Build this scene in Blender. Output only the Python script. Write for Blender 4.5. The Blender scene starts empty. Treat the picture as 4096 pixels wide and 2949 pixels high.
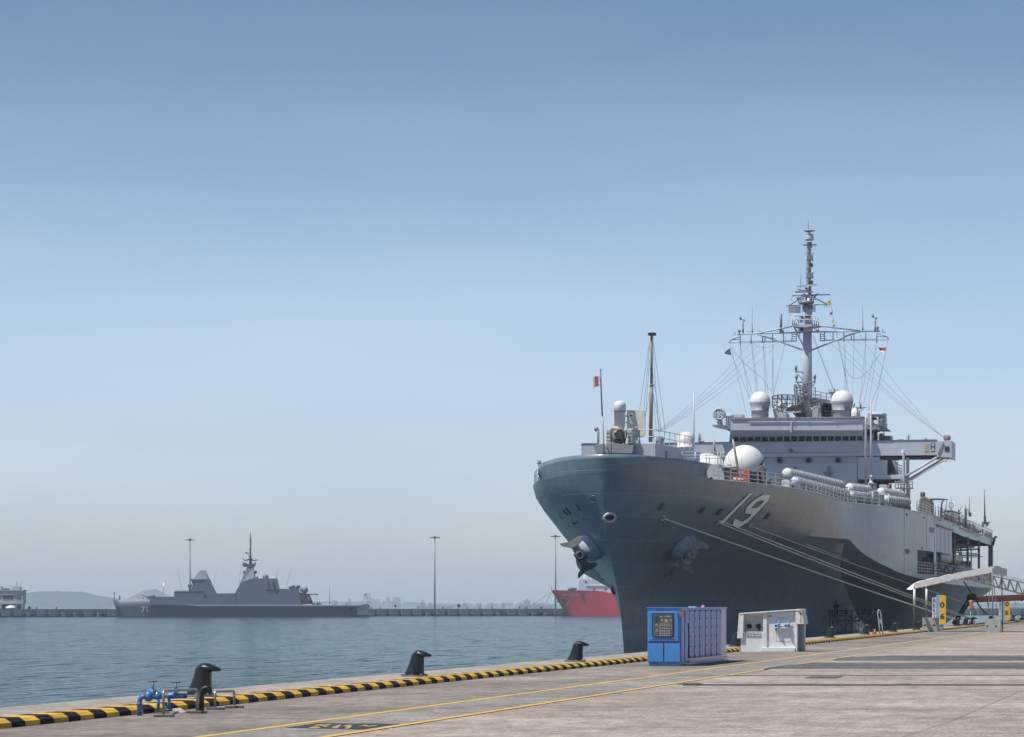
import bpy, bmesh, math, random
from mathutils import Vector, Matrix
from mathutils.bvhtree import BVHTree
random.seed(7)
S = bpy.context.scene
COL = S.collection
R = math.radians

# ---------------------------------------------------------------- camera, sky, sun, exposure
F, CX, HY, CH = 12000.0, 2048.0, 2422.0, 2.0        # focal length in photo pixels, centre column, horizon row, eye height
A = math.atan(2677.0/12000.0)                        # angle between the view and the quay (the quay runs along +Y)
cam_d = bpy.data.cameras.new('camera'); cam = bpy.data.objects.new('camera', cam_d); COL.objects.link(cam)
cam_d.sensor_width = 36; cam_d.lens = F/4096*36; cam_d.shift_y = (HY-1474.5)/4096
cam_d.clip_start = 1; cam_d.clip_end = 60000
cam.location = (0, 0, CH); cam.rotation_euler = (R(90), 0, A)
S.camera = cam

SUN_EL, SUN_AZ = 62.0, 233.0        # azimuth clockwise from +Y (the quay direction): high, behind the camera to the left
sun_dir = Vector((math.sin(R(SUN_AZ))*math.cos(R(SUN_EL)), math.cos(R(SUN_AZ))*math.cos(R(SUN_EL)), math.sin(R(SUN_EL))))
W = bpy.data.worlds.new('World'); S.world = W; W.use_nodes = True
wn = W.node_tree.nodes; wl = W.node_tree.links; wn.clear()
sky = wn.new('ShaderNodeTexSky'); sky.sky_type = 'NISHITA'; sky.sun_disc = False
sky.sun_elevation = R(SUN_EL); sky.sun_rotation = R(SUN_AZ); sky.altitude = 0
sky.air_density = 1.0; sky.dust_density = 1.0; sky.ozone_density = 2.0
bg = wn.new('ShaderNodeBackground'); bg.inputs['Strength'].default_value = 0.15
wo = wn.new('ShaderNodeOutputWorld')
tint = wn.new('ShaderNodeMix'); tint.data_type = 'RGBA'; tint.blend_type = 'MULTIPLY'
tint.inputs['Factor'].default_value = 1.0
# a thin uneven veil of high cloud
tc = wn.new('ShaderNodeTexCoord'); mp = wn.new('ShaderNodeMapping'); mp.inputs['Scale'].default_value = (3.0, 3.0, 14.0)
mp.inputs['Rotation'].default_value = (0.0, 0.25, 0.3)
nz = wn.new('ShaderNodeTexNoise'); nz.inputs['Scale'].default_value = 1.6; nz.inputs['Detail'].default_value = 4; nz.inputs['Roughness'].default_value = 0.5
cr = wn.new('ShaderNodeValToRGB'); cr.color_ramp.elements[0].position = 0.3; cr.color_ramp.elements[0].color = (0.89, 0.92, 0.955, 1)
cr.color_ramp.elements[1].position = 0.75; cr.color_ramp.elements[1].color = (1.07, 1.035, 1.01, 1)
wl.new(tc.outputs['Generated'], mp.inputs['Vector']); wl.new(mp.outputs['Vector'], nz.inputs['Vector']); wl.new(nz.outputs['Fac'], cr.inputs['Fac'])
wl.new(sky.outputs['Color'], tint.inputs['A']); wl.new(cr.outputs['Color'], tint.inputs['B'])
sx = wn.new('ShaderNodeSeparateXYZ'); wl.new(tc.outputs['Generated'], sx.inputs[0])
er = wn.new('ShaderNodeValToRGB'); er.color_ramp.interpolation = 'B_SPLINE'; E_ = er.color_ramp.elements      # milky tropical air low down, deeper blue above
mrn = wn.new('ShaderNodeMapRange'); mrn.inputs['From Max'].default_value = 0.4; wl.new(sx.outputs['Z'], mrn.inputs['Value']); wl.new(mrn.outputs[0], er.inputs['Fac'])
for i_, (z_, c_) in enumerate(((0.0, (1.44, 1.60, 2.04)), (0.02, (1.38, 1.50, 1.94)), (0.055, (1.36, 1.38, 1.68)), (0.11, (1.30, 1.28, 1.38)), (0.16, (0.96, 1.01, 1.09)), (0.20, (0.66, 0.77, 0.87)), (0.4, (0.8, 0.95, 1.0)))):
    e_ = E_[i_] if i_ < 2 else E_.new(z_/0.4)
    e_.position = z_/0.4; e_.color = (c_[0]/2.1, c_[1]/2.1, c_[2]/2.1, 1)
et = wn.new('ShaderNodeMix'); et.data_type = 'RGBA'; et.blend_type = 'MULTIPLY'; et.inputs['Factor'].default_value = 1.0
wl.new(tint.outputs['Result'], et.inputs['A']); wl.new(er.outputs['Color'], et.inputs['B'])
wl.new(et.outputs['Result'], bg.inputs['Color']); wl.new(bg.outputs['Background'], wo.inputs['Surface'])
sd = bpy.data.lights.new('sun', 'SUN'); sd.energy = 4.0; sd.angle = R(0.55); sd.color = (1.0, 0.95, 0.87)
sun = bpy.data.objects.new('sun', sd); COL.objects.link(sun)
sun.rotation_euler = sun_dir.to_track_quat('Z', 'Y').to_euler(); sun.location = (0, 0, 150)
S.view_settings.view_transform = 'Standard'; S.view_settings.look = 'None'
S.view_settings.exposure = 0.55; S.view_settings.gamma = 1.0

# ---------------------------------------------------------------- finding points: a photo pixel as seen from the camera's place
sA, cA = math.sin(A), math.cos(A)
FW = Vector((-sA, cA, 0)); RT = Vector((cA, sA, 0))
def ray(x, y): return FW + RT*((x-CX)/F) + Vector((0, 0, 1))*((HY-y)/F)
O = Vector((0, 0, CH))
def pY(x, y, Y): d = ray(x, y); return O + d*(Y/d.y)
def pX(x, y, X): d = ray(x, y); return O + d*(X/d.x)
def pG(x, y, z=0.0): d = ray(x, y); return O + d*((z-CH)/d.z)
def pD(x, y, D): return O + ray(x, y)*D

# ---------------------------------------------------------------- materials
MATS = {}
def mat(name, col, rough=0.55, metal=0.0, var=0.12, vscale=(1, 1, 1), nscale=1.5, bump=0.0, bscale=8.0, col2=None, spec=0.5, emit=None, coat=0.0):
    if name in MATS: return MATS[name]
    m = bpy.data.materials.new(name); m.use_nodes = True; n = m.node_tree.nodes; l = m.node_tree.links
    b = n['Principled BSDF']; b.inputs['Roughness'].default_value = rough; b.inputs['Metallic'].default_value = metal
    b.inputs['Specular IOR Level'].default_value = spec; b.inputs['Coat Weight'].default_value = coat
    t = n.new('ShaderNodeTexCoord'); mp_ = n.new('ShaderNodeMapping'); mp_.inputs['Scale'].default_value = vscale
    g = n.new('ShaderNodeNewGeometry')
    l.new(g.outputs['Position'], mp_.inputs['Vector'])
    z = n.new('ShaderNodeTexNoise'); z.inputs['Scale'].default_value = nscale; z.inputs['Detail'].default_value = 6; z.inputs['Roughness'].default_value = 0.65
    l.new(mp_.outputs['Vector'], z.inputs['Vector'])
    r = n.new('ShaderNodeValToRGB'); r.color_ramp.elements[0].position = 0.3; r.color_ramp.elements[1].position = 0.72
    c2 = col2 if col2 else tuple(min(1, c*(1+var)) for c in col)
    c1 = col if col2 else tuple(c*(1-var) for c in col)
    r.color_ramp.elements[0].color = (*c1, 1); r.color_ramp.elements[1].color = (*c2, 1)
    l.new(z.outputs['Fac'], r.inputs['Fac']); l.new(r.outputs['Color'], b.inputs['Base Color'])
    if bump:
        z2 = n.new('ShaderNodeTexNoise'); z2.inputs['Scale'].default_value = bscale; z2.inputs['Detail'].default_value = 4
        l.new(mp_.outputs['Vector'], z2.inputs['Vector'])
        bp = n.new('ShaderNodeBump'); bp.inputs['Strength'].default_value = 0.6; bp.inputs['Distance'].default_value = bump
        l.new(z2.outputs['Fac'], bp.inputs['Height']); l.new(bp.outputs['Normal'], b.inputs['Normal'])
    if emit:
        b.inputs['Emission Color'].default_value = (*emit[0], 1); b.inputs['Emission Strength'].default_value = emit[1]
    MATS[name] = m; return m

def hull_paint(name, col, dirt, rough=0.42, streak=0.5, seam=0.35):
    """sea-grey paint: plate strakes along the hull, weld seams, soft vertical runs of rust and salt"""
    m = bpy.data.materials.new(name); m.use_nodes = True; n = m.node_tree.nodes; l = m.node_tree.links
    b = n['Principled BSDF']; b.inputs['Roughness'].default_value = rough; b.inputs['Coat Weight'].default_value = 0.35; b.inputs['Coat Roughness'].default_value = 0.2
    g = n.new('ShaderNodeNewGeometry'); sep = n.new('ShaderNodeSeparateXYZ'); l.new(g.outputs['Position'], sep.inputs[0])
    com = n.new('ShaderNodeCombineXYZ')
    l.new(sep.outputs['Y'], com.inputs['X']); l.new(sep.outputs['Z'], com.inputs['Y'])
    br = n.new('ShaderNodeTexBrick'); br.inputs['Scale'].default_value = 1.0; br.inputs['Brick Width'].default_value = 9.0
    br.inputs['Row Height'].default_value = 1.75; br.inputs['Mortar Size'].default_value = 0.035; br.inputs['Mortar Smooth'].default_value = 0.6
    br.inputs['Color1'].default_value = (0.86, 0.87, 0.88, 1); br.inputs['Color2'].default_value = (1.08, 1.07, 1.06, 1); br.inputs['Mortar'].default_value = (1+seam*0.5, 1+seam*0.5, 1+seam*0.5, 1)
    l.new(com.outputs[0], br.inputs['Vector'])
    mp1 = n.new('ShaderNodeMapping'); mp1.inputs['Scale'].default_value = (0.9, 0.9, 0.09); l.new(g.outputs['Position'], mp1.inputs['Vector'])
    n1 = n.new('ShaderNodeTexNoise'); n1.inputs['Scale'].default_value = 1.3; n1.inputs['Detail'].default_value = 8; n1.inputs['Roughness'].default_value = 0.7
    l.new(mp1.outputs[0], n1.inputs['Vector'])
    r1 = n.new('ShaderNodeValToRGB'); r1.color_ramp.elements[0].position = 0.35; r1.color_ramp.elements[0].color = (*col, 1)
    r1.color_ramp.elements[1].position = 0.85; r1.color_ramp.elements[1].color = (*dirt, 1); l.new(n1.outputs['Fac'], r1.inputs['Fac'])
    mx = n.new('ShaderNodeMix'); mx.data_type = 'RGBA'; mx.blend_type = 'MULTIPLY'; mx.inputs['Factor'].default_value = 1
    l.new(r1.outputs['Color'], mx.inputs['A']); l.new(br.outputs['Color'], mx.inputs['B'])
    n2 = n.new('ShaderNodeTexNoise'); n2.inputs['Scale'].default_value = 0.12; n2.inputs['Detail'].default_value = 3; l.new(g.outputs['Position'], n2.inputs['Vector'])
    r2 = n.new('ShaderNodeValToRGB'); r2.color_ramp.elements[0].position = 0.3; r2.color_ramp.elements[0].color = (0.88, 0.9, 0.93, 1)
    r2.color_ramp.elements[1].position = 0.7; r2.color_ramp.elements[1].color = (1.06, 1.05, 1.02, 1); l.new(n2.outputs['Fac'], r2.inputs['Fac'])
    mx2 = n.new('ShaderNodeMix'); mx2.data_type = 'RGBA'; mx2.blend_type = 'MULTIPLY'; mx2.inputs['Factor'].default_value = 1
    l.new(mx.outputs['Result'], mx2.inputs['A']); l.new(r2.outputs['Color'], mx2.inputs['B']); l.new(mx2.outputs['Result'], b.inputs['Base Color'])
    # plates are never quite flat
    n3 = n.new('ShaderNodeTexNoise'); n3.inputs['Scale'].default_value = 0.55; n3.inputs['Detail'].default_value = 2; l.new(com.outputs[0], n3.inputs['Vector'])
    ad = n.new('ShaderNodeMath'); ad.operation = 'MULTIPLY_ADD'; ad.inputs[1].default_value = -0.12; l.new(br.outputs['Fac'], ad.inputs[0]); l.new(n3.outputs['Fac'], ad.inputs[2])
    bp = n.new('ShaderNodeBump'); bp.inputs['Strength'].default_value = 0.5; bp.inputs['Distance'].default_value = 0.16
    l.new(ad.outputs[0], bp.inputs['Height']); l.new(bp.outputs['Normal'], b.inputs['Normal'])
    MATS[name] = m; return m

# ---------------------------------------------------------------- mesh building
def frame_for(d):
    d = d.normalized(); up = Vector((0, 0, 1)) if abs(d.z) < 0.95 else Vector((1, 0, 0))
    a = d.cross(up).normalized(); return a, a.cross(d).normalized()
def split_mesh(me):
    """far-apart pieces of one part become parts of their own"""
    n = len(me.vertices); par = list(range(n))
    def find(i):
        while par[i] != i: par[i] = par[par[i]]; i = par[i]
        return i
    for e in me.edges:
        a, b = find(e.vertices[0]), find(e.vertices[1])
        if a != b: par[a] = b
    isl = {}
    for v in me.vertices: isl.setdefault(find(v.index), []).append(v.index)
    ks = list(isl)
    if len(ks) < 2 or len(ks) > 420: return [me]
    bb = []
    for k in ks:
        co = [me.vertices[i].co for i in isl[k]]
        bb.append((Vector([min(c[j] for c in co) for j in range(3)]), Vector([max(c[j] for c in co) for j in range(3)])))
    sz = [max(b-a) for a, b in bb]; q = list(range(len(ks)))
    def f2(i):
        while q[i] != i: i = q[i]
        return i
    for i in range(len(ks)):
        for j in range(i+1, len(ks)):
            g2 = sum(max(0, bb[i][0][c]-bb[j][1][c], bb[j][0][c]-bb[i][1][c])**2 for c in range(3))
            if g2 <= max(.02, .5*max(sz[i], sz[j]))**2:
                a, b = f2(i), f2(j)
                if a != b: q[a] = b
    gr = {}
    for i in range(len(ks)): gr.setdefault(f2(i), []).append(i)
    if len(gr) < 2: return [me]
    where = {}
    for g_, mem in gr.items():
        for i in mem:
            for v in isl[ks[i]]: where[v] = g_
    out = []
    for g_ in gr:
        fs = [p for p in me.polygons if where[p.vertices[0]] == g_]; idx = {}; vs = []; ff = []
        for p in fs:
            t = []
            for v in p.vertices:
                if v not in idx: idx[v] = len(vs); vs.append(tuple(me.vertices[v].co))
                t.append(idx[v])
            ff.append(t)
        m2 = bpy.data.meshes.new('m'); m2.from_pydata(vs, [], ff)
        for a, b in zip(m2.polygons, fs): a.use_smooth = b.use_smooth
        out.append(m2)
    return out
class MB:
    def __init__(s): s.v = []; s.f = []; s.sm = []
    def add(s, vs, fs, smooth=False):
        o = len(s.v); s.v += [Vector(p) for p in vs]; s.f += [tuple(i+o for i in f) for f in fs]; s.sm += [smooth]*len(fs); return s
    def box(s, x0, y0, z0, x1, y1, z1):
        return s.add([(x0,y0,z0),(x1,y0,z0),(x1,y1,z0),(x0,y1,z0),(x0,y0,z1),(x1,y0,z1),(x1,y1,z1),(x0,y1,z1)],
            [(0,3,2,1),(4,5,6,7),(0,1,5,4),(1,2,6,5),(2,3,7,6),(3,0,4,7)])
    def hexa(s, p8): return s.add(p8, [(0,3,2,1),(4,5,6,7),(0,1,5,4),(1,2,6,5),(2,3,7,6),(3,0,4,7)])
    def bar(s, p0, p1, w, h=None):
        p0 = Vector(p0); p1 = Vector(p1); h = h or w; a, b = frame_for(p1-p0); a = a*(w/2); b = b*(h/2)
        return s.hexa([p0-a-b, p0+a-b, p1+a-b, p1-a-b, p0-a+b, p0+a+b, p1+a+b, p1-a+b])
    def tube(s, pts, r, seg=8, caps=True):
        pts = [Vector(p) for p in pts]; n = len(pts); rs = r if isinstance(r, (list, tuple)) else [r]*n
        vs = []; fs = []; a0 = None
        for i, p in enumerate(pts):
            d = (pts[min(i+1, n-1)] - pts[max(i-1, 0)])
            if d.length < 1e-9: d = Vector((0, 0, 1))
            d.normalize()
            if a0 is None: a0, _ = frame_for(d)
            else:
                a0 = a0 - d*a0.dot(d)
                if a0.length < 1e-6: a0, _ = frame_for(d)
                a0.normalize()
            b0 = d.cross(a0)
            for k in range(seg):
                t = 2*math.pi*k/seg; vs.append(p + (a0*math.cos(t)+b0*math.sin(t))*rs[i])
        for i in range(n-1):
            for k in range(seg):
                k2 = (k+1) % seg; fs.append((i*seg+k, i*seg+k2, (i+1)*seg+k2, (i+1)*seg+k))
        s.add(vs, fs, seg >= 6)
        if caps:
            s.add(vs[:seg], [tuple(range(seg))[::-1]]); s.add(vs[-seg:], [tuple(range(seg))])
        return s
    def lathe(s, c, prof, seg=24, axis=Vector((0, 0, 1)), smooth=True):
        c = Vector(c); ax = Vector(axis).normalized(); a, b = frame_for(ax); vs = []; fs = []
        for r, z in prof:
            for k in range(seg):
                t = 2*math.pi*k/seg; vs.append(c + ax*z + (a*math.cos(t)+b*math.sin(t))*r)
        for i in range(len(prof)-1):
            for k in range(seg):
                k2 = (k+1) % seg; fs.append((i*seg+k, i*seg+k2, (i+1)*seg+k2, (i+1)*seg+k))
        return s.add(vs, fs, smooth)
    def ball(s, c, r, seg=16, rings=8, sc=(1, 1, 1)):
        c = Vector(c); vs = []; fs = []
        for i in range(rings+1):
            p = math.pi*i/rings
            for k in range(seg):
                t = 2*math.pi*k/seg; vs.append(c+Vector((math.sin(p)*math.cos(t)*r*sc[0], math.sin(p)*math.sin(t)*r*sc[1], math.cos(p)*r*sc[2])))
        for i in range(rings):
            for k in range(seg):
                k2 = (k+1) % seg; fs.append((i*seg+k, (i+1)*seg+k, (i+1)*seg+k2, i*seg+k2))
        return s.add(vs, fs, True)
    def prism(s, poly, ext):
        """poly: 3D outline; ext: the vector it is pushed along"""
        n = len(poly); poly = [Vector(p) for p in poly]; e = Vector(ext)
        return s.add(poly+[p+e for p in poly], [tuple(range(n))[::-1], tuple(range(n, 2*n))]+[(i, (i+1) % n, n+(i+1) % n, n+i) for i in range(n)])
    def mesh(s, origin=(0, 0, 0), weld=False):
        o = Vector(origin); me = bpy.data.meshes.new('m'); me.from_pydata([tuple(p-o) for p in s.v], [], s.f); me.validate()
        for i, p in enumerate(me.polygons):
            if i < len(s.sm): p.use_smooth = s.sm[i]
        bm = bmesh.new(); bm.from_mesh(me)
        bmesh.ops.remove_doubles(bm, verts=bm.verts, dist=0.0004)
        bmesh.ops.recalc_face_normals(bm, faces=bm.faces)
        bm.to_mesh(me); bm.free(); return me
    def build(s, name, m, parent=None, bevel=0.0, label=None, split=True, **kw):
        org = Vector(parent.get('_o', (0, 0, 0))) if parent else Vector((0, 0, 0))
        first = None
        for me in (split_mesh(s.mesh(org)) if parent and split else [s.mesh(org)]):
            me.name = name
            me.materials.append(m)
            o = bpy.data.objects.new(name, me); COL.objects.link(o)
            if parent: o.parent = parent; o['_o'] = tuple(org)
            if bevel:
                bv = o.modifiers.new('bevel', 'BEVEL'); bv.width = bevel; bv.segments = 2; bv.limit_method = 'ANGLE'; bv.angle_limit = R(40)
            first = first or o
        o = first
        if label: tag(o, label, **kw)
        return o
def tag(o, label=None, cat=None, group=None, kind=None):
    if label: o['label'] = label
    if cat: o['category'] = cat
    if group: o['group'] = group
    if kind: o['kind'] = kind
    return o
def thing(name, loc, label, cat, group=None):
    o = bpy.data.objects.new(name, None); COL.objects.link(o); o.location = loc; o['_o'] = tuple(Vector(loc)); o.empty_display_size = 0.2
    return tag(o, label, cat, group)
def copy_tree(root, loc, rz=0.0, sc=1.0, label=None, group=None):
    def rec(o, par):
        c = o.copy(); COL.objects.link(c); c.parent = par
        for ch in [q for q in bpy.data.objects if q.parent == o]: rec(ch, c)
        return c
    r = rec(root, None); r.location = loc; r.rotation_euler = (0, 0, rz); r.scale = (sc, sc, sc)
    if label: r['label'] = label
    if group: r['group'] = group
    return r
def struct(o): o['kind'] = 'structure'; return o
_cur = {}
def text_polys(txt, size, bold=0.0):
    """outline mesh of a word in the built-in font: (verts, faces) in its own plane, lower left at 0,0"""
    cu = bpy.data.curves.new('t', 'FONT'); cu.body = txt; cu.size = size; cu.offset = bold; cu.resolution_u = 3
    ob = bpy.data.objects.new('t', cu); COL.objects.link(ob); bpy.context.view_layer.update()
    me = bpy.data.meshes.new_from_object(ob.evaluated_get(bpy.context.evaluated_depsgraph_get()))
    vs = [v.co.copy() for v in me.vertices]; fs = [tuple(p.vertices) for p in me.polygons]
    bpy.data.objects.remove(ob); bpy.data.curves.remove(cu); bpy.data.meshes.remove(me); return vs, fs
def put_text(mb, txt, p0, ex, ez, w=None, h=None, size=1.0, bold=0.0):
    """lay a word on a surface: p0 lower left, ex/ez unit vectors, stretched to w x h"""
    vs, fs = text_polys(txt, size, bold); p0 = Vector(p0)
    xs = [v.x for v in vs]; ys = [v.y for v in vs]; x0, x1, y0, y1 = min(xs), max(xs), min(ys), max(ys)
    kx = w/(x1-x0) if w else 1; ky = h/(y1-y0) if h else kx
    mb.add([p0+Vector(ex)*((v.x-x0)*kx)+Vector(ez)*((v.y-y0)*ky) for v in vs], fs); return mb
def pchip(xs, ys, x):
    n = len(xs)
    if x <= xs[0]: return ys[0]
    if x >= xs[-1]: return ys[-1]
    h = [xs[i+1]-xs[i] for i in range(n-1)]; d = [(ys[i+1]-ys[i])/h[i] for i in range(n-1)]
    m = [d[0]]+[0 if d[i-1]*d[i] <= 0 else 3*(h[i-1]+h[i])/((2*h[i]+h[i-1])/d[i-1]+(h[i]+2*h[i-1])/d[i]) for i in range(1, n-1)]+[d[-1]]
    i = max(k for k in range(n-1) if xs[k] <= x); t = (x-xs[i])/h[i]
    return ys[i]*(2*t**3-3*t**2+1)+m[i]*h[i]*(t**3-2*t**2+t)+ys[i+1]*(-2*t**3+3*t**2)+m[i+1]*h[i]*(t**3-t**2)
def rail(mb, pts, h=1.05, step=1.5, r=0.03, lines=3, pr=None):
    pr = pr or r
    for a, b in zip(pts[:-1], pts[1:]):
        a = Vector(a); b = Vector(b); n = max(1, round((b-a).length/step))
        for i in range(n+1): p = a.lerp(b, i/n); mb.tube([p, p+Vector((0, 0, h))], pr, 5)
        for k in range(lines): z = Vector((0, 0, h*(k+1)/lines)); mb.tube([a+z, b+z], r, 5)

WATER = -3.2
XC = -42.5            # the big ship's centreline
# ================================================================ SETTING
# water
m = bpy.data.materials.new('sea_water'); m.use_nodes = True; n = m.node_tree.nodes; l = m.node_tree.links
b = n['Principled BSDF']; b.inputs['Base Color'].default_value = (0.030, 0.085, 0.105, 1); b.inputs['Roughness'].default_value = 0.12
b.inputs['IOR'].default_value = 1.33; b.inputs['Specular IOR Level'].default_value = 0.36
g = n.new('ShaderNodeNewGeometry')
def wave(scale, rot, stretch, detail):
    mp_ = n.new('ShaderNodeMapping'); mp_.inputs['Rotation'].default_value = (0, 0, rot); mp_.inputs['Scale'].default_value = stretch
    l.new(g.outputs['Position'], mp_.inputs['Vector'])
    z = n.new('ShaderNodeTexNoise'); z.inputs['Scale'].default_value = scale; z.inputs['Detail'].default_value = detail; z.inputs['Roughness'].default_value = 0.55
    l.new(mp_.outputs[0], z.inputs['Vector']); return z
w1 = wave(0.55, -A+.1, (1, 0.20, 1), 4); w2 = wave(2.6, -A-.05, (1, 0.12, 1), 3); w3 = wave(0.02, -A, (.5, 1, 1), 4)
a1 = n.new('ShaderNodeMath'); a1.operation = 'MULTIPLY_ADD'; a1.inputs[1].default_value = 1.6; l.new(w1.outputs['Fac'], a1.inputs[0]); l.new(w2.outputs['Fac'], a1.inputs[2])
bp = n.new('ShaderNodeBump'); bp.inputs['Strength'].default_value = 1.0; bp.inputs['Distance'].default_value = 3.0
l.new(a1.outputs[0], bp.inputs['Height']); l.new(bp.outputs['Normal'], b.inputs['Normal'])
wc = wave(1.5, -A, (1, 0.09, 1), 5)
mr = n.new('ShaderNodeMapRange'); mr.inputs['From Min'].default_value = 0.84; mr.inputs['From Max'].default_value = 1.18; mr.inputs['To Min'].default_value = 0.0; mr.inputs['To Max'].default_value = 0.75
wf = wave(0.9, -A+.03, (1, 0.07, 1), 4)
ws = n.new('ShaderNodeMath'); ws.operation = 'ADD'; l.new(wc.outputs['Fac'], ws.inputs[0]); l.new(wf.outputs['Fac'], ws.inputs[1])
l.new(ws.outputs[0], mr.inputs['Value']); l.new(mr.outputs[0], b.inputs['Specular IOR Level'])
cr_ = n.new('ShaderNodeValToRGB'); cr_.color_ramp.elements[0].position = 0.35; cr_.color_ramp.elements[0].color = (0.016, 0.078, 0.102, 1)
cr_.color_ramp.elements[1].position = 0.7; cr_.color_ramp.elements[1].color = (0.032, 0.128, 0.155, 1); l.new(w3.outputs['Fac'], cr_.inputs['Fac']); l.new(cr_.outputs['Color'], b.inputs['Base Color'])
c = pD(2048, HY, 4300)
mb = MB()
def rot_rect(mb, x0, d0, x1, d1, z):   # a rectangle in camera-aligned ground axes
    P = [FW*d0+RT*x0, FW*d0+RT*x1, FW*d1+RT*x1, FW*d1+RT*x0]
    return mb.add([(p.x, p.y, z) for p in P], [(0, 1, 2, 3)])
rot_rect(mb, -3000, -150, 3000, 9400, WATER)
struct(mb.build('water', m))

# quay: apron slab with a vertical face to the water
EDGE, K_OUT, K_IN0, K_IN1 = -22.5, -19.17, -18.79, -18.63
def ground_mat(name, c1, c2, c3, tyre, fine=18, stretch=(0.06, 1, 1), rot=None, patch=0.5):
    rot = -A
    m = bpy.data.materials.new(name); m.use_nodes = True; n = m.node_tree.nodes; l = m.node_tree.links
    b = n['Principled BSDF']; b.inputs['Roughness'].default_value = 0.85
    g = n.new('ShaderNodeNewGeometry')
    def nz_(sc, st, rt, det, lo, hi, ca, cb):
        mp_ = n.new('ShaderNodeMapping'); mp_.inputs['Scale'].default_value = st; mp_.inputs['Rotation'].default_value = (0, 0, rt); l.new(g.outputs['Position'], mp_.inputs['Vector'])
        z = n.new('ShaderNodeTexNoise'); z.inputs['Scale'].default_value = sc; z.inputs['Detail'].default_value = det; z.inputs['Roughness'].default_value = 0.65; l.new(mp_.outputs[0], z.inputs['Vector'])
        r = n.new('ShaderNodeValToRGB'); r.color_ramp.elements[0].position = lo; r.color_ramp.elements[1].position = hi
        r.color_ramp.elements[0].color = (*ca, 1); r.color_ramp.elements[1].color = (*cb, 1); l.new(z.outputs['Fac'], r.inputs['Fac']); return r, z
    base, _ = nz_(0.22, (1, 1, 1), 0, 6, 0.32, 0.7, c1, c2)
    streak, _ = nz_(2.2, stretch, rot, 6, 0.45, 0.72, (1, 1, 1), tyre)
    grain, gz = nz_(fine, (1, 0.16, 1), rot, 4, 0.33, 0.67, (0.66, 0.66, 0.66), (1.18, 1.18, 1.18))
    mott, _ = nz_(2.6, (1, 0.3, 1), rot, 6, 0.35, 0.66, (0.70, 0.69, 0.69), (1.10, 1.10, 1.10))
    big, _ = nz_(0.16, (1, 0.5, 1), 0, 7, 0.38, 0.62, c3, (1, 1, 1))
    blot, _ = nz_(0.9, (1, 0.6, 1), .4, 8, 0.60, 0.70, (1, 1, 1), tyre)
    cur = base.outputs['Color']
    for q in (streak, grain, mott, big, blot):
        mx = n.new('ShaderNodeMix'); mx.data_type = 'RGBA'; mx.blend_type = 'MULTIPLY'; mx.inputs['Factor'].default_value = 1
        l.new(cur, mx.inputs['A']); l.new(q.outputs['Color'], mx.inputs['B']); cur = mx.outputs['Result']
    l.new(cur, b.inputs['Base Color'])
    bp = n.new('ShaderNodeBump'); bp.inputs['Strength'].default_value = 0.5; bp.inputs['Distance'].default_value = 0.01
    l.new(gz.outputs['Fac'], bp.inputs['Height']); l.new(bp.outputs['Normal'], b.inputs['Normal'])
    return m
m_conc = ground_mat('apron_concrete', (0.28, 0.228, 0.185), (0.47, 0.395, 0.335), (0.80, 0.80, 0.82), (0.66, 0.66, 0.68), stretch=(0.35, 1.2, 1), rot=-A)
m_kerbside = ground_mat('kerbside_concrete', (0.20, 0.17, 0.145), (0.40, 0.345, 0.295), (0.6, 0.58, 0.58), (0.52, 0.48, 0.46), stretch=(0.35, 1.4, 1), rot=-A)
m_lane = ground_mat('lane_asphalt', (0.21, 0.185, 0.163), (0.34, 0.30, 0.264), (0.85, 0.86, 0.88), (0.65, 0.65, 0.66), stretch=(0.4, 1.2, 1), rot=-A)
m_edge = ground_mat('edge_concrete', (0.30, 0.265, 0.225), (0.42, 0.375, 0.325), (0.85, 0.85, 0.87), (0.75, 0.7, 0.66))
mb = MB(); mb.box(EDGE, -40, -6, 160, 640, 0.0); struct(mb.build('quay', m_conc))
def sheet(x0, y0, x1, y1, z): return MB().add([(x0, y0, z), (x1, y0, z), (x1, y1, z), (x0, y1, z)], [(0, 1, 2, 3)])
struct(sheet(K_IN1, -20, -13.6, 640, 0.004).build('pavement', m_kerbside))
struct(sheet(-14.5, -20, -12.65, 640, 0.008).build('road', m_lane))
struct(sheet(EDGE+0.01, -20, K_OUT, 640, 0.004).build('quay_edge', m_edge))
def quad_px(name, pts, m_, z, kind=True):
    o = MB().add([pG(x, y, z) for x, y in pts], [tuple(range(len(pts)))]).build(name, m_)
    if kind: struct(o)
    return o
m_faint = mat('faint_joint', (0.17, 0.15, 0.135), 0.85, var=0.3, nscale=3)
for pts in ([(3795, 2886), (4096, 2757), (4300, 2668), (4301, 2668.3), (4097, 2757.6), (3797, 2886.6)], [(3560, 2960), (3800, 2884), (3801, 2884.6), (3562, 2961)]): quad_px('road_joint', pts, m_faint, 0.0135)
m_yel = mat('road_marking_yellow', (0.50, 0.32, 0.07), 0.75, var=0.28, nscale=6)
for x, wd in ((-14.5, 0.17), (-12.65, 0.17)):
    mb = MB(); mb.add([(x-wd/2, -20, 0.012), (x+wd/2, -20, 0.012), (x+wd/2, 395, 0.012), (x-wd/2, 395, 0.012)], [(0, 1, 2, 3)])
    struct(mb.build('road_marking', m_yel))
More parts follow.
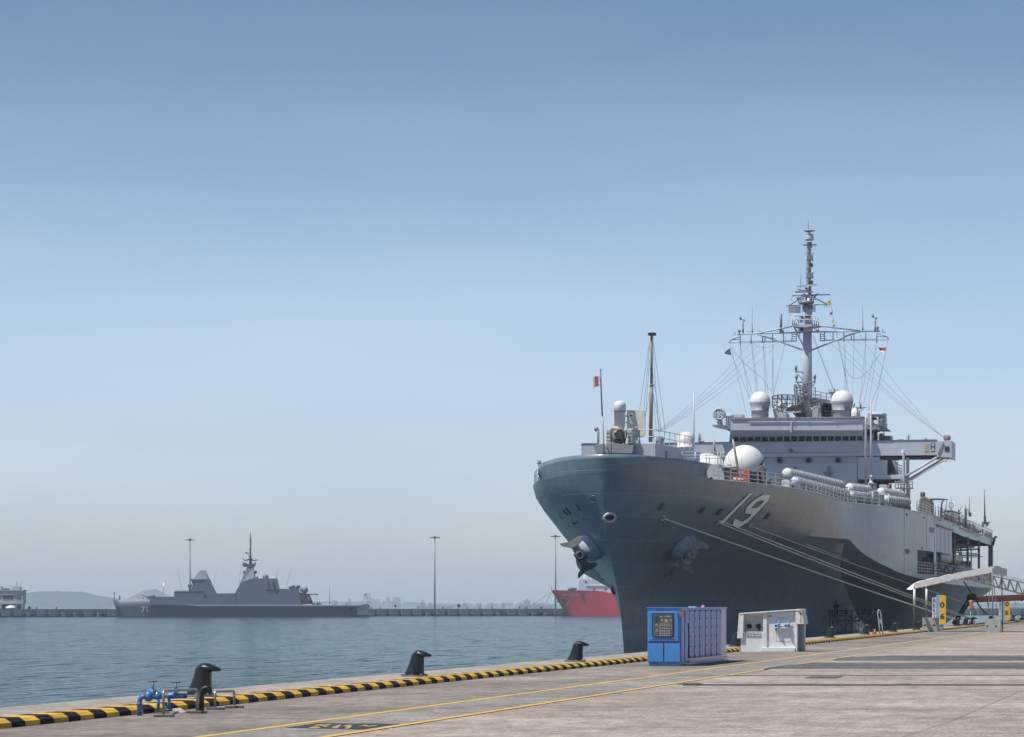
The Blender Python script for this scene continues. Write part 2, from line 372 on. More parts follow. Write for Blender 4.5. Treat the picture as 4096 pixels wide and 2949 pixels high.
# asphalt repair bands across the apron, trench cover and steel plates
m_band = ground_mat('patch_asphalt', (0.085, 0.083, 0.09), (0.15, 0.145, 0.148), (0.8, 0.8, 0.82), (0.6, 0.6, 0.62), stretch=(0.15, 1.4, 1), rot=-A)
quad_px('road_patch', [(3350, 2632), (3560, 2622), (4500, 2622), (4500, 2641), (3330, 2641)], m_band, 0.014)
quad_px('road_patch', [(3120, 2664), (3250, 2651), (4500, 2651), (4500, 2673), (3060, 2673)], m_band, 0.014)
m_joint = mat('joint_filler', (0.035, 0.035, 0.04), 0.8)
quad_px('road_joint', [(2730, 2737.2), (4700, 2737.2), (4700, 2740.2), (2730, 2740.2)], m_joint, 0.015)
quad_px('road_joint', [(2700, 2699.3), (4600, 2699.3), (4600, 2701.0), (2700, 2701.0)], mat('joint_grey', (0.2, 0.19, 0.18), 0.8), 0.015)
m_drk = ground_mat('worn_patch', (0.10, 0.095, 0.095), (0.16, 0.15, 0.15), (0.8, 0.8, 0.8), (0.7, 0.7, 0.7))
quad_px('manhole_cover', [(3222, 2709), (3250, 2704.5), (3374, 2704.5), (3340, 2712), (3215, 2712)], m_drk, 0.016)
quad_px('manhole_cover', [(2715, 2732), (2790, 2731), (2815, 2735), (2700, 2736)], m_drk, 0.017)
quad_px('manhole_cover', [(3580, 2735.5), (3640, 2734), (3650, 2738), (3575, 2740)], m_drk, 0.018)
quad_px('manhole_cover', [(3053, 2676), (3140, 2664.5), (3120, 2668), (3056, 2679)], m_joint, 0.018)
# dark painted panel between the lines with worn yellow lettering (painted along the lane)
quad_px('road_patch', [(1140, 2911), (1270, 2893), (1600, 2895), (1450, 2918)], mat('black_road_paint', (0.022, 0.022, 0.026), 0.7, var=0.3, nscale=3), 0.0125)
mb = MB()
def gpoly(pts, z): mb.add([pG(1100+x*0.26455, 2800+y*0.26455, z) for x, y in pts], [tuple(range(len(pts)))])
for pts in ([(500,425),(560,405),(640,402),(700,412),(640,428),(540,430)], [(580,398),(620,374),(840,368),(850,378),(720,392),(640,388)],
            [(700,400),(800,392),(820,398),(760,410)], [(840,425),(960,380),(900,378),(1010,374),(940,430)], [(860,400),(900,388),(900,408)],
            [(1040,434),(1110,400),(1020,398),(1080,378),(1180,376),(1140,392),(1160,406),(1110,434)],
            [(1250,405),(1350,376),(1390,378),(1400,392),(1560,380),(1540,388),(1440,402),(1380,400),(1350,388)]):
    gpoly(pts, 0.0165)
struct(mb.build('road_marking', mat('worn_yellow_paint', (0.32, 0.24, 0.07), 0.75, var=0.3, nscale=5)))
mb = MB()   # faint second lettering
for pts in ([(2690,2712),(2730,2709),(2740,2711),(2700,2714)], [(2745,2708.5),(2770,2707.5),(2762,2712),(2735,2713)]):
    mb.add([pG(x, y, 0.0125) for x, y in pts], [tuple(range(len(pts)))])
struct(mb.build('road_marking', mat('faded_yellow_paint', (0.33, 0.25, 0.13), 0.8, var=0.3, nscale=4)))
# kerb: concrete profile with alternating painted lengths
m_ky = mat('kerb_yellow', (0.56, 0.32, 0.02), 0.75, var=0.35, nscale=2.5, bump=0.01, bscale=9)
m_kk = mat('kerb_black', (0.011, 0.011, 0.012), 0.8, var=0.6, nscale=3, bump=0.01, bscale=9, spec=0.2)
prof = [(K_IN1, 0.0), (K_IN1-0.012, 0.085), (K_IN1-0.10, 0.142), (K_IN0, 0.15), (K_OUT+0.02, 0.15), (K_OUT, 0.0)]
for nm, par, mm in (('kerb', 0, m_ky), ('kerb', 1, m_kk)):
    mb = MB(); i = 0; y = 30.0; L = 0.64
    while y < 620:
        if i % 2 == par:
            j0 = random.uniform(-0.04, 0.04); j1 = random.uniform(-0.04, 0.04); d = 0.10
            y0, y1 = y+j0, y+L+j1
            vs = [(x, y0+(0.0 if k < 3 else d), z+0.003) for k, (x, z) in enumerate(prof)] + [(x, y1+(0.0 if k < 3 else d), z+0.003) for k, (x, z) in enumerate(prof)]
            n_ = len(prof); mb.add(vs, [(k, k+1, n_+k+1, n_+k) for k in range(n_-1)])
        y += L; i += 1
    o = mb.build(nm, mm); struct(o)
mb = MB(); mb.prism([(x, 29.5, z) for x, z in prof], (0, 591, 0)); struct(mb.build('kerb_core', mat('kerb_concrete', (0.3, 0.27, 0.23), 0.8)))

# far breakwater pier with fender panels
m_pier = mat('pier_concrete', (0.16, 0.165, 0.165), 0.85, col2=(0.24, 0.245, 0.24), nscale=0.05, vscale=(1, 1, 3))
PL = pD(-900, HY, 1305); PR = pD(4400, HY, 1665)
pdir = (PR-PL).normalized(); pn = Vector((-pdir.y, pdir.x, 0)); pn = pn if pn.dot(FW) > 0 else -pn
def pier_pt(x): # ground point on the pier's front face in image column x
    d = ray(x, HY); # solve O+d*t = PL+pdir*s
    M = Matrix(((d.x, -pdir.x), (d.y, -pdir.y))); t, s_ = M.inverted() @ Vector((PL.x-O.x, PL.y-O.y)); p = PL+pdir*s_; p.z = 0; return p
def pier_box(mb, xa, xb, z0, z1, d0, d1):
    a = pier_pt(xa); b_ = pier_pt(xb)
    mb.hexa([a+pn*d0+Vector((0,0,z0)), b_+pn*d0+Vector((0,0,z0)), b_+pn*d1+Vector((0,0,z0)), a+pn*d1+Vector((0,0,z0)),
             a+pn*d0+Vector((0,0,z1)), b_+pn*d0+Vector((0,0,z1)), b_+pn*d1+Vector((0,0,z1)), a+pn*d1+Vector((0,0,z1))])
pz = 0.35
mb = MB(); pier_box(mb, -900, 4400, -2.0, pz, 0, 14); pier_box(mb, -900, 4400, -7, -2.0, 5, 13)
struct(mb.build('pier', m_pier))
mb = MB(); rr = random.Random(3)
x = -880
while x < 4390:
    if rr.random() < 0.5: pier_box(mb, x, x+13, -3.0, -1.2, -0.5, 0.2)
    else: pier_box(mb, x-6, x+26, -2.9, -0.2, -0.35, 0.2)
    x += 47
struct(mb.build('pier_piles', mat('pier_pale_concrete', (0.30, 0.31, 0.30), 0.8, nscale=0.3)))
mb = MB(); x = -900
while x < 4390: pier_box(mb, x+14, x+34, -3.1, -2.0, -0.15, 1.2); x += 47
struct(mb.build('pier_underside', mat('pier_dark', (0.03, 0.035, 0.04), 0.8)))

# hills far across the strait
m_hill = mat('hill_wood', (0.035, 0.05, 0.045), 0.9, col2=(0.055, 0.075, 0.07), nscale=0.02)
def hill(pts, D, depth, name='hill', base=WATER-1):
    mb = MB(); rr = random.Random(int(D)); n_ = 9; cols = []
    xs = [p[0] for p in pts]; ys = [p[1] for p in pts]; X = xs[0]
    while X <= xs[-1]+0.1:
        y = pchip(xs, ys, X); top = (HY-y)/F*D+CH; col = []
        for j in range(n_):
            t = j/(n_-1); h = base+(top-base)*math.sin(math.pi*t)**0.8*(1+rr.uniform(-0.05, 0.05)*(1 if 0 < j < n_-1 else 0))
            if abs(t-0.5) < 0.01: h = top+rr.uniform(-0.02, 0.05)*(top-base)
            p = O+RT*((X-CX)/F*D)+FW*(D+(t-0.5)*depth); col.append((p.x, p.y, h))
        cols.append(col); X += 7
    vs = [p for c_ in cols for p in c_]
    fs = [(i*n_+j, (i+1)*n_+j, (i+1)*n_+j+1, i*n_+j+1) for i in range(len(cols)-1) for j in range(n_-1)]
    mb.add(vs, fs, True); return struct(mb.build(name, m_hill))
hill([(-300, 2385), (60, 2392), (100, 2380), (140, 2370), (190, 2366), (260, 2366), (310, 2368), (340, 2372), (370, 2380), (400, 2386), (450, 2393), (520, 2408), (600, 2424)], 7400, 900)
hill([(470, 2424), (520, 2395), (560, 2372), (590, 2360), (610, 2357), (635, 2362), (660, 2378), (690, 2390), (760, 2400), (900, 2410), (1150, 2421)], 9000, 600)
hill([(60, 2429), (300, 2426), (800, 2424), (1300, 2421), (1500, 2416), (2000, 2415), (2300, 2418), (3000, 2416), (4300, 2412)], 8900, 300, 'shore')
# ================================================================ THE BIG SHIP: hull
GREY = hull_paint('ship_paint', (0.130, 0.183, 0.224), (0.195, 0.247, 0.282), rough=0.40)
GREYF = mat('superstructure_paint', (0.42, 0.445, 0.50), 0.45, var=0.06, nscale=0.5, vscale=(1, 1, 0.3), bump=0.02, bscale=1.2)
GREYD = mat('fitting_grey', (0.16, 0.175, 0.20), 0.5, var=0.15, nscale=2)
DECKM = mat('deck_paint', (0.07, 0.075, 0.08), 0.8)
WHITE = mat('radome_white', (0.62, 0.61, 0.60), 0.45, var=0.04)
DARK = mat('dark_opening', (0.012, 0.014, 0.018), 0.7)
ship = thing('naval_ship', (XC, 225, WATER), 'huge grey naval ship moored along the quay with white 19 on the bow', 'ship')
US = ([-4.2, 1.5, 3.5, 5.6, 8.0, 11.8, 13.4], [231.5, 229.3, 227.6, 225.4, 223.6, 222.3, 222.0])
def us(z): return pchip(US[0], US[1], z)
TAB = {-4.2: [(0, 0), (2, .32), (8, 1.15), (14, 2.2), (29, 4.5), (44, 7.2)],
       3.0: [(0, 0), (1, .22), (3, .65), (8, 1.6), (17, 3.5), (32, 6.25), (47, 9.0)],
       5.2: [(0, 0), (.6, .25), (2, .75), (5, 1.7), (9.5, 2.9), (19.5, 5.2), (34.5, 8.0), (49.5, 10.7)],
       8.0: [(0, 0), (.35, .42), (1.4, 1.25), (4.5, 3.0), (11.5, 5.5), (21.5, 7.9), (36.5, 10.6), (51.5, 12.8)],
       11.8: [(0, 0), (.3, 1.2), (1.2, 2.5), (2.8, 3.8), (5, 5.1), (7, 6.15), (8.7, 6.85), (24.7, 10.6), (37.7, 12.1), (52.7, 12.8)],
       13.4: [(0, 0), (.3, 1.2), (1.2, 2.5), (2.8, 3.8), (5, 5.1), (7, 6.15), (9, 6.9), (25, 10.6), (38, 12.1), (53, 12.8)]}
TZ = sorted(TAB)
def hb_bow(s_, z):          # s_ = fraction of the way from the stem to station 275
    out = []
    for zz in TZ:
        tb = TAB[zz]; L = tb[-1][0]; out.append(pchip([p[0] for p in tb], [p[1] for p in tb], s_*L))
    return pchip(TZ, out, z)
def deck_z(u): return pchip([222, 231, 247, 260, 275, 300, 330, 430], [12.0, 11.8, 11.75, 11.6, 11.4, 11.4, 11.4, 11.4], u)
def hb_deck(u): return pchip([275, 287, 297.5, 315, 342, 370, 430], [12.8, 15.0, 16.1, 17.2, 17.1, 16.6, 16.5], u)
KL = 10; NR = KL+5
ST = [(i/30)**1.9 for i in range(31)]
U2 = [275+i*2.5 for i in range(1, 11)] + [303.5, 307, 312, 316.5, 320.0, 326, 334, 342, 352, 360, 370, 380, 390, 400, 410, 420, 428, 430]
U2 = sorted(set(u for u in U2 if u > 275))
def stations(side):
    cols = []
    for t in ST:
        zc = 7.2 + 0.5*t; zs = [-4.2+(zc+4.2)*i/(KL-1) for i in range(KL)]
        row = []
        for i in range(KL): z = zs[i]; u = us(z)+t*(275-us(z)); row.append((u, hb_bow(t, z)-0.45*max(0, (u-250)/25)*max(0, (i-4)/(KL-5)), z))
        z = 8.05; u = us(z)+t*(275-us(z)); row.append((u, hb_bow(t, z), z))
        ue = us(11.8)+t*(275-us(11.8)); zt = deck_z(ue)
        for fr in (0.22, 0.48, 0.76, 1.0): z = 8.05+(zt-8.05)*fr; u = us(z)+t*(275-us(z)); row.append((u, hb_bow(t, z) if fr < 1 else hb_bow(t, 11.8), z))
        cols.append(row)
    ref = cols[-1]; h0, h6 = ref[0][1], ref[KL-1][1]; shp = [(ref[i][1]-h0)/(h6-h0) for i in range(KL)]
    for u in U2:
        zc = pchip([275, 280, 290, 299, 308, 325, 340, 430], [7.7, 5.45, 3.3, 1.9, .9, -1.2, -1.6, -1.2], u)
        hc = pchip([275, 280, 290, 299, 308, 325, 400, 430], [12.4, 11.4, 11.0, 10.6, 10.2, 10.2, 10.2, 9.0], u)
        hbt = pchip([275, 290, 310, 330, 400, 418, 430], [7.4, 9.2, 10.6, 10.9, 10.9, 9.0, 5.5], u)
        zd = pchip([275, 280, 287, 296, 312, 330, 430], [8.05, 6.7, 5.75, 5.05, 4.6, 4.4, 4.4], u)
        he = hb_deck(u); row = []
        for i in range(KL): row.append((u, hbt+(hc-hbt)*shp[i], -4.2+(zc+4.2)*i/(KL-1)))
        row.append((u, he-0.03, zd))
        f = min(1, (u-275)/28.0); z8 = (zd+(11.4-zd)*0.22)*(1-f)+5.2*f; z8b = (zd+(11.4-zd)*0.48)*(1-f)+7.6*f; z9 = (zd+(11.4-zd)*0.76)*(1-f)+10.4*f
        row += [(u, he-0.02, z8), (u, he-0.015, z8b), (u, he-0.01, z9), (u, he, 11.4)]
        cols.append(row)
    return [[Vector((XC+side*h, u, z)) for (u, h, z) in row] for row in cols]
mb = MB(); uu = [None]*len(ST)+U2
for side in (1, -1):
    cs = stations(side); n_ = len(cs)
    vs = [p for row in cs for p in row]; fs = []
    for i in range(n_-1):
        ua = uu[i] or 0; ub = uu[i+1] or 275
        for j in range(NR-1):
            if j in (KL+1, KL+2) and side == 1:
                if (ua >= 303.4 and ub <= 316.6 and j == KL+1) or (ua >= 319.9):
                    if ub <= 428.1: continue          # openings of the boat deck
            fs.append((i*NR+j, (i+1)*NR+j, (i+1)*NR+j+1, i*NR+j+1))
    mb.add(vs, fs, True)
csP = stations(1); csS = stations(-1)
# transom and bottom closure
last = csP[-1]; lastS = csS[-1]
mb.add([p for p in last[:KL+2]]+[p for p in lastS[:KL+2]], [(i, i+1, KL+2+i+1, KL+2+i) for i in range(KL+1)])
mb.add([last[KL+3], last[KL+4], lastS[KL+4], lastS[KL+3]], [(0, 1, 2, 3)])
hull = mb.build('hull', GREY, ship)
me = hull.data
bm = bmesh.new(); bm.from_mesh(me)
for e in bm.edges:
    if len(e.link_faces) == 2 and e.calc_face_angle(0) > R(17) and min(v.co.y for v in e.verts)+ship['_o'][1] > 258: e.smooth = False
bm.to_mesh(me); bm.free()
deps = bpy.context.evaluated_depsgraph_get()
hull_v = [hull.matrix_world @ v.co + Vector(ship['_o']) if False else v.co + Vector(ship['_o']) for v in me.vertices]
BVH = BVHTree.FromPolygons(hull_v, [tuple(p.vertices) for p in me.polygons])
def on_hull(x, y, off=0.03):
    d = ray(x, y).normalized(); loc, nrm, idx, dist = BVH.ray_cast(O, d)
    if loc is None: return None, None
    if nrm.dot(d) > 0: nrm = -nrm
    return loc+nrm*off, nrm
# decks inside
def deckline(cs, j, i0): return [r_[j] for r_ in cs[i0:]]
mb = MB(); n_ = len(csP); vs = [r_[KL+4]-Vector((0, 0, 0.02)) for r_ in csP]+[r_[KL+4]-Vector((0, 0, 0.02)) for r_ in csS]
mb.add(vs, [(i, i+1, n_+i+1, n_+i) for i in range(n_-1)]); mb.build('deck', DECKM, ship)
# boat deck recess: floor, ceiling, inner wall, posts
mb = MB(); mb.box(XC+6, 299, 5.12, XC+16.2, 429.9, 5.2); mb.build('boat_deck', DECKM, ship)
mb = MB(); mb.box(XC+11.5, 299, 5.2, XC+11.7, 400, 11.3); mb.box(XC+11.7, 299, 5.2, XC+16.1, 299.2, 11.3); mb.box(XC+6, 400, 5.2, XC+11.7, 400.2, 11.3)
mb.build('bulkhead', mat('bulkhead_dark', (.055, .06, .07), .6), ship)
# bulwark around the bow, thick plate with a curved aft end
mb = MB(); ring = []
K10 = KL+4
rowP = [r_[K10] for r_ in csP if r_[K10].y <= 230.3]; rowP.append(csP[len(rowP)-1][K10].lerp(csP[len(rowP)][K10], (230.3-csP[len(rowP)-1][K10].y)/(csP[len(rowP)][K10].y-csP[len(rowP)-1][K10].y)))
def bul(p, side, inset, last_):
    h = p.x-XC; zt = pchip([222, 226, 230.3], [13.40, 13.27, 13.0], p.y); k = max(0, h-inset)
    b_ = Vector((XC+side*k, p.y+inset, p.z-0.03)); a_ = Vector((XC+side*k*1.025, p.y-0.32+inset, zt)); m_ = a_.lerp(b_, 0.5)
    if last_: a_.y += 1.3; m_.y -= 0.35; b_.y += 0.5; b_.x += side*0.06; a_.x += side*0.1
    return a_, a_.lerp(m_, 0.5)-Vector((0, 0.25 if last_ else 0, 0)), m_, m_.lerp(b_, 0.5)-Vector((0, 0.12 if last_ else 0, 0)), b_
for inset in (0.0, 0.12):
    vs = []; seq = [(p, -1, k == len(rowP)-1) for k, p in reversed(list(enumerate(rowP)))]+[(p, 1, k == len(rowP)-1) for k, p in list(enumerate(rowP))[1:]]
    for p, sd_, la in seq: vs += list(bul(p, sd_, inset, la))
    NS = len(seq); mb.add(vs, [(5*k+j, 5*k+5+j, 5*k+6+j, 5*k+1+j) for k in range(NS-1) for j in range(4)], True); ring.append(vs)
o_, i_ = ring
mb.add([o_[5*k] for k in range(NS)]+[i_[5*k] for k in range(NS)], [(k, k+1, NS+k+1, NS+k) for k in range(NS-1)])
for e in (0, NS-1):
    mb.add([o_[5*e+j] for j in range(5)]+[i_[5*e+j] for j in range(5)], [(j, j+1, 6+j, 5+j) for j in range(4)])
mb.build('bulwark', GREY, ship)
# ================================================================ THE BIG SHIP: fittings. Crops of the photograph give the measures.
def crop(x0, y0, k): return lambda x, y: (x0+x*k, y0+y*k)
r1 = crop(2100, 1300, .45935); r2 = crop(2800, 1150, .48998); r3 = crop(2850, 850, .36748); r4 = crop(2100, 1800, .52056); r5 = crop(2900, 1750, .55115)
z0 = crop(2300, 1550, .26455); z2 = crop(3550, 1950, .24498); z3 = crop(3600, 2250, .2187); z5 = crop(3350, 1750, .2425); r7 = crop(3200, 2200, .45878); r6 = crop(2500, 2350, .39683)
n9 = crop(2820, 1930, .13228); m1 = crop(3060, 1480, .20282); d1 = crop(2800, 1750, .2425); a1_ = crop(2300, 2060, .2425); s1 = crop(3250, 2380, .15432); b1 = crop(2130, 1830, .18373)
def P(cr, x, y, Y): return pY(*cr(x, y), Y)
def bx(mb, cr, x0, y0, x1, y1, Y, dep, lean=0.0):
    a = P(cr, x0, y1, Y); b_ = P(cr, x1, y0, Y); za = P(cr, (x0+x1)/2, y1, Y).z; zb = P(cr, (x0+x1)/2, y0, Y).z
    return mb.hexa([(a.x, Y, za), (b_.x, Y, za), (b_.x, Y+dep, za), (a.x, Y+dep, za), (a.x, Y-lean, zb), (b_.x, Y-lean, zb), (b_.x, Y+dep, zb), (a.x, Y+dep, zb)])
def tb(mb, cr, pts, Y, r, seg=6): return mb.tube([P(cr, x, y, Y) for x, y in pts], r, seg)
def poly(mb, cr, pts, Y, dep): return mb.prism([P(cr, x, y, Y) for x, y in pts], (0, dep, 0))
def one(name, m_, parent, fn, **k):
    mb = MB(); fn(mb); return mb.build(name, m_, parent, **k)
sh = ship
GREYL = mat('fitting_pale', (0.42, 0.43, 0.45), 0.5, var=0.08)
BLACK = mat('black_rubber', (0.012, 0.012, 0.014), 0.6)
TARP = mat('tarpaulin', (0.13, 0.125, 0.115), 0.85, var=0.25, nscale=3, bump=0.05, bscale=4)
GLASS = mat('dark_glass', (0.015, 0.022, 0.03), 0.12, var=0.3, nscale=0.7)
WIRE = mat('rigging_wire', (0.16, 0.17, 0.19), 0.6)
ROPEM = mat('mooring_rope', (0.60, 0.55, 0.46), 0.8, var=0.2, nscale=6)

# --- superstructure: full-width deckhouse, cross beam, wing
Y0 = 348.0
o = one('superstructure', GREYF, sh, lambda m_: (bx(m_, r5, -470, 190, 955, 420, Y0+0.4, 26), bx(m_, z5, -2950, 440, 325, 1100, Y0+0.45, 25),
    bx(m_, z5, -2950, 255, 330, 445, Y0+0.62, 24), bx(m_, z5, 330, 318, 700, 690, Y0+0.4, 9), bx(m_, z5, 700, 620, 1074, 690, Y0+0.4, 9)), bevel=0.03)
o = one('cross_beam', GREYF, sh, lambda m_: (bx(m_, z5, -2950, 66, 1640, 318, Y0, 5.2), bx(m_, z5, -2950, 318, 345, 258, Y0+0.05, 3),
    poly(m_, z5, [(1640, 66), (1840, 50), (1885, 52), (1885, 352), (1840, 330), (1640, 325)], Y0-0.25, 5.7)), bevel=0.03)
one('pod_window', GLASS, o, lambda m_: bx(m_, z5, 1768, 148, 1845, 232, Y0-0.30, 0.2))
one('gutter', GREYD, o, lambda m_: (bx(m_, z5, -2950, 255, 345, 262, Y0-0.06, 0.1), tb(m_, z5, [(1660, 290), (1740, 70)], Y0-0.35, 0.06), bx(m_, z5, -2950, 60, 1640, 68, Y0-0.08, 0.2)))
mY = mat('letter_ochre', (0.50, 0.33, 0.10), 0.6); mG = mat('letter_green', (0.02, 0.06, 0.065), 0.6)
for tx, mm, q, bar in (('E', mY, (1437, 1512, 108, 184), (1442, 1512, 206, 245)), ('H', mG, (1535, 1612, 106, 204), (1538, 1614, 220, 240))):
    a = P(z5, q[0], q[3], Y0-0.02); b_ = P(z5, q[1], q[2], Y0-0.02); mb = MB()
    put_text(mb, tx, a, (1, 0, 0), (0, 0, 1), w=b_.x-a.x, h=b_.z-a.z, bold=0.02)
    if tx == 'E':
        for yy, xx0 in ((210, 1442), (236, 1442)): bx(mb, z5, xx0, yy-6, 1512, yy+6, Y0-0.035, 0.02)
    else:
        poly(mb, z5, [(1538, 230), (1612, 220), (1614, 232), (1540, 243)], Y0-0.035, 0.02)
        for xx in (1552, 1574, 1596): bx(mb, z5, xx-4, 82, xx+4, 94, Y0-0.035, 0.02)
    mb.build('beam_letter', mm, o)
for x in (648, 886, 1125):
    c_ = P(r2, x, 1412, Y0+0.3); f = one('porthole', GREYD, sh, lambda m_: m_.lathe(c_, [(.24, .32), (.34, .3), (.34, -.02), (.24, -.03)], 20, axis=(0, 1, 0)))
    one('pane', DARK, f, lambda m_: m_.lathe(c_, [(0.001, 0), (.25, 0.0), (.25, .3)], 20, axis=(0, 1, 0)))
one('floodlight', GREYD, sh, lambda m_: (m_.lathe(P(d1, 1495, 215, Y0-0.3), [(0.001, -.1), (.2, -.1), (.2, .25), (0.001, .25)], 12, axis=(0, 1, 0)), m_.bar(P(d1, 1500, 216, Y0-0.05), P(d1, 1525, 225, Y0+0.1), 0.1)))
for cx_, cy_ in ((2120, 560), (1565, 510)):
    def bracket(m_):
        k = 1.0 if cx_ == 2120 else 0.45
        tb(m_, d1, [(cx_-20*k, cy_-70*k), (cx_+20*k, cy_-80*k), (cx_+30*k, cy_+90*k), (cx_-30*k, cy_+60*k)], Y0+0.1, 0.07)
        tb(m_, d1, [(cx_-90*k, cy_+10*k), (cx_-40*k, cy_+40*k), (cx_, cy_-20*k)], Y0+0.1, 0.06); bx(m_, d1, cx_-25*k, cy_-50*k, cx_+15*k, cy_+70*k, Y0+0.05, 0.3)
    one('wall_bracket', GREYD, sh, bracket)
# structure seen through the gap under the beam
def uptake(m_):
    bx(m_, z5, 780, 368, 905, 616, Y0+14, 8); bx(m_, z5, 705, 368, 775, 616, Y0+12.5, 3)
    for i in range(8): tb(m_, z5, [(840+i*14, 380+(i % 3)*10), (850+i*13, 480), (835+i*14, 610)], Y0+13.6, 0.07)
    for i in range(9): tb(m_, z5, [(905+i*19, 430+i*5), (905+i*19, 612)], Y0+13, 0.035)
    for yy in (445, 500, 540, 585): tb(m_, z5, [(900, yy-10), (1068, yy+20)], Y0+13, 0.04)
    tb(m_, z5, [(830, 380), (1010, 378)], Y0+13, 0.06); tb(m_, z5, [(880, 410), (965, 404)], Y0+13, 0.05); bx(m_, z5, 905, 470, 940, 540, Y0+13, 1)
one('boat_davit', GREYD, sh, uptake)
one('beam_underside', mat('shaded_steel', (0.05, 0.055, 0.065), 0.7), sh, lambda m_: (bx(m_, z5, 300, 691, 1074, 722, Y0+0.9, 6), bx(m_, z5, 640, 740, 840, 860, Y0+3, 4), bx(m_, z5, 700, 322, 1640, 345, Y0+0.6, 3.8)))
one('column', GREYF, sh, lambda m_: (bx(m_, z5, 1070, 285, 1106, 1030, Y0-0.6, 1.0),), bevel=0.03)
one('column', GREYF, sh, lambda m_: (bx(m_, z5, 1133, 330, 1172, 1300, Y0+0.2, 1.2), bx(m_, z5, 1146, 780, 1190, 1300, Y0-0.3, 1.0)), bevel=0.03)
cc = P(z5, 1076, 290, Y0-0.1)
one('mast_light', WHITE, sh, lambda m_: m_.lathe(cc, [(.12, -0.1), (.14, .1), (.17, .2), (.17, .32), (.11, .48), (.05, .58), (0.001, .6)], 14))
def braces(m_):
    m_.tube([P(z5, 1110, 650, Y0-0.4), P(z5, 1640, 330, Y0-0.4)], .14, 10); m_.tube([P(z5, 1172, 695, Y0+2), P(z5, 1745, 350, Y0+2)], .11, 10)
    tb(m_, z5, [(1185, 715), (1500, 520), (1760, 372), (1835, 372), (1855, 350)], Y0-0.2, .05); tb(m_, z5, [(1215, 712), (1500, 545), (1765, 380)], Y0+0.1, .05)
    m_.ball(P(z5, 1788, 384, Y0-0.2), .15, 10, 6)
one('brace', GREYF, sh, braces)
def cage(m_):
    for x in (953, 1003, 1035, 1178, 1236): tb(m_, z5, [(x, 715), (x, 835)], Y0-0.9, .05)
    for y in (733, 772, 833): tb(m_, z5, [(953, y), (1236, y)], Y0-0.9, .05)
    bx(m_, z5, 950, 828, 1238, 842, Y0-1.0, 1.6)
one('ladder_platform', GREYD, sh, cage)
def ladder(m_, cr, x0, x1, ya, yb, Y, n, r=.035):
    tb(m_, cr, [(x0, ya), (x0, yb)], Y, r); tb(m_, cr, [(x1, ya), (x1, yb)], Y, r)
    for i in range(n): y = ya+(yb-ya)*(i+.5)/n; tb(m_, cr, [(x0, y), (x1, y)], Y, r*.8, 4)
one('ladder', GREYD, sh, lambda m_: ladder(m_, z5, 1036, 1060, 630, 960, Y0-1.1, 18))
# things on the beam
def beamtop(m_):
    bx(m_, z5, 1005, 30, 1080, 66, Y0+1, 1.4)
    tb(m_, z5, [(1172, -50), (1172, 66)], Y0+1, .08); tb(m_, z5, [(1140, 8), (1205, 8)], Y0+1, .04); tb(m_, z5, [(1150, -18), (1195, -18)], Y0+1, .04)
    tb(m_, z5, [(1455, 0), (1455, 66)], Y0+1, .05); tb(m_, z5, [(1436, 10), (1436, 50)], Y0+1, .035); tb(m_, z5, [(1474, 10), (1474, 50)], Y0+1, .035); tb(m_, z5, [(1436, 32), (1474, 32)], Y0+1, .035)
    bx(m_, z5, 940, 45, 955, 66, Y0+1, .3)
one('aerial', GREYD, sh, beamtop)
one('covered_searchlight', mat('weathered_cover', (0.20, 0.17, 0.15), 0.8, var=0.3, nscale=4, bump=0.05), sh, lambda m_: (m_.ball(P(z5, 1810, 12, Y0+1.2), .42, 12, 8, (1.0, 1, .9)), bx(m_, z5, 1745, -30, 1790, 30, Y0+0.9, 1.0), m_.tube([P(z5, 1800, 20, Y0+1.2), P(z5, 1800, 66, Y0+1.2)], .3, 8)), bevel=0.02)

# --- bridge
yb0 = Y0+0.2
def bridge_body(m_):
    a0, a1 = 235, 1330
    def sec(xl, xr, y, Y): return [P(r2, xl, y, Y), P(r2, xr, y, Y)]
    lo = sec(238, 1330, 1262, yb0); w0 = sec(238, 1330, 1257, yb0); w1 = sec(244, 1330, 1212, yb0-1.0); w2 = sec(248, 1330, 1166, yb0-1.9); tp = sec(255, 1330, 1066, yb0-1.9)
    for (p, q) in ((lo, w0), (w0, w1), (w1, w2), (w2, tp)):
        m_.hexa([p[0], p[1], Vector((p[1].x, Y0+16, p[1].z)), Vector((p[0].x, Y0+16, p[0].z)), q[0], q[1], Vector((q[1].x, Y0+16, q[1].z)), Vector((q[0].x, Y0+16, q[0].z))])
br = one('bridge', GREYF, sh, bridge_body)
one('bridge_coaming', mat('coaming_grey', (0.22, 0.23, 0.24), 0.6), br, lambda m_: bx(m_, r2, 252, 1060, 1333, 1071, yb0-2.05, 18.2))
one('cable_tray', GREYF, br, lambda m_: (tb(m_, m1, [(-320, 1030), (560, 1022), (1180, 1020), (1900, 1000)], yb0-2.0, .05), bx(m_, m1, 500, 1020, 527, 1230, yb0-2.05, .15)) and [bx(m_, m1, x, 935, x+8, 1020, yb0-2.12, .1) for x in (255, 565, 840, 1395)])
xs = [(275, 315), (328, 375), (388, 435)]+[(447+i*59.8, 495+i*59.8) for i in range(14)]+[(1287, 1322)]
for x0_, x1_ in xs:
    a = P(r2, x0_, 1253, yb0-0.12); b_ = P(r2, x1_, 1253, yb0-0.12); c_ = P(r2, x1_, 1216, yb0-0.95); d_ = P(r2, x0_, 1216, yb0-0.95)
    e = Vector((0, -0.04, 0)); f = MB(); f.prism([a, b_, c_, d_], (0, -0.03, 0)); wf = f.build('window', GLASS, br)
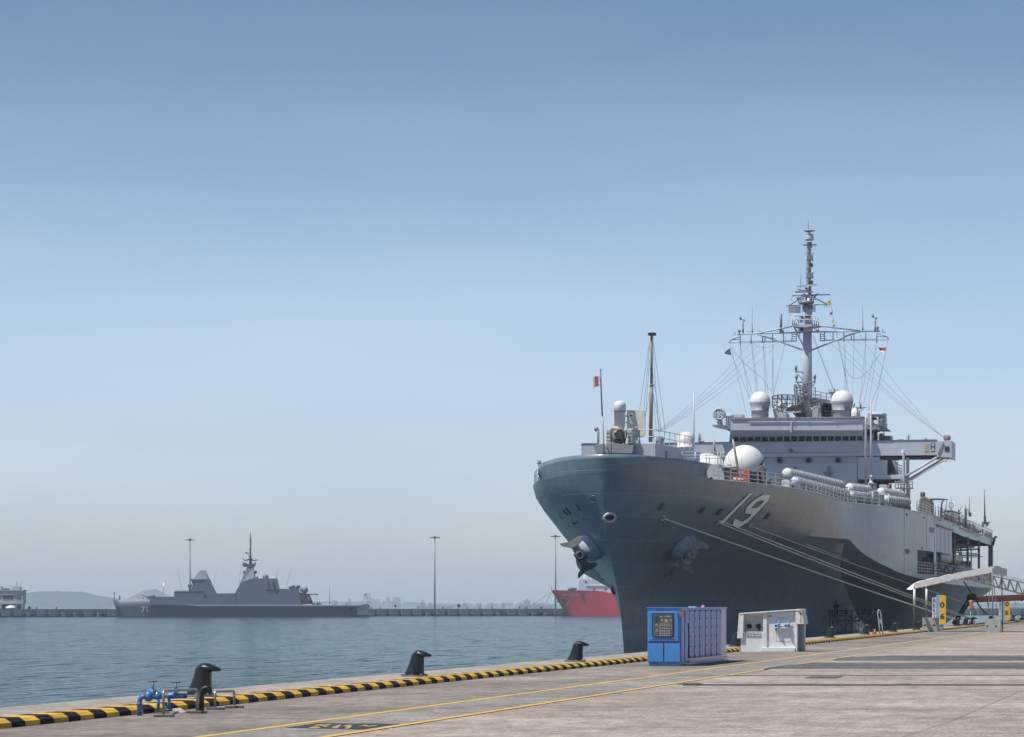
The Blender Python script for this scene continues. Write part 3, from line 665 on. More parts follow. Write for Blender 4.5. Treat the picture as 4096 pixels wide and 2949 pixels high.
# mullions as one frame
def mull(m_):
    for i in range(18):
        x = 441+i*59.8-59.8*2-0
        if x > 1300: continue
        a = P(r2, x-4.5, 1258, yb0-0.10); b_ = P(r2, x+4.5, 1258, yb0-0.10); c_ = P(r2, x+4.5, 1212, yb0-1.02); d_ = P(r2, x-4.5, 1212, yb0-1.02)
        m_.prism([a, b_, c_, d_], (0, -0.09, 0))
    for yy, Ya in ((1257, yb0-0.06), (1212, yb0-1.02)): bx(m_, r2, 240, yy-2, 1328, yy+2, Ya-0.09, .1)
one('window_frame', GREYF, br, mull)
# port side equipment platform on the bridge
def platform(m_):
    bx(m_, r2, 1330, 1155, 1530, 1163, Y0-0.5, 4); bx(m_, r2, 1340, 1163, 1450, 1172, Y0, 3)
    for x in (1445, 1480, 1525): tb(m_, r2, [(x, 1080), (x, 1158)], Y0-0.5, .05)
    for y in (1080, 1118): tb(m_, r2, [(1440, y), (1528, y)], Y0-0.5, .05)
    bx(m_, r2, 1330, 1210, 1415, 1250, Y0-0.6, .5)
one('wing_platform', GREYD, sh, platform)
one('equipment_locker', GREYF, sh, lambda m_: (bx(m_, r2, 1366, 1022, 1402, 1128, Y0-0.3, 2.5), bx(m_, r2, 1402, 1024, 1512, 1048, Y0-0.1, 2), bx(m_, r2, 1455, 1050, 1515, 1150, Y0+1, 1.5), m_.tube([P(r2, 1402, 1034, Y0-0.2), P(r2, 1500, 1036, Y0-0.2)], .2, 10)), bevel=.05)
one('weather_shield', DARK, sh, lambda m_: (bx(m_, r2, 1335, 1170, 1400, 1212, Y0+0.4, 2), bx(m_, r2, 1418, 1165, 1436, 1250, Y0+0.4, 2), bx(m_, r2, 1410, 1060, 1440, 1082, Y0+0.2, .6)))
one('radome', WHITE, sh, lambda m_: m_.lathe(P(r2, 1480, 1252, Y0+4), [(.3, 0), (.38, .5), (.44, .8), (.38, 1.05), (.001, 1.2)], 18))
one('tripod_housing', GREYL, sh, lambda m_: (bx(m_, r2, 1495, 1212, 1562, 1252, Y0+3, 2), [tb(m_, r2, [(x, 1208), (x, 1252)], Y0+2.8, .06) for x in (1505, 1525, 1545)]))
one('radome', WHITE, sh, lambda m_: m_.ball(P(r2, 1352, 1095, Y0+5), .32, 16, 10, (1, 1, 1.7)))
# starboard signal wing
def swing(m_):
    poly(m_, r2, [(100, 1122), (285, 1130), (262, 1142), (215, 1165), (180, 1150), (105, 1135)], Y0-1.5, 3.2)
one('wing_platform', GREYD, sh, swing)
def oct_ant(m_):
    c = (157, 1033); R_ = 46
    pts = [(c[0]+R_*math.cos(R(22.5+45*i))*1.0, c[1]+R_*math.sin(R(22.5+45*i))) for i in range(9)]
    tb(m_, r2, pts, Y0-1.2, .13); tb(m_, r2, pts, Y0-0.3, .1)
    for y in (1008, 1033, 1060): tb(m_, r2, [(112, y), (203, y)], Y0-1.1, .1)
    for x in (133, 157, 182): tb(m_, r2, [(x, 990), (x, 1077)], Y0-1.1, .1)
    for x in (122, 157, 192): bx(m_, r2, x-9, 1018, x+9, 1050, Y0-1.3, .3)
    poly(m_, r2, [(143, 1078), (172, 1078), (182, 1128), (135, 1128)], Y0-1.1, .9)
one('direction_finder', GREYL, sh, oct_ant)
one('equipment_locker', GREYF, sh, lambda m_: (bx(m_, r2, 255, 1036, 346, 1062, Y0+1, 2), bx(m_, r2, 212, 1042, 262, 1130, Y0-0.9, 1.6), m_.tube([P(r2, 205, 1050, Y0-1), P(r2, 262, 1050, Y0-1)], .24, 10), [tb(m_, r2, [(x, 1060), (x, 1130)], Y0-1.3, .05) for x in (205, 225, 245)]), bevel=.05)
# mushroom radomes
for x, yt, k in ((490, 850, 1.0), (1160, 840, 1.02)):
    base = P(r2, x, 1066, Y0+2.5); top = P(r2, x, yt, Y0+2.5); H = top.z-base.z; u_ = H/6.3
    rd = one('satellite_radome', WHITE, sh, lambda m_: m_.lathe(base, [(2.5*k*u_, 3.75*u_), (2.48*k*u_, 4.2*u_), (2.3*k*u_, 4.75*u_), (1.95*k*u_, 5.4*u_), (1.36*k*u_, 5.95*u_), (.6*k*u_, 6.24*u_), (.001, 6.3*u_)], 28))
    one('pedestal', mat('neck_grey', (.26, .28, .32), .5, var=.05), rd, lambda m_: m_.lathe(base, [(2.05*k*u_, 0), (2.05*k*u_, 1.62*u_), (2.18*k*u_, 1.66*u_), (2.18*k*u_, 1.76*u_), (2.07*k*u_, 1.8*u_), (2.44*k*u_, 3.2*u_), (2.53*k*u_, 3.7*u_), (2.46*k*u_, 3.8*u_)], 28))
# mast house and radar gear around the mast foot
one('mast_house', GREYF, sh, lambda m_: (poly(m_, m1, [(780, 935), (780, 840), (1085, 640), (1110, 935)], Y0+5, 4), poly(m_, m1, [(1085, 640), (1085, 560), (1320, 600), (1350, 640), (1340, 665)], Y0+4, 6), bx(m_, m1, 1300, 640, 1350, 935, Y0+6, 5)), bevel=.02)
one('open_shelves', DARK, sh, lambda m_: bx(m_, m1, 1092, 650, 1345, 932, Y0+7, 3))
one('rack', GREYL, sh, lambda m_: [tb(m_, m1, [(1120, y), (1345, y)], Y0+6.6, .05) for y in (688, 755, 815, 880)]+[tb(m_, m1, [(x, 660), (x, 930)], Y0+6.5, .06) for x in (1128, 1260, 1308)])
def mh_rail(m_):
    for x, ya, yb in ((870, 345, 545), (962, 350, 545), (995, 355, 560), (1105, 440, 600), (1208, 460, 610), (1305, 480, 620)): tb(m_, m1, [(x, ya), (x, yb)], Y0+4.2, .05)
    tb(m_, m1, [(870, 400), (995, 418), (1105, 440), (1305, 482)], Y0+4.2, .04); tb(m_, m1, [(870, 345), (1000, 350)], Y0+4.2, .04); tb(m_, m1, [(995, 500), (1105, 515), (1305, 545)], Y0+4.2, .035)
one('railing', GREYF, sh, mh_rail)
MESHM = mat('radar_mesh', (0.30, 0.29, 0.30), 0.6, var=0.3, nscale=6)
def lattice_radar(m_):
    # a curved open reflector: tall wire lattice on the left, solid mesh skirt below and right
    def pt(x, y, b=0): # bulge backwards
        u_ = (x-140)/950.0; return P(m1, x, y, Y0+1.5+1.8*math.sin(math.pi*u_)+b)
    tops = [(140, 520), (250, 492), (330, 488), (440, 490), (550, 492), (650, 490), (800, 488), (900, 486), (1000, 484), (1098, 490)]
    bots = [(150, 740), (235, 790), (330, 830), (430, 838), (550, 838), (690, 838), (840, 838), (930, 790), (1010, 735), (1085, 690)]
    for t, b_ in zip(tops[:7], bots[:7]): m_.tube([pt(*t), pt(*b_)], .07, 5)
    for i in range(40):
        f = i/39; x = 145+f*600; m_.tube([pt(x, 495), pt(x, 600)], .015, 4)
    for k in (0, .25, .5, .75, 1):
        m_.tube([pt(t[0]*(1-k)+b_[0]*k, t[1]*(1-k)+b_[1]*k) for t, b_ in zip(tops, bots)], .05, 5)
    for i in range(6):
        m_.tube([pt(*tops[i]), pt((bots[i+1][0]), (tops[i+1][1]+bots[i+1][1])/2)], .04, 4); m_.tube([pt(*bots[i]), pt(tops[i+1][0], (tops[i+1][1]+bots[i+1][1])/2)], .04, 4)
    rr = random.Random(5)
    for i in range(70):
        x = 180+rr.random()*560; y = 600+rr.random()*220; m_.tube([pt(x, y, -.3), pt(x+rr.uniform(-60, 60), y+rr.uniform(-50, 50), -.6)], .03, 4)
one('air_search_radar', GREYD, sh, lattice_radar)
def skirt(m_):
    pts_t = [(430, 745), (560, 690), (640, 700), (760, 600), (800, 560), (930, 540), (1020, 555), (1098, 570)]
    pts_b = [(400, 832), (560, 838), (700, 838), (780, 838), (850, 832), (960, 780), (1040, 735), (1085, 690)]
    vs = []; 
    for t, b_ in zip(pts_t, pts_b): vs += [P(m1, t[0], t[1], Y0+2.2), P(m1, (t[0]+b_[0])/2, (t[1]+b_[1])/2, Y0+2.9), P(m1, b_[0], b_[1], Y0+2.2)]
    vs2 = [v+Vector((0, .08, 0)) for v in vs]; n_ = len(pts_t)
    for q in (vs, vs2): m_.add(q, [(3*i+j, 3*i+3+j, 3*i+4+j, 3*i+1+j) for i in range(n_-1) for j in range(2)], True)
one('radar_reflector', MESHM, sh, skirt)
def tower_radar(m_):
    rr = random.Random(9)
    for i in range(120):
        y = 300+rr.random()*520; w = 90 if y < 500 else 70; x = 660+(y-300)*.12+rr.uniform(-w, w)
        m_.tube([P(m1, x, y, Y0+1.2+rr.random()*1.5), P(m1, x+rr.uniform(-45, 45), y+rr.uniform(-45, 45), Y0+1.2+rr.random()*1.5)], .035, 4)
    for x in (580, 620, 690, 740): tb(m_, m1, [(x, 310), (x+30, 830)], Y0+1.4, .08)
    for y in (300, 350, 400, 450, 520): tb(m_, m1, [(570, y), (600, y-10), (700, y), (755, y+25)], Y0+1.3, .05)
one('height_finder_radar', GREYD, sh, tower_radar)
one('loudhailer', GREYL, sh, lambda m_: (m_.lathe(P(m1, 808, 450, Y0+0.8), [(.24, 0), (.27, -.15), (.18, .0), (.08, .2), (.08, .5)], 18, axis=(0, 1, 0))))
one('radar_drive', BLACK, sh, lambda m_: (bx(m_, m1, 600, 840, 770, 932, Y0+1.5, 1.2), m_.tube([P(m1, 560, 850, Y0+1), P(m1, 620, 905, Y0+1)], .12, 6)), bevel=.04)
one('radome_skirt', GREYL, sh, lambda m_: poly(m_, m1, [(150, 772), (240, 772), (300, 800), (410, 842), (430, 938), (190, 940)], Y0+3, 3))
for x, y, rr_ in ((330, 700, .52), (500, 760, .36)): one('radome', WHITE, sh, lambda m_: m_.ball(P(m1, x, y, Y0+8), rr_, 16, 10))
one('radome', WHITE, sh, lambda m_: m_.lathe(P(m1, 1780, 920, Y0+9), [(.62, 0), (.60, .35), (.52, .62), (.36, .86), (.18, .98), (.001, 1.0)], 22))
one('radome', WHITE, sh, lambda m_: m_.ball(P(m1, 1745, 690, Y0+9), .2, 14, 9, (1, 1, 1.8)))
one('disc_aerial', GREYL, sh, lambda m_: (m_.lathe(P(m1, 1330, 455, Y0+5), [(.001, -.09), (.4, -.06), (.46, .03), (.4, .08), (.001, .1)], 20), m_.tube([P(m1, 1365, 450, Y0+5), P(m1, 1365, 370, Y0+5)], .09, 8), m_.tube([P(m1, 1330, 470, Y0+5), P(m1, 1330, 600, Y0+5)], .08, 8), [tb(m_, m1, [(x, 380), (x, 440)], Y0+5, .03, 4) for x in (1262, 1285, 1310, 1400, 1430, 1465)]))
one('aerial', GREYD, sh, lambda m_: (tb(m_, m1, [(1885, 640), (1885, 760)], Y0+3, .12), tb(m_, m1, [(1790, 740), (2000, 742)], Y0+3, .05), tb(m_, m1, [(1830, 745), (1830, 905)], Y0+3, .06), tb(m_, m1, [(1855, 825), (1945, 765), (1800, 765)], Y0+3, .06)))

# --- main mast
MY = Y0+3.0
mast = one('mast', GREYF, sh, lambda m_: (m_.tube([P(r2, 876, 1060, MY), P(r2, 876, 650, MY), P(r2, 877, 335, MY)], [.60, .56, .50], 24), m_.tube([P(r3, 1045, 1250, MY), P(r3, 1048, 890, MY)], [.5, .36], 20)))
def upper(m_):
    m_.tube([P(r3, 1058, 900, MY), P(r3, 1058, 330, MY)], [.19, .13], 10)
    ladder(m_, r3, 1028, 1046, 395, 860, MY-0.2, 34, .045)
    for y in (490, 687): bx(m_, r3, 1030, y-26, 1088, y+26, MY-0.3, .6)
    for y in (450, 520, 655, 710): tb(m_, r3, [(1012, y), (1028, y)], MY, .04); tb(m_, r3, [(1085, y+6), (1102, y)], MY, .05)
    for y in (575, 765): m_.ball(P(r3, 1082, y, MY), .16, 8, 5, (1, 1, 1.6)); tb(m_, r3, [(1060, y+8), (1098, y+8)], MY, .06)
    for y in (400, 440, 545, 610, 735, 800, 840): bx(m_, r3, 1034, y-7, 1072, y+7, MY-0.25, .5)
um = one('topmast', GREYD, sh, upper)
one('beacon_drum', GREYF, um, lambda m_: (m_.lathe(P(r3, 1056, 305, MY), [(.001, 0), (.50, 0), (.50, .18), (.47, .55), (.42, .72), (.001, .74)], 22), m_.tube([P(r3, 1056, 245, MY), P(r3, 1056, 225, MY)], .16, 8), m_.lathe(P(r3, 1055, 218, MY), [(.001, 0), (.2, .0), (.69, .17), (.69, .24), (.3, .32), (.001, .34)], 24)))
one('lightning_rod', GREYD, um, lambda m_: (tb(m_, r3, [(1042, 215), (1042, 112)], MY-0.4, .055), tb(m_, r3, [(1042, 115), (1041, 66)], MY-0.4, .02)))
def ringp(m_):
    for cx_ in (1014, 1100):
        c_ = P(r3, cx_, 354, MY); m_.tube([c_+Vector((math.cos(t)*.34, math.sin(t)*.34, 0)) for t in [2*math.pi*i/16 for i in range(17)]], .05, 6)
    m_.tube([P(r3, 985, 354, MY), P(r3, 1130, 354, MY)], .05, 6); bx(m_, r3, 1030, 322, 1080, 385, MY-.2, .4); tb(m_, r3, [(1036, 370), (1036, 388)], MY-.2, .09); tb(m_, r3, [(1080, 370), (1080, 388)], MY-.2, .09)
one('ring_aerial', GREYD, um, ringp)
yd = one('yard', GREYF, sh, lambda m_: (tb(m_, r3, [(290, 1324), (1000, 1306)], MY, .09, 8), tb(m_, r3, [(1090, 1302), (1820, 1292)], MY, .09, 8),
    tb(m_, r3, [(480, 1322), (875, 1236)], MY-.3, .10, 8), tb(m_, r3, [(1085, 1226), (1190, 1236), (1610, 1290)], MY-.3, .10, 8), tb(m_, r3, [(490, 1325), (700, 1394), (985, 1500)], MY, .10, 8), tb(m_, r3, [(1605, 1296), (1500, 1330), (1080, 1500)], MY, .10, 8),
    tb(m_, r3, [(885, 1250), (1010, 1490)], MY-1, .09, 6), tb(m_, r3, [(215, 1330), (300, 1332)], MY, .07), tb(m_, r3, [(1800, 1300), (1886, 1302)], MY, .07)))
def hooks(m_):
    tb(m_, r3, [(187, 1420), (190, 1400), (205, 1386), (300, 1356), (300, 1330)], MY, .06); tb(m_, r3, [(205, 1388), (300, 1380)], MY, .045); tb(m_, r3, [(1912, 1388), (1910, 1368), (1895, 1352), (1790, 1318)], MY, .06); tb(m_, r3, [(1900, 1355), (1790, 1350)], MY, .045)
    tb(m_, r3, [(190, 1420), (420, 1418), (915, 1405)], MY, .035); tb(m_, r3, [(1172, 1398), (1600, 1392), (1910, 1388)], MY, .035); tb(m_, r3, [(300, 1408), (860, 1398)], MY, .035); tb(m_, r3, [(1220, 1388), (1790, 1378)], MY, .035)
    for x, y0_, y1_ in ((303, 1330, 1440), (420, 1325, 1430), (545, 1345, 1420), (572, 1355, 1412), (655, 1318, 1415), (773, 1315, 1420), (950, 1310, 1345), (1218, 1302, 1395), (1312, 1300, 1400), (1430, 1298, 1405), (1510, 1340, 1392), (1540, 1325, 1410), (1668, 1298, 1400), (1788, 1300, 1420)): tb(m_, r3, [(x, y0_), (x, y1_)], MY, .06)
    for x in (865, 1172): ladder(m_, r3, x, x+48, 1318, 1405, MY, 4, .05)
one('yard_stirrup', GREYD, yd, hooks)
def yardtop(m_):
    for x0_, yb_, f in ((332, 1310, 1), (1772, 1285, -1)):
        tb(m_, r3, [(x0_, yb_), (x0_, yb_-60)], MY, .12); tb(m_, r3, [(x0_, yb_-60), (x0_, yb_-138)], MY, .07); tb(m_, r3, [(x0_-28, yb_-145), (x0_+22, yb_-137)], MY, .05)
        m_.ball(P(r3, x0_-27, yb_-157, MY), .14, 8, 5, (1, 1, 1.5)); m_.ball(P(r3, x0_+16, yb_-130, MY), .1, 8, 5)
    for x, yb_, yt in ((432, 1308, 1005), (1636, 1282, 985)): tb(m_, r3, [(x, yb_), (x, yb_-40)], MY, .1); tb(m_, r3, [(x, yb_-30), (x, yb_-120)], MY, .045); tb(m_, r3, [(x, yb_-120), (x, yt)], MY, .022)
    tb(m_, r3, [(746, 1290), (746, 1107)], MY, .15, 8); bx(m_, r3, 728, 1280, 768, 1302, MY-.3, .6)
    for x, y in ((292, 1290), (1798, 1255)): m_.ball(P(r3, x, y, MY), .17, 8, 6); tb(m_, r3, [(x, y), (x, y+35)], MY, .1)
    for x, y in ((243, 1312), (1852, 1278)): m_.ball(P(r3, x, y, MY), .08, 8, 5); tb(m_, r3, [(x, y), (x, y+20)], MY, .05)
    for x in (365, 500, 600, 690, 1240, 1330, 1490, 1560, 1720): tb(m_, r3, [(x, 1296), (x+40, 1294), (x+40, 1312)], MY, .025, 4)
one('yard_aerial', GREYD, yd, yardtop)
def basket(m_):
    poly(m_, r3, [(870, 1212), (1005, 1220), (1150, 1214), (1156, 1232), (1000, 1250), (872, 1240)], MY-1.6, 2.6)
    for (xa, ya, xb, yb_) in ((870, 1130, 935, 1128), (935, 1122, 1085, 1122), (1085, 1122, 1155, 1168)):
        for k in (0, .5): tb(m_, r3, [(xa, ya+(1215-ya)*k), (xb, yb_+(1215-yb_)*k)], MY-1.6, .05)
    for x, ya in ((872, 1128), (892, 1150), (915, 1172), (1085, 1122), (1110, 1138), (1132, 1152), (1155, 1168)): tb(m_, r3, [(x, ya), (x, 1225)], MY-1.6, .06)
    tb(m_, r3, [(870, 1130), (935, 1180), (940, 1215)], MY-1.4, .05); bx(m_, r3, 935, 1250, 1080, 1300, MY-1, 1.2)
    for (a, b_) in (((890, 1250), (935, 1310)), ((1155, 1235), (1155, 1285)), ((1090, 1300), (1155, 1285)), ((1085, 1250), (1155, 1290)), ((1005, 1250), (1005, 1310))): tb(m_, r3, [a, b_], MY-1.2, .06)
    bx(m_, r3, 938, 1128, 992, 1170, MY-1.4, .6); bx(m_, r3, 950, 1175, 985, 1200, MY-1.4, .5); tb(m_, r3, [(990, 1160), (1085, 1160)], MY-1.4, .06)
one('mast_platform', GREYF, sh, basket)
one('camera_housing', BLACK, sh, lambda m_: (bx(m_, r3, 960, 1130, 985, 1146, MY-1.45, .1), bx(m_, r3, 958, 1258, 988, 1290, MY-1.1, .2), bx(m_, r3, 1008, 1125, 1060, 1140, MY-.9, .3)))
def crow(m_):
    m_.lathe(P(r3, 1020, 1000, MY), [(.001, 0), (.85, 0), (.9, .18), (.82, .34), (.001, .34)], 24); m_.lathe(P(r3, 1035, 1060, MY), [(.3, -.3), (.62, .1), (.62, .5), (.3, .6)], 18)
    tb(m_, r3, [(805, 1018), (940, 1010)], MY, .06); tb(m_, r3, [(1108, 1006), (1285, 1003)], MY, .06); tb(m_, r3, [(865, 908), (1000, 900), (1282, 895)], MY, .07)
    tb(m_, r3, [(832, 1015), (935, 950), (985, 905)], MY, .07); tb(m_, r3, [(1245, 1000), (1115, 932), (1085, 905)], MY, .07)
    for x in (938, 960, 985, 1065, 1100): tb(m_, r3, [(x, 905), (x, 985)], MY-.4, .06)
    for y in (925, 945): tb(m_, r3, [(925, y+8), (1000, y-10)], MY-.4, .06); tb(m_, r3, [(1065, y-10), (1125, y+6)], MY-.4, .05)
    m_.ball(P(r3, 926, 935, MY), .17, 8, 6); m_.ball(P(r3, 1022, 822, MY-.4), .2, 8, 6); tb(m_, r3, [(1100, 925), (1150, 885)], MY, .1); tb(m_, r3, [(925, 835), (960, 848), (1020, 850)], MY, .07); tb(m_, r3, [(948, 835), (948, 850)], MY, .12)
    tb(m_, r3, [(958, 830), (963, 685)], MY, .025, 4); tb(m_, r3, [(868, 910), (860, 960)], MY, .03, 4)
    for x in (805, 1220, 1243, 1268): tb(m_, r3, [(x, 1010), (x, 1035)], MY, .03, 4)
    bx(m_, r3, 985, 885, 1015, 915, MY-.5, .5); bx(m_, r3, 1010, 900, 1080, 1000, MY-.35, .7)
one('upper_yard', GREYD, sh, crow)
one('radar_bar', GREYL, sh, lambda m_: (m_.bar(P(r3, 915, 808, MY-.4), P(r3, 1135, 788, MY-.4), .12, .2), m_.tube([P(r3, 1040, 798, MY-.4), P(r3, 1040, 860, MY-.4)], .1, 8)))
one('radar_bar', mat('radar_blue_grey', (0.10, 0.16, 0.26), 0.5), sh, lambda m_: m_.bar(P(r3, 900, 866, MY-.5), P(r3, 1100, 867, MY-.5), .12, .16))
def grid_ant(m_):
    for i in range(26):
        x = 828+i*5.2; tb(m_, r3, [(x, 1012+(i % 7)*.5), (x, 1092)], MY-.6-.4*math.sin(i/25*math.pi), .018, 4)
    for y in (1010, 1035, 1050, 1072, 1092): m_.tube([P(r3, 828+i*13, y, MY-.6-.4*math.sin(i/10*math.pi)) for i in range(11)], .035, 4)
    for i in range(6): x = 1090+i*6; tb(m_, r3, [(x, 1012), (x+2, 1080)], MY-.4, .02, 4)
    for y in (1012, 1048, 1080): tb(m_, r3, [(1085, y), (1124, y)], MY-.4, .03, 4)
    for i in range(20):
        rr = random.Random(i); x = 960+rr.random()*130; y = 1010+rr.random()*90; tb(m_, r3, [(x, y), (x+rr.uniform(-25, 25), y+rr.uniform(-20, 20))], MY-.7, .035, 4)
one('surface_search_radar', GREYD, sh, grid_ant)
def mast_arms(m_):
    tb(m_, m1, [(610, 30), (770, 45), (800, 95)], MY-.3, .1); tb(m_, m1, [(625, 60), (755, 205)], MY-.3, .06); tb(m_, m1, [(605, 238), (740, 243)], MY-.3, .1); tb(m_, m1, [(1000, 232), (835, 250), (845, 300)], MY-.6, .09); tb(m_, m1, [(740, 243), (790, 300)], MY-.7, .08); tb(m_, m1, [(635, 250), (680, 310)], MY-.3, .06); tb(m_, m1, [(985, 245), (935, 325)], MY-.3, .06)
    for x, y in ((612, -60), (622, 120), (982, 115)): tb(m_, m1, [(x, y-20), (x, y+60)], MY-.3, .16, 8); tb(m_, m1, [(x, y+60), (x, y+115)], MY-.3, .08)
one('whip_bracket', GREYD, sh, mast_arms)
# --- halyards and stays
def line(name, pts, r=.022, par=sh, m_=WIRE, sag=0.0):
    a, b_ = Vector(pts[0]), Vector(pts[-1]); q = []
    if len(pts) == 2:
        for i in range(13): t = i/12; p = a.lerp(b_, t); p.z -= sag*4*t*(1-t); q.append(p)
    else: q = [Vector(p) for p in pts]
    return MB().tube(q, r, 5).build(name, m_, par)
HL = [((245, 455), (385, 1062)), ((262, 560), (405, 905)), ((328, 400), (330, 560), (430, 872)), ((330, 470), (405, 915)), ((417, 400), (475, 852)), ((420, 470), (462, 850)), ((513, 400), (555, 868)), ((516, 470), (535, 862)),
      ((593, 400), (600, 870)), ((597, 470), (588, 870)), ((735, 215), (690, 470), (575, 990)), ((1115, 350), (1215, 855)), ((1175, 380), (1183, 860)), ((1185, 470), (1195, 860)), ((1257, 400), (1247, 890)), ((1350, 460), (1305, 960)),
      ((1354, 400), (1345, 760), (1300, 950)), ((1443, 380), (1430, 600), (1370, 1010)), ((1440, 470), (1400, 640), (1320, 1030)), ((1535, 440), (1500, 600), (1425, 1005)), ((1510, 560), (1455, 800), (1375, 1010)), ((920, 400), (1085, 830)), ((925, 390), (1090, 830)),
      ((1062, 65), (1075, 170), (1100, 330), (1215, 850))]
for pts in HL: line('halyard', [P(r2, x, y, MY-.1+i*.3) for i, (x, y) in enumerate(pts)], .017)
line('halyard', [P(r2, x, y, MY) for x, y in ((1190, 660), (1215, 715), (1255, 742), (1300, 742), (1345, 710), (1395, 650), (1470, 540))], .022)
line('halyard', [P(r2, x, y, MY) for x, y in ((250, 485), (350, 610), (440, 690), (520, 750), (550, 815), (588, 845))], .022)
line('halyard', [P(r2, x, y, MY) for x, y in ((430, 455), (480, 485), (540, 495), (620, 460))], .018)
sm = P(r1, 1185, 905, 252)
for (x, y) in ((1960, 165), (2040, 165), (2110, 165), (2177, 190)): line('stay', [P(r1, x, y, MY), P(r1, 1150+(x-1960)*.16, 930, 262)], .014, sag=.5)
for (x, y) in ((960, 345), (1030, 350), (1165, 380), (1300, 380)): line('stay', [P(r2, x, y, MY), P(r2, 1985, 1222, Y0+1)], .014, sag=.6)
# signal flags
def flag(name, cols, cr, quads, Y, parent, label=None):
    for mm, pts in zip(cols, quads):
        mb = MB(); n_ = len(pts); v = [P(cr, x, y, Y+0.10*math.sin(x*.35)) for x, y in pts]; mb.add(v, [tuple(range(n_))]); mb.add([p+Vector((0, .02, 0)) for p in v], [tuple(range(n_))]); mb.build(name, mm, parent)
fR = mat('flag_red', (0.50, 0.035, 0.05), .8); fW = mat('flag_white', (.72, .70, .68), .8); fB = mat('flag_blue', (.02, .06, .22), .8); fY = mat('flag_yellow', (.55, .34, .03), .8); fN = mat('flag_navy', (.02, .03, .07), .8)
flag('signal_flag', [fB, fY], r3, [[(190, 1476), (205, 1556), (160, 1546), (124, 1533), (150, 1508)], [(189, 1496), (200, 1545), (160, 1530)]], MY-.2, sh)
flag('ensign', [fR, fW], r3, [[(1892, 1468), (1850, 1474), (1806, 1468), (1818, 1500), (1850, 1502), (1884, 1508)], [(1884, 1507), (1850, 1502), (1818, 1500), (1838, 1526), (1860, 1534), (1876, 1546)]], MY-.2, sh)
flag('signal_flag', [fY, fN], r3, [[(1282, 952), (1258, 968), (1240, 988), (1256, 1004), (1292, 1004)], [(1268, 966), (1262, 996), (1274, 996), (1278, 966)]], MY-.2, sh)
flag('signal_flag', [mat('flag_brown', (.22, .07, .08), .8), fY, fN], r3, [[(1308, 1072), (1276, 1098), (1282, 1122), (1308, 1104)], [(1300, 1176), (1296, 1198), (1326, 1196), (1322, 1172)], [(1330, 1222), (1302, 1240), (1306, 1268), (1334, 1250)]], MY-.2, sh)

# --- forecastle house with the close-in gun
HY_ = 240.0
fh = one('forecastle_house', GREYF, sh, lambda m_: (bx(m_, z0, 92, 852, 1192, 1090, HY_, 5),
     m_.hexa([P(z0, 1192, 1140, HY_), P(z0, 1215, 1140, HY_), Vector((P(z0, 1215, 1140, HY_).x+1.6, HY_+13, 11.7)), Vector((P(z0, 700, 1140, HY_).x, HY_+13, 11.7)),
              P(z0, 1192, 852, HY_), P(z0, 1215, 852, HY_), Vector((P(z0, 1215, 852, HY_).x+1.6, HY_+13, P(z0, 1200, 852, HY_).z)), Vector((P(z0, 700, 852, HY_).x, HY_+13, P(z0, 1200, 852, HY_).z))])), bevel=.02)
one('house_edge', GREYD, fh, lambda m_: (bx(m_, z0, 92, 843, 345, 853, HY_-.05, 4), bx(m_, z0, 1415, 925, 1480, 950, HY_+9, 1.5), bx(m_, z0, 1195, 848, 1235, 862, HY_+1, 3), bx(m_, z0, 1465, 940, 1482, 1085, HY_+11, .3), bx(m_, z0, 1228, 860, 1238, 1060, HY_+3, .12)))
one('vent_box', GREYD, fh, lambda m_: poly(m_, z0, [(1312, 950), (1382, 955), (1382, 1045), (1362, 1062), (1320, 1045)], HY_+2.8, .8), bevel=.03)
one('gun_tub', mat('tub_grey', (.23, .235, .24), .6, var=.08), sh, lambda m_: (poly(m_, z0, [(280, 890), (450, 838), (545, 836), (545, 992), (325, 1004)], HY_-1.2, 2.2), poly(m_, z0, [(545, 836), (888, 880), (868, 1000), (545, 992)], HY_-1.15, 2.2)), bevel=.02)
gY = HY_-.3
gun = one('close_in_gun', GREYL, sh, lambda m_: m_.tube([P(z0, 660, 840, gY), P(z0, 660, 600, gY)], .45, 20))
gb = P(z0, 678, 608, gY)
one('gun_radome', WHITE, gun, lambda m_: m_.lathe(gb, [(.001, -.05), (.44, 0), (.455, 1.3), (.50, 1.34), (.50, 1.80), (.45, 2.0), (.3, 2.13), (.15, 2.18), (.001, 2.19)], 28))
one('radome_band', GREYD, gun, lambda m_: m_.lathe(gb, [(.463, 1.27), (.503, 1.30), (.503, 1.35), (.49, 1.36)], 28))
one('gun_cover', mat('gun_canvas', (.26, .235, .20), .9, var=.25, nscale=3, bump=.06, bscale=3), gun, lambda m_: (m_.lathe(P(z0, 655, 850, gY-.25), [(.35, 0), (.5, .2), (.58, .6), (.56, .95), (.46, 1.2), (.3, 1.3), (.001, 1.31)], 16), m_.tube([P(z0, 640, 720, gY-.7), P(z0, 600, 665, gY-1.0)], [.2, .13], 10), poly(m_, z0, [(550, 610), (690, 632), (640, 655), (560, 650)], gY-.95, .8)))
one('gun_barrel', BLACK, gun, lambda m_: (m_.lathe(P(z0, 615, 690, gY-1.02), [(.001, 0), (.11, 0), (.13, .5)], 12, axis=(0, 1, 0)), bx(m_, z0, 585, 775, 695, 835, gY-.85, .5), m_.tube([P(z0, 700, 640, gY-.7), P(z0, 735, 740, gY-.75), P(z0, 760, 845, gY-.7)], .05, 6), m_.tube([P(z0, 555, 640, gY-.6), P(z0, 548, 740, gY-.7), P(z0, 560, 820, gY-.7)], .04, 6), m_.tube([P(z0, 770, 640, gY-.6), P(z0, 778, 740, gY-.6), P(z0, 745, 850, gY-.6)], .06, 6)))
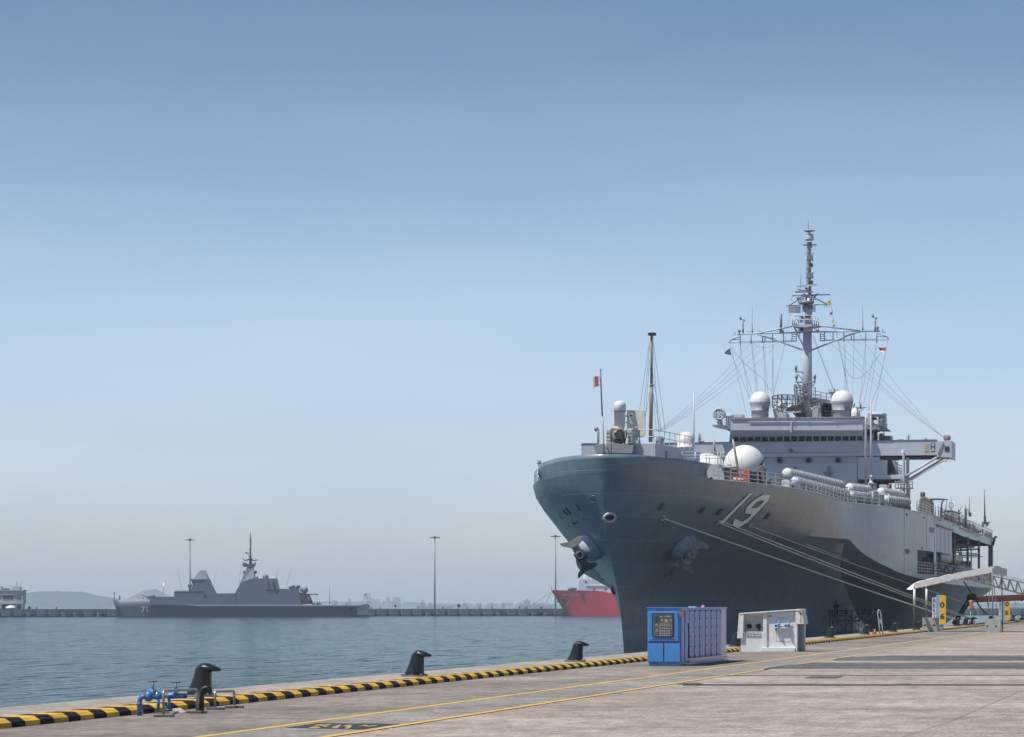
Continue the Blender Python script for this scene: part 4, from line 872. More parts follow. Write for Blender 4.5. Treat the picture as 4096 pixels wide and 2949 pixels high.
for xa, xb in ((470, 540), (790, 860)):
    mg = one('ammunition_drum', GREYL, gun, lambda m_: (bx(m_, z0, xa, 632, xb, 845, gY-.4, .8), bx(m_, z0, xa+(8 if xa > 600 else -0), 622, xb+(24 if xa > 600 else 0), 640, gY-.3, .6)), bevel=.04)
    one('slot', GREYD, mg, lambda m_: [bx(m_, z0, xa+4, y, xb-10, y+14, gY-.42, .1) for y in (685, 742, 798)])
one('sensor_pod', GREYL, gun, lambda m_: (m_.lathe(P(z0, 852, 428, gY-.3), [(.09, 0), (.13, -.08), (.17, .0), (.17, .35), (.001, .4)], 16, axis=(0, 1, 0)), bx(m_, z0, 832, 490, 890, 552, gY-.2, .4), tb(m_, z0, [(770, 540), (830, 480), (770, 430)], gY, .07)), bevel=.01)
one('sensor_lens', BLACK, gun, lambda m_: m_.lathe(P(z0, 850, 428, gY-.32), [(.001, 0), (.095, 0), (.1, .1)], 14, axis=(0, 1, 0)))
def wscreen(m_):
    n_ = 12; vs = []
    for i in range(n_+1):
        t = i/n_; x = 785+t*272; yt = 345+8*t*t; yb_ = 735+12*t; Y = HY_+6+1.2*math.sin(t*math.pi)
        vs += [P(z0, x, yt, Y), P(z0, x, yb_, Y)]
    vs2 = [v+Vector((.02, .1, 0)) for v in vs]; m_.add(vs, [(2*i, 2*i+2, 2*i+3, 2*i+1) for i in range(n_)], True); m_.add(vs2, [(2*i, 2*i+2, 2*i+3, 2*i+1) for i in range(n_)], True)
    m_.tube([P(z0, 925, 740, HY_+7), P(z0, 925, 840, HY_+7)], .18, 8); bx(m_, z0, 890, 800, 960, 845, HY_+6.5, 1)
one('reflector_screen', mat('screen_grey', (.40, .43, .40), .6, var=.05), sh, wscreen)
def pole_cam(m_): tb(m_, z0, [(977, 835), (975, 580)], HY_+1, .05, 8); m_.bar(P(z0, 908, 607, HY_+.8), P(z0, 972, 590, HY_+.8), .16, .16)
one('camera_pole', GREYL, sh, pole_cam)
one('searchlight', GREYD, sh, lambda m_: (tb(m_, z0, [(348, 850), (346, 640)], HY_+.5, .07), m_.lathe(P(z0, 328, 640, HY_+.5), [(.001, .0), (.16, 0), (.14, .3), (.001, .35)], 12, axis=(0, 1, 0)), m_.ball(P(z0, 322, 632, HY_+.6), .19, 10, 6)))
def sig_mast(m_):
    m_.tube([P(r1, 1094, 1020, 252), P(r1, 1098, 700, 252), P(r1, 1102, 520, 252)], [.17, .16, .15], 12); m_.tube([P(r1, 1102, 525, 252), P(r1, 1101, 100, 252)], [.12, .10], 12)
    m_.lathe(P(r1, 1103, 525, 252), [(.12, -.1), (.18, -.1), (.18, .1), (.12, .1)], 12); poly(m_, r1, [(1088, 115), (1115, 115), (1108, 92), (1096, 92)], 251.9, .3)
    for a, b_ in (((1082, 985), (1094, 930)), ((1115, 985), (1098, 930))): tb(m_, r1, [a, b_], 252, .06)
smt = one('signal_mast', mat('mast_buff', (.19, .18, .155), .6, var=.2, nscale=2), sh, sig_mast)
one('masthead_box', BLACK, smt, lambda m_: bx(m_, r1, 1071, 66, 1133, 90, 251.7, .6))
for (xt, yt, xb, yb_) in ((1083, 150, 998, 740), (1085, 180, 1035, 740), (1090, 560, 1055, 760), (1085, 300, 1040, 900), (1113, 120, 1225, 950), (1112, 150, 1165, 940), (1110, 400, 1190, 940), (1108, 540, 1145, 935), (1110, 560, 1180, 930)):
    line('mast_stay', [P(r1, xt, yt, 252), P(r1, xb, yb_, 253)], .016, par=smt)
jk = one('jackstaff', GREYL, sh, lambda m_: (tb(m_, r1, [(687, 1118), (683, 1000), (668, 700)], 222.6, .07, 8), tb(m_, r1, [(740, 1120), (690, 1010)], 222.9, .06, 6)))
one('jackstaff_top', mat('staff_blue', (.05, .09, .18), .5), jk, lambda m_: (tb(m_, r1, [(672, 790), (657, 390)], 222.55, .05, 8), m_.ball(P(r1, 657, 388, 222.55), .06, 8, 5)))
one('staff_foot', BLACK, jk, lambda m_: m_.ball(P(r1, 687, 1115, 222.6), .13, 8, 6))
for i in range(7):   # striped jack
    def stripe(m_, i=i, o_=0):
        vs = []; n_ = 8
        for j in range(n_+1):
            t = j/n_; x = 652-t*60; y = 442+i*14.2+o_+t*16+4*math.sin(t*7+i*.3)-i*1.2*t; Y = 222.4+.10*math.sin(t*6)
            vs += [P(r1, x, y, Y), P(r1, x, y+7.2, Y)]
        m_.add(vs, [(2*j, 2*j+2, 2*j+3, 2*j+1) for j in range(n_)], True)
    fl = one('jack_stripe', fR, jk, stripe)
    if i < 6: one('jack_stripe', fW, jk, lambda m_: stripe(m_, i, 7.1))
rl = MB()
zf = P(z0, 1000, 850, HY_).z
pr_ = [Vector((P(z0, 365, 800, HY_+3).x, HY_+3, zf)), Vector((P(z0, 455, 800, HY_+3).x, HY_+.5, zf))]
rail(rl, pr_, 1.15, .9, .03, 3)
rail(rl, [Vector((P(z0, 890, 800, HY_+.3).x, HY_+.3, zf)), Vector((P(z0, 1190, 800, HY_+.3).x, HY_+.3, zf)), Vector((P(z0, 1210, 800, HY_+.3).x+1.3, HY_+12.5, zf))], 1.15, 1.6, .035, 2)
for i in range(6): x = 1225+i*20; tb(rl, z0, [(x, 740+i*6), (x+6, 850+i*4)], HY_+6, .05)
rl.build('railing', GREYF, sh)
one('winch', GREYD, sh, lambda m_: (m_.ball(P(z0, 1285, 800, HY_+6), .38, 10, 6), m_.tube([P(z0, 1240, 840, HY_+6), P(z0, 1262, 745, HY_+6)], .08, 6), m_.tube([P(z0, 1330, 840, HY_+6), P(z0, 1300, 745, HY_+6)], .08, 6), tb(m_, z0, [(1225, 830), (1265, 780), (1330, 800)], HY_+5.8, .07)))

# --- foredeck domes
def dome(cx_, cyt, rr_px, Y, base_z, squash=1.0):
    top = pY(cx_, cyt, Y); k = Y/cA/F*(1.0); rw = rr_px*Y/cA/F*.985
    c_ = Vector((top.x, top.y, top.z-rw*squash)); prof = [(rw*math.cos(R(a)), rw*squash*math.sin(R(a))) for a in range(-25, 90, 8)]+[(.001, rw*squash)]
    d = one('satellite_dome', WHITE, sh, lambda m_: m_.lathe(c_, prof, 40))
    one('dome_base', GREYL, d, lambda m_: m_.lathe(c_, [(rw*.905, -rw*squash*.40), (rw*.93, -rw*squash*.45), (rw*.97, -rw*squash*.5), (rw*.97, base_z-c_.z)], 32))
    one('panel_seam', mat('seam_grey', (.45, .46, .48), .6), d, lambda m_: [m_.tube([c_+Vector((math.cos(R(ph))*math.cos(R(a))*(rw+.004), math.sin(R(ph))*math.cos(R(a))*(rw+.004), math.sin(R(a))*(rw*squash+.004))) for a in range(-20, 90, 10)], .015, 4) for ph in range(0, 360, 45)])
    return d
dome(*[2977.5, 1780.5, 82, 297], 11.3)
dome(*[2826, 1814, 92, 299], 11.3)
sb = P(z0, 1680, 968, 262)
dm = one('small_radome', WHITE, sh, lambda m_: m_.lathe(sb, [(.001, .0), (.70, .0), (.78, .30), (.84, .33), (.84, .38), (.79, .40), (.80, .9), (.76, 1.15), (.60, 1.47), (.36, 1.66), (.001, 1.74)], 28))
one('radome_stand', GREYD, dm, lambda m_: (m_.tube([sb, sb-Vector((0, 0, .9))], .14, 8), [m_.tube([sb-Vector((0, 0, .1)), sb+Vector((.3*math.cos(a), .3*math.sin(a), -3.2))], .045, 6) for a in (0.3, 1.8, 3.4, 5)], m_.box(sb.x-.35, sb.y-.3, sb.z-.35, sb.x+.3, sb.y+.3, sb.z)))
def rail_px(cr, posts, ytop, ybot, Y, ys, r=.035, name='railing', m_=GREYF):
    mb = MB()
    for x in posts: tb(mb, cr, [(x, ytop), (x, ybot)], Y, r)
    for y in ys: tb(mb, cr, [(posts[0], y), (posts[-1], y)], Y, r*.8)
    mb.build(name, m_, sh)
rail_px(z0, [1490, 1620, 1812, 1826, 1985, 2030, 2160, 2205, 2240], 972, 1160, 247, (975, 1025, 1070))
rail_px(z0, [1795, 1799], 66, 1100, 268, (), .05, 'whip_aerial')
one('topped_mast', GREYD, sh, lambda m_: (tb(m_, z0, [(1885, 690), (1882, 845)], 330, .1), tb(m_, z0, [(1862, 730), (1862, 820)], 330, .03), tb(m_, z0, [(1905, 730), (1905, 820)], 330, .03), m_.ball(P(z0, 1900, 820, 330), .16, 10, 6), m_.ball(P(z0, 1935, 822, 330), .15, 10, 6)))
one('boom', mat('boom_buff', (.36, .33, .29), .7, var=.2), sh, lambda m_: m_.tube([P(d1, 540, 30, 249), P(d1, 570, 190, 249), P(d1, 645, 640, 249)], [.07, .09, .13], 10))
one('boom', mat('boom_buff', (.36, .33, .29), .7), sh, lambda m_: m_.tube([P(d1, 225, 40, 255), P(d1, 252, 250, 255)], [.07, .08], 8))
one('foredeck_hut', GREYL, sh, lambda m_: (bx(m_, d1, 316, 512, 402, 735, 247, 2.5), bx(m_, d1, 330, 482, 590, 494, 246.5, 3), bx(m_, d1, 445, 440, 505, 470, 247, .6), bx(m_, d1, -40, 440, 310, 730, 262, 5)), bevel=.03)
one('hut_door', mat('door_blue_grey', (.30, .36, .44), .5), sh, lambda m_: (bx(m_, d1, 412, 520, 495, 745, 247.4, 2)), bevel=.03)
one('dark_locker', mat('locker_dark', (.03, .035, .045), .6), sh, lambda m_: (bx(m_, d1, 828, 560, 968, 790, 248.5, 1.6)), bevel=.04)
gc = one('covered_deck_gun', TARP, sh, lambda m_: (poly(m_, d1, [(895, 555), (980, 470), (1020, 455), (1060, 520), (1082, 600), (1100, 800), (1000, 800), (1000, 600), (940, 560)], 249, 1.1),), bevel=.1)
one('gun_barrel', mat('tarp_dark', (.06, .06, .06), .8), gc, lambda m_: m_.tube([P(d1, 985, 490, 249.4), P(d1, 1072, 325, 249.0)], [.14, .05], 8))
one('bitts', GREYD, sh, lambda m_: (m_.lathe(P(d1, 1130, 810, 252), [(.22, 0), (.22, .5), (.3, .6), (.001, .7)], 12), bx(m_, d1, 1108, 790, 1165, 812, 252, .5)))
one('deck_fairlead', BLACK, sh, lambda m_: (m_.tube([P(d1, 75, 695, 236), P(d1, 140, 690, 236), P(d1, 200, 670, 236)], .09, 8), m_.tube([P(d1, 130, 700, 235.5), P(d1, 150, 735, 235.5)], .12, 8), m_.tube([P(d1, 200, 665, 236), P(d1, 230, 700, 236)], .05, 6)))
one('starboard_winch', GREYD, sh, lambda m_: (m_.tube([P(b1, 125, 110, 232), P(b1, 170, 140, 232)], .14, 8), bx(m_, b1, 110, 70, 160, 110, 232, .4)))
# deck edge rails both sides
rl = MB()
for side in (1, -1):
    E = [r_[KL+4] for r_ in (csP if side == 1 else csS)]
    pts = [p for p in E if 230.8 < p.y < 286]; sel = pts[::2]+[pts[-1]]
    rail(rl, [p+Vector((-.12*side, 0, 0)) for p in sel], 1.05, 2.2, .03, 3)
rl.build('railing', GREYF, sh)
mb = MB(); E = [r_[KL+4] for r_ in csP]
mb.tube([p+Vector((.0, 0, .02)) for p in E if p.y > 231.5], .055, 6); mb.build('deck_edge_bar', GREYL, sh)
one('starboard_deck_gear', mat('dark_gear', (.04, .045, .055), .7), sh, lambda m_: (bx(m_, b1, 165, 290, 235, 540, 240, 3), bx(m_, b1, 265, 480, 370, 570, 233, .5), tb(m_, b1, [(115, 380), (240, 330)], 236, .04), tb(m_, b1, [(112, 520), (290, 440), (330, 480)], 236, .05), [tb(m_, b1, [(x, 300), (x-10, 590)], 237, .05) for x in (150, 185, 225)]), bevel=.03)  # gear in one dark blue-grey

# --- life raft canisters in tiers along the deck edge
RAFT = mat('raft_shell', (.60, .61, .62), .4, var=.06); BAND = mat('raft_band', (.26, .27, .30), .5)
raft_mesh = None; band_mesh = None
def raft_row(p0, p1, n):
    global raft_mesh, band_mesh
    p0 = Vector(p0); p1 = Vector(p1); d = (p1-p0); L = d.length/n; d.normalize()
    for i in range(n):
        if raft_mesh is None:
            hl = 1.0; pr = [(.001, -hl), (.2, -hl+.015), (.33, -hl+.09), (.41, -hl+.24), (.44, -hl+.40), (.44, -.02), (.455, -.015), (.455, .015), (.44, .02), (.44, hl-.40), (.41, hl-.24), (.33, hl-.09), (.2, hl-.015), (.001, hl)]
            raft_mesh = MB().lathe((0, 0, 0), pr, 22, axis=(0, 1, 0)).mesh(); raft_mesh.materials.append(RAFT)
            bm_ = MB(); [bm_.lathe((0, y, 0), [(.44, -.045), (.475, -.04), (.475, .04), (.44, .045)], 22, axis=(0, 1, 0)) for y in (-.62, -.48, .48, .62)]; bm_.box(-.02, -.62, -.475, .02, .62, -.445); bm_.box(-.35, -.7, -.52, .35, -.5, -.36); bm_.box(-.35, .5, -.52, .35, .7, -.36)
            band_mesh = bm_.mesh(); band_mesh.materials.append(BAND)
        r_ = bpy.data.objects.new('life_raft', raft_mesh); COL.objects.link(r_); r_.parent = ship; c_ = p0+d*(L*(i+.5)); r_.location = c_-Vector(ship['_o'])
        r_.rotation_euler = (math.asin(d.z), 0, math.atan2(-d.x, d.y)); r_.scale = (1.08, L/2.08, 1.08)
        s_ = bpy.data.objects.new('strap', band_mesh); COL.objects.link(s_); s_.parent = r_
def at_edge(cr, x, y, v): return pX(*cr(x, y), -v)
raft_row(pX(3146, 1894, -33.3), pX(3364, 1944, -31.1), 12)
raft_row(pX(3174, 1926, -32.7), pX(3384, 1978, -30.7), 12)
raft_row(pX(3396, 1953, -30.9), pX(3470, 1962, -30.0), 4)
raft_row(pX(3398, 1983, -30.3), pX(3486, 1994, -29.6), 5)
raft_row(pX(3522, 1969, -29.9), pX(3608, 1983, -29.0), 5)
raft_row(pX(3538, 1999, -29.3), pX(3628, 2011, -28.4), 5)
rk = MB()
for (x0_, y0_, v0, x1_, y1_, v1, n) in ((3174, 1942, 32.3, 3392, 1993, 30.3, 12), (3398, 1999, 30.0, 3486, 2010, 29.4, 6), (3538, 2015, 29.0, 3628, 2026, 28.2, 6)):
    a = pX(x0_, y0_, -v0); b_ = pX(x1_, y1_, -v1); rk.tube([a, b_], .07, 6); rk.tube([a+Vector((0, 0, .95)), b_+Vector((0, 0, .95))], .05, 6)
    for i in range(n+1): p = a.lerp(b_, i/n); rk.box(p.x-.4, p.y-.12, p.z-.45, p.x+.4, p.y+.12, p.z)
rk.build('raft_cradle', GREYD, sh)
one('raft_post', GREYL, sh, lambda m_: [m_.tube([P(z5, x, ya, Y), P(z5, x, yb_, Y)], .09, 6) for x, ya, yb_, Y in ((180, 830, 1075, 282), (580, 905, 1100, 290), (845, 940, 1140, 296), (1480-900, 905, 1100, 290))]+[m_.tube([P(z5, 490, 915, 290), P(z5, 660, 885, 290)], .07, 6), m_.tube([P(z5, 690, 940, 296), P(z5, 845, 940, 296)], .07, 6)])
one('hose_reel_locker', GREYD, sh, lambda m_: (bx(m_, z5, 585, 890, 650, 1100, 292, 1.6), bx(m_, z5, 650, 940, 745, 1100, 298, 2), bx(m_, z5, 515, 745, 610, 790, 300, 2)), bevel=.06)
one('kingpost', GREYL, sh, lambda m_: (m_.tube([P(z5, 470, 900, 300), P(z5, 466, -200, 300), P(z5, 462, -370, 300)], [.13, .11, .04], 12)))
one('kingpost', GREYL, sh, lambda m_: (m_.tube([P(z5, 560, 680, 302), P(z5, 556, 0, 302), P(z5, 545, -720, 302)], [.13, .11, .03], 12), m_.lathe(P(z5, 556, 905, 302), [(.30, 0), (.30, .9), (.27, 1.0), (.2, 1.05), (.13, 1.5), (.17, 1.6), (.1, 1.75)], 16), m_.ball(P(z5, 556, 650, 301.8), .16, 10, 6)))
one('red_gear', mat('gear_red', (.45, .12, .09), .6), sh, lambda m_: (m_.ball(P(z5, 865, 780, 330), .17, 8, 6), m_.tube([P(z5, 850, 790, 330), P(z5, 850, 860, 330)], .09, 8)))
one('deck_locker', GREYL, sh, lambda m_: bx(m_, z5, 690, 780, 820, 870, 336, 3), bevel=.05)

# --- hull openings, chocks, numbers
def stamp(polys, m_, name, parent, off=.04, holes=None, cr=None, dens=4.0):
    from mathutils.geometry import tessellate_polygon
    mb = MB()
    for pl in polys:
        loops = [pl] if not isinstance(pl[0][0], (list, tuple)) else pl
        dl = []
        for lp in loops:
            q = [cr(*p) for p in lp] if cr else lp; o_ = []
            for i in range(len(q)):
                a, b_ = q[i], q[(i+1) % len(q)]; n_ = max(1, int(math.hypot(b_[0]-a[0], b_[1]-a[1])/dens))
                for k in range(n_): o_.append((a[0]+(b_[0]-a[0])*k/n_, a[1]+(b_[1]-a[1])*k/n_))
            dl.append(o_)
        flat = [p for lp in dl for p in lp]; tri = tessellate_polygon([[Vector((x, y, 0)) for x, y in lp] for lp in dl])
        pts = []; ok = True
        for x, y in flat:
            p, n_ = on_hull(x, y, off)
            if p is None: ok = False; break
            pts.append(p)
        if ok: mb.add(pts, [tuple(t) for t in tri])
    return mb.build(name, m_, parent) if mb.v else None
NUM = mat('number_grey', (.80, .83, .85), .5, var=.05); NSH = mat('number_shadow', (.03, .04, .05), .5)
one_ = [(1318, 318), (1410, 330), (530, 1225), (430, 1205)]
nine = [[(1745, 360), (1945, 375), (1895, 555), (1290, 1180), (1040, 1335), (808, 1315), (850, 1140), (885, 1095), (975, 1110), (1005, 1150), (1125, 1165), (1265, 1085), (1385, 945), (1190, 920), (1230, 745), (1490, 500)],
        [(1655, 530), (1520, 600), (1370, 750), (1500, 770), (1620, 710), (1755, 570), (1745, 535)]]
sh9 = lambda x, y: n9(x+28, y+62)
stamp([one_, nine], NSH, 'number_shadow', hull, .035, cr=lambda x, y: n9(x+14, y+58))
stamp([one_, nine], NUM, 'hull_number', hull, .075, cr=n9)
def port(cx_, cy_, w, h, sl):
    q = [(cx_+w*.5+sl, cy_-h*.5), (cx_+w*.5-sl, cy_+h*.5), (cx_-w*.5-sl, cy_+h*.5), (cx_-w*.5+sl, cy_-h*.5)]
    e = 1.25; q2 = [(cx_+(x-cx_)*e, cy_+(y-cy_)*e) for x, y in q]
    f = stamp([q2], mat('port_rim', (.20, .23, .25), .5), 'side_port', hull, .035); g_ = stamp([q], DARK, 'port_opening', hull, .055)
    mb = MB()
    for k in (.35, .65):
        a, _ = on_hull(q[3][0]*(1-k)+q[0][0]*k, q[3][1]*(1-k)+q[0][1]*k, .07); b_, _ = on_hull(q[2][0]*(1-k)+q[1][0]*k, q[2][1]*(1-k)+q[1][1]*k, .07)
        if a and b_: mb.tube([a, b_], .03, 4)
    mb.build('port_bars', GREYD, hull)
for x, y, w, h, sl in ((2643, 2027, 14, 26, 7), (2806, 2042, 16, 24, 8), (2877, 2047, 16, 23, 8), (3068.5, 2065, 14, 22, 8)): port(x, y, w, h, sl)
for pts in ([(935, 1010), (955, 1000), (1055, 1150), (1035, 1162)], [(722, 1098), (742, 1090), (848, 1225), (830, 1235)], [(662, 1138), (675, 1132), (785, 1260), (770, 1268)], [(545, 1225), (552, 1222), (655, 1340), (648, 1345)], [(1090, 1300), (1105, 1297), (1128, 1340), (1115, 1348)], [(770, 1460), (780, 1456), (828, 1512), (818, 1518)],
            [(870, 1410), (885, 1405), (925, 1440), (990, 1365), (998, 1375), (935, 1455), (905, 1455)]):
    stamp([pts], DARK, 'side_slot', hull, .05, cr=b1, dens=3)
spots = [(1010, 1255), (1130, 1220), (888, 1308), (788, 1355), (718, 1388)]
for x, y in spots: stamp([[(x-12, y+10), (x, y+12), (x+12, y-10), (x, y-12)]], GREYD, 'side_fitting', hull, .05, cr=b1, dens=3)
for x, y, w, h in ((2522.5, 2187, 3, 3), (2570, 2249.5, 4, 4), (2660, 2303, 9, 6), (3024, 2396, 7, 4), (3002, 2114-4, 6, 4), (2937, 2373, 5, 5), (3181, 2361, 4, 4), (3184, 2400, 5, 2)): stamp([[(x-w/2, y+h/2), (x+w*.3, y+h/2), (x+w/2, y-h/2), (x-w*.3, y-h/2)]], DARK, 'side_fitting', hull, .04, dens=3)
def chock(x, y, r_):
    p, n_ = on_hull(x, y, .02)
    c = MB(); a, b_ = frame_for(n_); ring_ = [p+(a*math.cos(t)*r_+b_*math.sin(t)*r_*.75)+n_*.05 for t in [2*math.pi*i/20 for i in range(21)]]
    c.tube(ring_, r_*.22, 8); o_ = c.build('fairlead', GREYL, hull)
    c = MB(); c.add([p+n_*.04]+[p+(a*math.cos(t)*r_+b_*math.sin(t)*r_*.75)+n_*.04 for t in [2*math.pi*i/20 for i in range(20)]], [(0, i+1, (i+1) % 20+1) for i in range(20)]); c.build('fairlead_mouth', DARK, o_)
    return p+n_*.05
cA1 = chock(*r4(1055, 521), .26); cB1 = chock(*n9(385, 1195), .26); cC1 = chock(*n9(1345, 1300), .24)
STAIN = mat('rust_run', (.115, .13, .135), .6, var=.25, nscale=5)
for cr__, pts in ((a1_, [(1690, 800), (1640, 830), (1570, 900), (1560, 1000), (1600, 1010), (1640, 900), (1700, 830)]), (n9, [(380, 1290), (500, 1270), (480, 1350), (420, 1370), (370, 1340)]), (b1, [(1650, 1400), (1690, 1410), (1705, 1560), (1690, 1565)]), (a1_, [(1425, 85), (1455, 85), (1462, 210), (1450, 212)]), (n9, [(1330, 1370), (1365, 1370), (1372, 1470), (1355, 1475)])):
    stamp([pts], STAIN, 'rust_stain', hull, .025, cr=cr__, dens=4)
bow_hawse = chock(*b1(1675, 1305), .46)
# centreline hawse ring gets a thick lip; a faint welded circle and draught marks
def wring(m_):
    q = []
    for i in range(15): t = R(70+i*16); p, _ = on_hull(*b1(1325+70*math.cos(t), 905+72*math.sin(t)), .03); q.append(p)
    m_.tube([p for p in q if p], .03, 5)
one('weld_ring', GREYD, hull, wring)
# anchors in their bolsters
ANCH = mat('anchor_shaded', (.06, .066, .066), .6, var=.4, nscale=3, bump=.03)  # starboard iron darkened, standing in for shade on it
ANCP = mat('anchor_lit', (.19, .21, .205), .55, var=.45, nscale=3, bump=.03)  # same iron paler for port, painting in the light on its edges
def anchor(cx_, cy_, bx_, by_, rad, side, ang):
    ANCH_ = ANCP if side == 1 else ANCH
    p, n_ = on_hull(bx_, by_, 0.0)
    n_ = (n_+Vector((0, -0.25, -.1))).normalized()
    a, b_ = frame_for(n_)
    bo = one('anchor_bolster', mat('bolster_grey', (.32, .38, .45), .4, var=.08), hull, lambda m_: m_.lathe(p-n_*.5, [(rad*1.25, -.25), (rad*1.13, .25), (rad*1.0, .8), (rad*.86, 1.25), (rad*.62, 1.6), (rad*.55, 1.6), (rad*.45, 1.2)], 30, axis=n_))  # bolster lighter than the hull paint, standing in for light it catches
    one('bolster_mouth', DARK, bo, lambda m_: m_.lathe(p-n_*.5, [(.001, 1.35), (rad*.56, 1.5)], 24, axis=n_))
    D_ = (p-O).dot(FW)-2.0; c_ = pD(cx_, cy_, D_); an = None
    ca, sa = math.cos(ang), math.sin(ang)
    def q(u_, v_, w_=0): # anchor plane axes in picture: u right, v up (rotated by ang)
        return c_+RT*(u_*ca-v_*sa)+Vector((0, 0, 1))*(u_*sa+v_*ca)+FW*w_
    s_ = 1.0
    def crown(m_):
        m_.prism([q(-.35, -.3, -.25), q(.35, -.3, -.25), q(.42, .3, -.25), q(-.42, .3, -.25)], FW*.6)
        m_.lathe(q(0, 0, -.35), [(.001, 0), (.16, 0), (.2, -.12), (.32, -.1), (.36, .1), (.36, .4)], 18, axis=FW)
        m_.tube([q(0, 0, .2), q(-.1*side, .2, 1.6)], .2, 10)
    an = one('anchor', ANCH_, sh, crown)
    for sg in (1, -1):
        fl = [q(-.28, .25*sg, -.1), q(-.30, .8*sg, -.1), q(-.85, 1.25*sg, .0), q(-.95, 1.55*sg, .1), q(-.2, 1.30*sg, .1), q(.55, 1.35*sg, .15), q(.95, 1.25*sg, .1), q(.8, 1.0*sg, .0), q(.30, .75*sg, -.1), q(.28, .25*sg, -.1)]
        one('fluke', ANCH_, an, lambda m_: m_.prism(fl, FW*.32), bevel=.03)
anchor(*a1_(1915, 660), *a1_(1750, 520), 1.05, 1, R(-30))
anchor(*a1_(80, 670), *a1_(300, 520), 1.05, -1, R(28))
one('anchor_chain', GREYL, sh, lambda m_: m_.tube([P(a1_, 2080, 260, 244), P(a1_, 2030, 430, 243.5)], .1, 8))
one('stem_fender', mat('rust', (.10, .05, .035), .8), sh, lambda m_: m_.ball(pY(2457, 2356, 239), .3, 8, 6, (1, 1, 1.6)))

# --- port side of the midship hull: panel, ladders of ports, boat deck openings
mb = MB(); mb.box(XC+17.0, 320.0, 7.7, XC+17.2, 341.7, 10.39); pn_ = mb.build('sliding_door', GREYF, ship)
one('door_rail', GREYD, pn_, lambda m_: (m_.box(XC+17.15, 320, 10.42, XC+17.42, 341.6, 10.58), [m_.box(XC+17.19, y, 7.72, XC+17.23, y+.06, 10.33) for y in (325.4, 331, 336.5)]))
def xpt(cr, x, y, v): return pX(*cr(x, y), -v)
for x, y, w, h in ((312, 445, 20, 40), (592, 495, 16, 34), (855, 545, 18, 26), (1022, 640, 12, 24), (1067, 620, 12, 22), (490, 1008, 14, 22), (565, 993, 18, 30), (-640, 355, 10, 18)):
    stamp([[(x-w/2, y-h/2), (x+w/2, y-h/2+2), (x+w/2, y+h/2), (x-w/2, y+h/2-2)]], DARK, 'side_port', hull, .03, cr=z2, dens=3)
stamp([[(692, 650), (758, 662), (758, 742), (692, 735)]], GREYD, 'side_hatch', hull, .04, cr=z2, dens=4)
stamp([[(295, 1010), (340, 1000), (358, 1030), (350, 1085), (330, 1095), (300, 1070)]], mat('scupper', (.10, .12, .15), .6), 'side_scupper', hull, .05, cr=z2, dens=4)
for i, (x, y0_, y1_) in enumerate(((272, 365, 1390), (640, 440, 1100), (765, 470, 1440))):
    mb = MB(); q = []
    for k in range(14):
        p, _ = on_hull(*z2(x, y0_+(y1_-y0_)*k/13), .005)
        if p: q.append(p)
    if len(q) > 1: mb.tube(q, .018, 6); mb.build('side_seam', GREY, hull)
# boat deck posts, rails, boats
def boat_deck(m_):
    for y in (329.9, 351, 374, 395, 422): m_.tube([(XC+16.75, y, 5.2), (XC+16.75, y, 10.45)], .16, 10)
    m_.box(XC+15.9, 428.0, 5.2, XC+16.35, 429.2, 10.4)
one('deck_post', GREYD, sh, boat_deck)
rl = MB(); rail(rl, [(XC+16.5, 303.7, 5.2), (XC+17.0, 316.3, 5.2)], 1.2, 2.0, .05, 4); rail(rl, [(XC+16.95, 320.4, 5.2), (XC+16.5, 428, 5.2)], 1.35, 2.4, .05, 4, .06); rl.build('railing', GREYL, sh)
def clutter(m_):
    rr = random.Random(4)
    for i in range(26):
        y = 332+i*3.6; x = XC+11+rr.random()*3; h = .5+rr.random()*2.2; m_.box(x, y, 5.25, x+.6+rr.random()*1.4, y+.6+rr.random()*1.6, 5.25+h)
    for i in range(26):
        y = 330+i*3.7; z = 8.6+rr.random()*1.5; m_.tube([(XC+10, y, z), (XC+15.4, y+rr.uniform(-2, 2), z+rr.uniform(-.3, .3))], .07+rr.random()*.08, 6)
    for i in range(10): y = 345+i*8; m_.tube([(XC+14+rr.random(), y, 5.3), (XC+13+rr.random()*2, y+rr.uniform(-3, 3), 10)], .08, 6)
one('boat_gear', GREYD, sh, clutter)
def boat(y0_, y1_, x, z, name, m_):
    mb = MB(); n_ = 12; k_ = 7; vs = []
    for i in range(n_+1):
        t = i/n_; w = 1.25*(math.sin(math.pi*min(1, t*.62+.38*(t > 0)))**.5 if t < .999 else .02)*(1 if t > 0.02 else .8)
        w = 1.25*(min(1, (t+.02)/.35)**.5) if t < .5 else 1.25*(1-max(0, (t-.6)/.4)**2*.25)
        for j in range(k_+1):
            a = math.pi*j/k_; vs.append((x+math.cos(a)*w, y0_+(y1_-y0_)*t, z+.9-math.sin(a)**.7*1.2*(1-.35*max(0, .3-t)/.3)))
    fs = [(i*(k_+1)+j, (i+1)*(k_+1)+j, (i+1)*(k_+1)+j+1, i*(k_+1)+j+1) for i in range(n_) for j in range(k_)]
    mb.add(vs, fs, True); mb.add([vs[i*(k_+1)] for i in range(n_+1)]+[vs[i*(k_+1)+k_] for i in range(n_+1)], [(i, i+1, n_+2+i, n_+1+i) for i in range(n_)])
    b_ = mb.build(name, m_, ship); return b_
bt = boat(351, 364, XC+14.6, 7.1, 'launch', GREYL); one('launch_cabin', GREYL, bt, lambda m_: (m_.box(XC+13.8, 354.5, 7.9, XC+15.4, 360.5, 9.3), m_.box(XC+13.6, 354.2, 9.3, XC+15.6, 360.8, 9.42)), bevel=.1)
